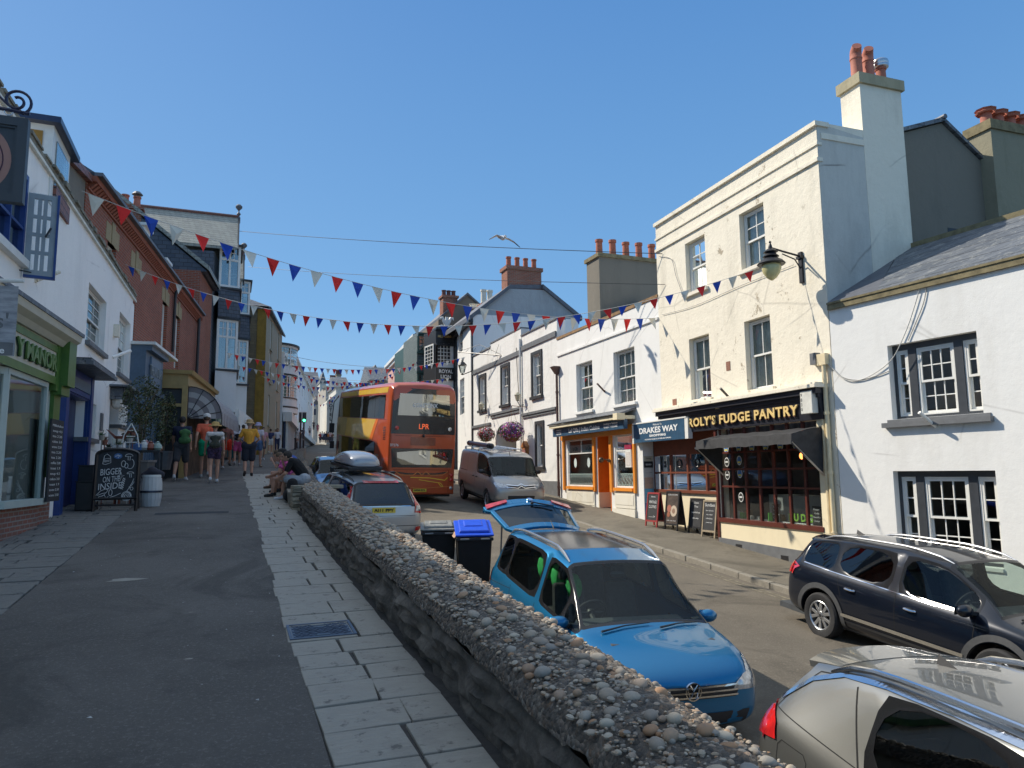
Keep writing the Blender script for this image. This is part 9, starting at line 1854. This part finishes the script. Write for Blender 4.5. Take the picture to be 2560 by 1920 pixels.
far_b('bunting from the bay windows to the inn bay, just above the bus roof',(560,905),41,(1125,945),40,(800,950),42,.25,1,4)
far_b('faded bunting from the stone building towards the green bay house',(640,935),47,(1050,900),46,(800,968),34,.26,2,5)
far_b('bunting between the bow window and the far right houses',(720,915),58,(1020,925),56,(850,958),26,.28,0,6)
far_b('tiny distant bunting over the top of the street, higher string',(738,945),75,(900,965),80,(810,990),18,.3,1,7)
far_b('tiny distant bunting over the top of the street, lower string',(745,985),92,(850,985),95,(795,1012),14,.32,0,8)
def wire(label,A,B,sag,r=.011):t=MB();t.tube([P_(A,B,sag,i/24)for i in range(25)],r,4);return tag(sub(t,'overhead_wire',MATS['iron'],None),label,'wire')
wire('upper overhead wire from the gable finial across to the cream building',aty(590,577,38),F2.p(6.3,.02,F2.uv(1645,641)[1]),.12)
wire('lower overhead wire passing behind the brick chimney to the cream building',aty(620,667,42),F2.p(6.2,.02,F2.uv(1650,718)[1]),.15,.009)
wire('distant overhead wire from the bow window building towards the inn',aty(728,890,60),aty(1040,918,50),.3,.013)
wire('lowest distant overhead wire above the far chimneys',aty(735,932,75),aty(1000,952,60),.3,.013)
cable('looped cables drooping down the left corner of the cream building',[fp(F2,1648,641,.03),fp(F2,1678,648,.04),fp(F2,1690,690,.04),fp(F2,1706,735,.04),fp(F2,1705,742,.03)],.009)
cable('thin wire running along the cream building under the bunting',[fp(F2,1655,787,.03),fp(F2,1735,765,.03),fp(F2,1850,715,.03),fp(F2,1985,662,.03)],.007)
# wheelie bins
def bin_(label,x,y,rot,lidm,bodym,open_=0,handle=True):
 z=rz(x,y)+.02;t=thing('wheelie_bin',label,'bin',(x,y,z),'wheelie bins between the parked cars');t['own_axes']=1;t.rotation_euler=(0,0,rot)
 mb=MB();w0,w1,d0,d1=.24,.29,.26,.36;mb.hexa([(-w0,-d0,.06),(w0,-d0,.06),(w0,d0,.06),(-w0,d0,.06),(-w1,-d1,.98),(w1,-d1,.98),(w1,d1,.98),(-w1,d1,.98)]);mb.build('bin_body',bodym,t,bev=.02)
 mb=MB();mb.hexa([(-w1-.02,-d1-.03,.93),(w1+.02,-d1-.03,.93),(w1+.02,d1+.03,.93),(-w1-.02,d1+.03,.93),(-w1-.02,-d1-.03,.98),(w1+.02,-d1-.03,.98),(w1+.02,d1+.03,.98),(-w1-.02,d1+.03,.98)]);mb.build('rim',bodym,t,bev=.01)
 l=bpy.data.objects.new('lid',None);
 mb=MB();a=open_;H=Vector((0,d1+.02,1.0-min(0,open_)*.74));
 def lp(x,yy,h):v=Vector((x,yy-d1,h));c_,s_=math.cos(a),math.sin(a);return(x,H.y+v.y*c_+0*h-h*s_ if False else H.y+(yy-d1)*c_+h*s_,H.z-(yy-d1)*s_+h*c_)
 P=[(-w1-.03,-d1-.05),(w1+.03,-d1-.05),(w1+.03,d1+.0),(-w1-.03,d1+.0)];Q=[(-w1+.03,-d1+.04),(w1-.03,-d1+.04),(w1-.03,d1-.06),(-w1+.03,d1-.06)]
 mb.hexa([lp(x_,y_,0)for x_,y_ in P]+[lp(x_,y_,.035)for x_,y_ in P]);mb.hexa([lp(x_,y_,.036)for x_,y_ in[(a_*1.0,b_)for a_,b_ in Q]]+[lp(x_*.92,y_*.92,.075)for x_,y_ in Q]);mb.hexa([lp(x_,y_,.0755)for x_,y_ in((-.17,-.10),(.17,-.10),(.17,.20),(-.17,.20))]+[lp(x_,y_,.09)for x_,y_ in((-.14,-.08),(.14,-.08),(.14,.17),(-.14,.17))])
 ld=mb.build('lid',lidm,t,bev=.012)
 mb=MB();
 for q in(-1,1):mb.box((q*.17-.07,-d1-.075,.955),(q*.17+.07,-d1-.045,.975))
 mb.tube([(-w1+.02,d1+.07,.97),(w1-.02,d1+.07,.97)],.015,6);mb.build('grip',mat('bin_grip',(.30,.30,.29),.5),t)
 for q in(-1,1):mb=MB();mb.lathe([(.10,-.02),(.10,.02)],(q*.25,d0+.06,.10),(1,0,0),16);mb.build('wheel',blk,t)
 return t
bm1=mat('bin_black',(.014,.014,.015),.4,0,.2,12,.1)
q=atd(1096,1345,12.75);bin_('black wheelie bin with a scuffed grey lid, left of the pair',q.x,q.y,R(-14),mat('bin_grey_lid',(.19,.19,.17),.6,0,.35,14,.2),bm1,-.10)
q=atd(1183,1340,12.3);t=bin_('black wheelie bin with a bright blue lid propped open by cardboard',q.x,q.y,R(-14),mat('bin_blue_lid',(.012,.075,.60),.4,0,.12,14,.1),bm1,-.26)
random.seed(14)
for k in range(6):mb=MB();a=random.uniform(-.3,.3);mb.hexa([(-.34,-.3+k*.11,.98),(-.26,-.3+k*.11,.97),(-.24,-.22+k*.11,.98),(-.36,-.2+k*.11,.99),(-.30,-.3+k*.11,1.03),(-.24,-.3+k*.11,1.05),(-.24,-.22+k*.11,1.04),(-.32,-.2+k*.11,1.05)]);mb.build('cardboard_waste',mat('waste_card',(.45,.28,.18),.8,0,.3,20,.2),t)
# goods outside the left shops
def ab(px,py,d):return atd(px,py,d)
def gl(x,y):return Vector((x,y,wz(y)))
q=wg(285,1279);yb=q.y;zb=q.z
x0=aty(236,1200,yb).x;x1=aty(343,1200,yb).x;ztop=aty(290,1122,yb).z;zl=aty(236,1137,yb).z
t=thing('arched_chalk_board','large black arched A-board chalked with BIGGER ON THE INSIDE','A-board',(q.x,yb,zb));W=x1-x0;xm=(x0+x1)/2;lean=.12
mb=MB();n=14;out=[(x0,zb+.24)]+[(x0,zl-.02)]+[(xm-W/2*math.cos(math.pi*i/n),zl+(ztop-zl)*math.sin(math.pi*i/n))for i in range(n+1)]+[(x1,zb+.24)]
def yl(z):return yb+lean*(z-zb)
mb.prism([(x,yl(z),z)for x,z in out],(0,.03,0));pn=sub(mb,'board_panel',slatem,t)
mb=MB();P=[(x,yl(z)-.015,z)for x,z in out];mb.tube(P+[P[0]],.03,4)
for x in(x0,x1):mb.tube([(x,yb,zb),(x,yl(zb+.3),zb+.3)],.03,4)
mb.tube([(x0,yb+.45,zb),(x0,yl(ztop)-.02,zl)],.02,4);mb.tube([(x1,yb+.45,zb),(x1,yl(ztop)-.02,zl)],.02,4);mb.tube([(x0,yl(zb+.12),zb+.12),(x1,yl(zb+.12),zb+.12)],.018,4);sub(mb,'frame',MATS['black_paint'],t)
H=ztop-zb
def cp(fx,fz):z=zb+H*fz;return Vector((x0+W*fx,yl(z)-.014,z))
for s_,fx,fz,sz,wd in(('BIGGER',.36,.63,.17,W*.5),('ON THE',.38,.51,.15,W*.40),('INSIDE',.36,.40,.17,W*.55)):lettering(s_,cp(fx,fz),(1,0,.08),(0,lean,1),sz,chalk,pn,.001,.0,width=wd)
def stroke(pts,nm='chalk_drawing',r=.005):mb=MB();mb.tube([cp(*p)for p in pts],r,4);sub(mb,nm,chalk,pn)
circ=lambda cx,cz,rx,rz_,a0=0,a1=6.3,k=18:[(cx+rx*math.cos(lerp(i/k,a0,a1)),cz+rz_*math.sin(lerp(i/k,a0,a1)))for i in range(k+1)]
stroke([(.15,.76),(.18,.89),(.24,.92),(.32,.88),(.34,.78),(.22,.75),(.15,.76)]);stroke([(.19,.79),(.30,.80),(.30,.85),(.19,.84),(.19,.79)]);stroke([(.20,.81),(.30,.82)])
stroke(circ(.76,.88,.09,.04,0,3.2)+[(.85,.88),(.67,.88)]);stroke([(.74,.88),(.74,.82),(.79,.82),(.79,.88)]);stroke(circ(.80,.76,.09,.08,-2.2,1.2));stroke(circ(.64,.76,.05,.05));stroke(circ(.71,.73,.04,.04))
stroke([(.58,.62),(.60,.58),(.68,.57),(.61,.55),(.59,.49),(.57,.55),(.50,.56),(.57,.58),(.58,.62)]);stroke(circ(.82,.60,.08,.03,0,3.2)+[(.90,.60),(.74,.60)]);stroke([(.80,.60),(.81,.54),(.85,.54),(.84,.60)])
for k in range(6):stroke([(.60+.01*k,.36+.03*k),(.68+.005*k,.38+.03*k)]);stroke([(.66+.01*k,.35+.03*k),(.60+.01*k,.385+.03*k)])
stroke([(.05,.26),(.15,.33),(.26,.36),(.32,.34),(.28,.30),(.20,.29),(.08,.26)]);stroke([(.05,.17),(.2,.2),(.35,.22),(.5,.25),(.62,.29)]);stroke([(.05,.17),(.12,.24),(.2,.25),(.24,.27)]);stroke(circ(.38,.30,.04,.05));stroke([(.34,.24),(.28,.22),(.24,.27),(.3,.32)])
sp=[(.76+.10*(1-i/40)*math.cos(i*.42),.24+.065*(1-i/40)*math.sin(i*.42))for i in range(38)];stroke(sp,r=.006);stroke(circ(.76,.24,.115,.075),r=.006);stroke(circ(.76,.24,.09,.058));stroke([(.76,.32),(.82,.38),(.88,.46),(.91,.52)]);stroke([(.80,.38),(.88,.42),(.92,.47)]);stroke(circ(.87,.36,.035,.025))
mb=MB();k=18;mb.add([cp(.50+.10*math.cos(6.283*i/k),.885+.045*math.sin(6.283*i/k))for i in range(k)],[tuple(range(k))]);bd=sub(mb,'blue_badge',mat('badge_blue',(.06,.14,.30),.6,0,.4,60,0),pn)
mb=MB();mb.tube([cp(.43,.88),cp(.50,.895),cp(.57,.885)],.006,4);mb.tube([cp(.50,.86),cp(.53,.885),cp(.49,.91)],.006,4);sub(mb,'badge_swirl',chalk,bd)
q=wg(376,1266);r=(aty(404,1240,q.y).x-aty(348,1240,q.y).x)/2;h=aty(376,1187,q.y).z-q.z
t=thing('white_barrel','white painted wooden barrel planter with dark hoops beside the arched board','barrel',q);m,n,p=newmat('white_staves');s=N(n,'ShaderNodeSeparateXYZ');L(n,coord(n),s.inputs[0]);p.inputs['Roughness'].default_value=.6;L(n,ramp(n,noise(n,coord(n),3,6),[(.3,(.50,.50,.49)),(.7,(.62,.61,.58))]),p.inputs['Base Color'])
c=Vector((q.x,q.y,q.z));mb=MB();K=18
for i in range(K):
 a0=6.283*i/K+.012;a1=6.283*(i+1)/K-.012;vs=[]
 for(rr,hh)in((.82,0),(.96,.25),(1.0,.5),(.97,.75),(.88,1)):
  for a in(a0,a1):vs.append(c+Vector((r*rr*math.cos(a),r*rr*math.sin(a),h*hh)))
  for a in(a1,a0):vs.append(c+Vector((r*rr*.93*math.cos(a),r*rr*.93*math.sin(a),h*hh)))
 mb.add(vs,[(4*j+e,4*j+(e+1)%4,4*j+4+(e+1)%4,4*j+4+e)for j in range(4)for e in range(4)]+[(0,1,2,3),(16,17,18,19)])
sub(mb,'staves',m,t)
for hh,m_ in((.96,MATS['white_frame']),(.47,MATS['steel'])):rr=r*(1.012 if hh<.6 else .91);mb=MB();mb.lathe([(rr,h*hh-.02),(rr+.006,h*hh-.02),(rr+.006,h*hh+.02),(rr,h*hh+.02)],c,k=36,closed=True);sub(mb,'hoop',m_ if hh>.6 else mat('hoop_dark',(.05,.06,.09),.4,.6),t,smooth=True)
mb=MB();mb.lathe([(0,h*.9),(r*.86,h*.9)],c,k=24);sub(mb,'barrel_top',MATS['dark_room'],t)
t=thing('cloth_bag','dark grey sack slumped on top of the white barrel','bag',c+Vector((0,0,h)));mb=MB();limb(mb,[c+Vector((-.12,0,h-.02)),c+Vector((.0,.0,h+.06)),c+Vector((.16,0,h))],[.09,.11,.08]);o=remesh(mb,.02,'sack',cloth((.03,.03,.04)),t,3);o.location=-Vector(t.location)
q=wg(232,1215);q=gl(q.x,q.y);
def pz_(px,py):return aty(px,py,q.y)
t=thing('green_bottle_figure','lime green bottle shaped ornament on a dark stand by the white wall','ornament',q);c=Vector((pz_(231,1140).x,q.y,pz_(231,1144).z));hh=pz_(231,1090).z-c.z;rr=(pz_(246,1120).x-pz_(216,1120).x)/2
mb=MB();mb.lathe([(rr*.75,0),(rr*.95,hh*.06),(rr*.97,hh*.38),(rr*.9,hh*.42)],c,k=20);sub(mb,'lower_shell',mat('lime',(.10,.38,.03),.45,0,.15,9,.05),t,smooth=True)
mb=MB();mb.lathe([(rr,hh*.46),(rr,hh*.78),(rr*.82,hh*.93),(rr*.4,hh*1.0),(rr*.38,hh*1.08),(0,hh*1.08)],c,k=20);sub(mb,'upper_shell',MATS['lime'],t,smooth=True)
mb=MB();mb.lathe([(rr*.92,hh*.41),(rr*.92,hh*.47)],c,k=20);mb.box((c.x-.06,c.y-.06,q.z),(c.x+.06,c.y+.06,c.z));mb.tube([c+Vector((0,0,hh)),c+Vector((0,0,hh*1.55)),c+Vector((rr*1.2,0,hh*1.7))],.012,5);sub(mb,'dark_stand',MATS['iron'],t)
def boxthing(name,label,cat,px0,px1,py0,py1,y,dep,m,parts=(),grp=None):
 a=aty(px0,py0,y);b_=aty(px1,py1,y);t=thing(name,label,cat,((a.x+b_.x)/2,y,b_.z),grp);mb=MB();mb.box((a.x,y,b_.z),(b_.x,y+dep,a.z));sub(mb,'case',m,t,bev=.012);
 mb=MB();mb.box((a.x-.015,y-.015,a.z),(b_.x+.015,y+dep+.015,a.z+.02));sub(mb,'top',m,t);return t,a,b_
yy=yb+.5
boxthing('black_cabinet','black metal cabinet standing behind the arched chalk board','cabinet',190,236,1206,1276,yy-.35,.4,bm1)
t,a,b_=boxthing('dark_crate','dark slatted crate with plants behind the arched board','crate',196,232,1165,1204,yy+.1,.3,MATS['soft_black'])
ty=yb+1.3;a=aty(330,1125,ty);b_=aty(400,1125,ty);t=thing('display_table','black metal display table with ornaments behind the barrel','table',((a.x+b_.x)/2,ty,wz(ty)));mb=MB();mb.box((a.x,ty,a.z-.03),(b_.x,ty+.8,a.z));sub(mb,'table_top',MATS['iron'],t)
for x in(a.x,b_.x-.04):
 for y in(ty,ty+.76):mb=MB();mb.box((x,y,wz(y)),(x+.04,y+.04,a.z-.03));sub(mb,'leg',MATS['iron'],t)
mb=MB();mb.box((a.x,ty,lerp(.4,wz(ty),a.z)),(b_.x,ty+.8,lerp(.4,wz(ty),a.z)+.02));sub(mb,'shelf',MATS['iron'],t)
random.seed(19)
orn=[('small blue box',(.06,.13,.3)),('white round jar',(.5,.5,.48)),('red brown pot',(.25,.07,.04)),('pale green tub',(.3,.38,.33)),('tan carved figure',(.33,.2,.1)),('pink bowl',(.4,.2,.2)),('white jug',(.55,.54,.5)),('rusty lantern',(.2,.08,.04))]
for k,(nm,c_)in enumerate(orn):
 x=lerp((k%4+.5)/4,a.x,b_.x);y=ty+.2+.4*(k//4);z=a.z if k<4 else a.z;s_=random.uniform(.07,.11);t=thing('ornament','%s on the black display table'%nm,'ornament',(x,y,z));mb=MB()
 if k==0:mb.box((x-s_,y-s_,z),(x+s_,y+s_,z+s_*1.3))
 else:mb.lathe([(s_*.6,0),(s_,s_*.5),(s_*.9,s_*1.2),(s_*.45,s_*1.7),(s_*.55,s_*1.9)],(x,y,z),k=12)
 o=sub(mb,'vessel',mat('orn%d'%k,c_,.5,0,.2,9,.1),t,smooth=k>0)
 mb=MB();mb.lathe([(s_*.4,s_*1.9),(0,s_*2.2)]if k else[(s_*.5,s_*1.31),(0,s_*1.6)],(x,y,z),k=8);sub(mb,'lid',mat('orn%d'%k,c_),t)
t=thing('planter_bench','rusty red timber bench planter with high pointed ends against the white wall','planter',gl(-2.3,yb+1.2));p0=aty(277,1105,yb+1.1);p1=aty(312,1105,yb+1.1);zt=aty(295,1075,yb+1.1).z;z1=aty(295,1102,yb+1.1).z;y=yb+1.1;rst=mat('rust_timber',(.16,.04,.02),.8,0,.3,12,.3)
mb=MB();mb.prism([(p0.x-.1,y,zt+.02),(p0.x+.06,y,zt-.12),(p1.x-.06,y,zt-.12),(p1.x+.1,y,zt+.05),(p1.x-.08,y,z1),(p0.x+.1,y,z1)],(0,.35,0));sub(mb,'trough',rst,t)
for x in(p0.x+.1,p1.x-.12):mb=MB();mb.box((x,y+.05,wz(y)),(x+.06,y+.3,z1));sub(mb,'leg',rst,t)
mb=MB();mb.box((p0.x+.02,y-.005,zt-.30),(p0.x+.12,y-.001,zt-.18));mb.box((p1.x-.16,y-.005,zt-.30),(p1.x-.04,y-.001,zt-.18));sub(mb,'price_tag',MATS['cream_render'],t)
random.seed(23)
for k,(px,py)in enumerate(((255,1088),(262,1100),(300,1112),(325,1095),(333,1080),(270,1118))):
 y=yb+.8+.1*k;c=aty(px,py,y);t=thing('potted_plant',['small potted succulent on a stick stand','drooping plant in a rusty tin','white potted plant beneath the bench planter','spiky plant in a pale pot','tall reddish plant with thin stems','little fern in a cream cup'][k]+' outside the white shop','plant',c);mb=MB();mb.lathe([(.04,-.10),(.06,0)],c,k=10);mb.box((c.x-.01,c.y-.01,wz(y)),(c.x+.01,c.y+.01,c.z-.1));sub(mb,'pot',mat('potc%d'%k,[(.4,.35,.28),(.22,.08,.05),(.5,.5,.48),(.45,.42,.38),(.2,.08,.06),(.5,.45,.35)][k],.7),t)
 mb=MB()
 for i in range(40):d=Vector((random.gauss(0,1),random.gauss(0,1),abs(random.gauss(0,1))+.2)).normalized();e=d.orthogonal().normalized()*.012;mb.add([c+e,c-e,c+d*random.uniform(.05,.13)],[(0,1,2)])
 sub(mb,'leaves',mat('plantleaf%d'%(k%3),[(.05,.12,.03),(.12,.07,.04),(.07,.1,.05)][k%3],.7,0,.3,20,0),t)
c=aty(327,1085,yb+1.0);t=thing('trellis','white pointed willow trellis among the plants','trellis',c);mb=MB();z0=aty(327,1118,yb+1).z;zt=aty(327,1058,yb+1).z
for s_ in(-1,1):mb.tube([(c.x+s_*.16,c.y,z0),(c.x+s_*.12,c.y,lerp(.5,z0,zt)),(c.x,c.y,zt)],.012,5)
for f in(.2,.45,.7):w_=.15*(1-f);mb.tube([(c.x-w_,c.y,lerp(f,z0,zt)),(c.x+w_,c.y,lerp(f,z0,zt))],.008,4)
sub(mb,'lattice',MATS['white_frame'],t)
q=wg(424,1178);a=aty(410,1100,q.y);b_=aty(441,1176,q.y);t=thing('poster_board','tall pale blue pavement poster board by the dark shrub','A-board',q);mb=MB();mb.box((a.x,q.y,b_.z+.05),(b_.x,q.y+.04,a.z));pn=sub(mb,'poster_panel',mat('pale_blue_poster',(.22,.36,.52),.5,0,.1,5,0),t);mb=MB();mb.box((a.x-.03,q.y-.02,wz(q.y)),(b_.x+.03,q.y+.06,b_.z+.05));sub(mb,'board_foot',MATS['navy_paint'],t);lettering('COOL',((a.x+b_.x)/2,q.y-.004,lerp(.62,b_.z,a.z)),(1,0,0),(0,0,1),.16,MATS['navy_paint'],pn,.001,.004);lettering('ICES',((a.x+b_.x)/2,q.y-.004,lerp(.47,b_.z,a.z)),(1,0,0),(0,0,1),.16,MATS['navy_paint'],pn,.001,.004)
def tlight(label,px,py0,py1,y,lit):
 a=aty(px,py0,y);b_=aty(px,py1,y);t=thing('traffic_light',label,'traffic light',(a.x,y,wz(y)),'traffic lights at the top of the street');h=a.z-b_.z;w=h*.2;mb=MB();mb.box((a.x-w,y,b_.z),(a.x+w,y+.3,a.z));hs=sub(mb,'signal_head',MATS['black_paint'],t);mb=MB();mb.tube([(a.x,y+.2,wz(y)),(a.x,y+.2,b_.z)],.08,6);sub(mb,'pole',MATS['iron'],t)
 mb=MB();
 for(x_0,x_1,z0,z1)in((a.x-w-.05,a.x-w-.001,b_.z-.05,a.z+.05),(a.x+w+.001,a.x+w+.05,b_.z-.05,a.z+.05),(a.x-w,a.x+w,a.z+.001,a.z+.05)):mb.box((x_0,y-.01,z0),(x_1,y+.02,z1))
 sub(mb,'backing_rim',MATS['white_frame'],hs)
 for k in range(3):mb=MB();mb.lathe([(w*.6,0),(w*.6,.04)],(a.x,y-.001,lerp((k+.5)/3,b_.z,a.z)),(0,-1,0),14);sub(mb,'lens',emit('green_signal',(.05,1,.35),6)if(k==0 and lit)else MATS['soft_black'],hs)
tlight('black traffic light showing green above the distant crowd',761,1031,1055,66,True)
tlight('black traffic light turned away beside the green one',753,1031,1056,67,False)
for k in range(5):
 y=62+k*7;x=edge(y)-.6;t=thing('bollard',['nearest','second nearest','middle','second farthest','farthest'][k]+' dark bollard along the far walkway kerb','bollard',(x,y,wz(y)),'bollards along the far kerb');mb=MB();mb.lathe([(.11,0),(.11,.1),(.08,.12),(.08,.85),(.1,.87),(.1,.95),(.0,1.02)],(x,y,wz(y)),k=10);sub(mb,'post',MATS['iron'],t,smooth=True)
random.seed(40);mb=MB()
for k in range(60):
 x=random.uniform(-1.6,.45);y=random.uniform(3,20);s_=random.uniform(.006,.018);z=wz(y)+.002;a=random.random()*6.28
 mb.add([(x+s_*math.cos(a),y+s_*math.sin(a),z),(x-s_*.6*math.sin(a),y+s_*.6*math.cos(a),z+.006),(x-s_*math.cos(a),y-s_*math.sin(a),z),(x+s_*.6*math.sin(a),y-s_*.6*math.cos(a),z+.003)],[(0,1,2,3)])
tag(mb.build('litter_specks',mat('paper_speck',(.45,.45,.43),.8)),'tiny pale litter and grit specks scattered over the walkway tarmac','litter',None,'stuff')
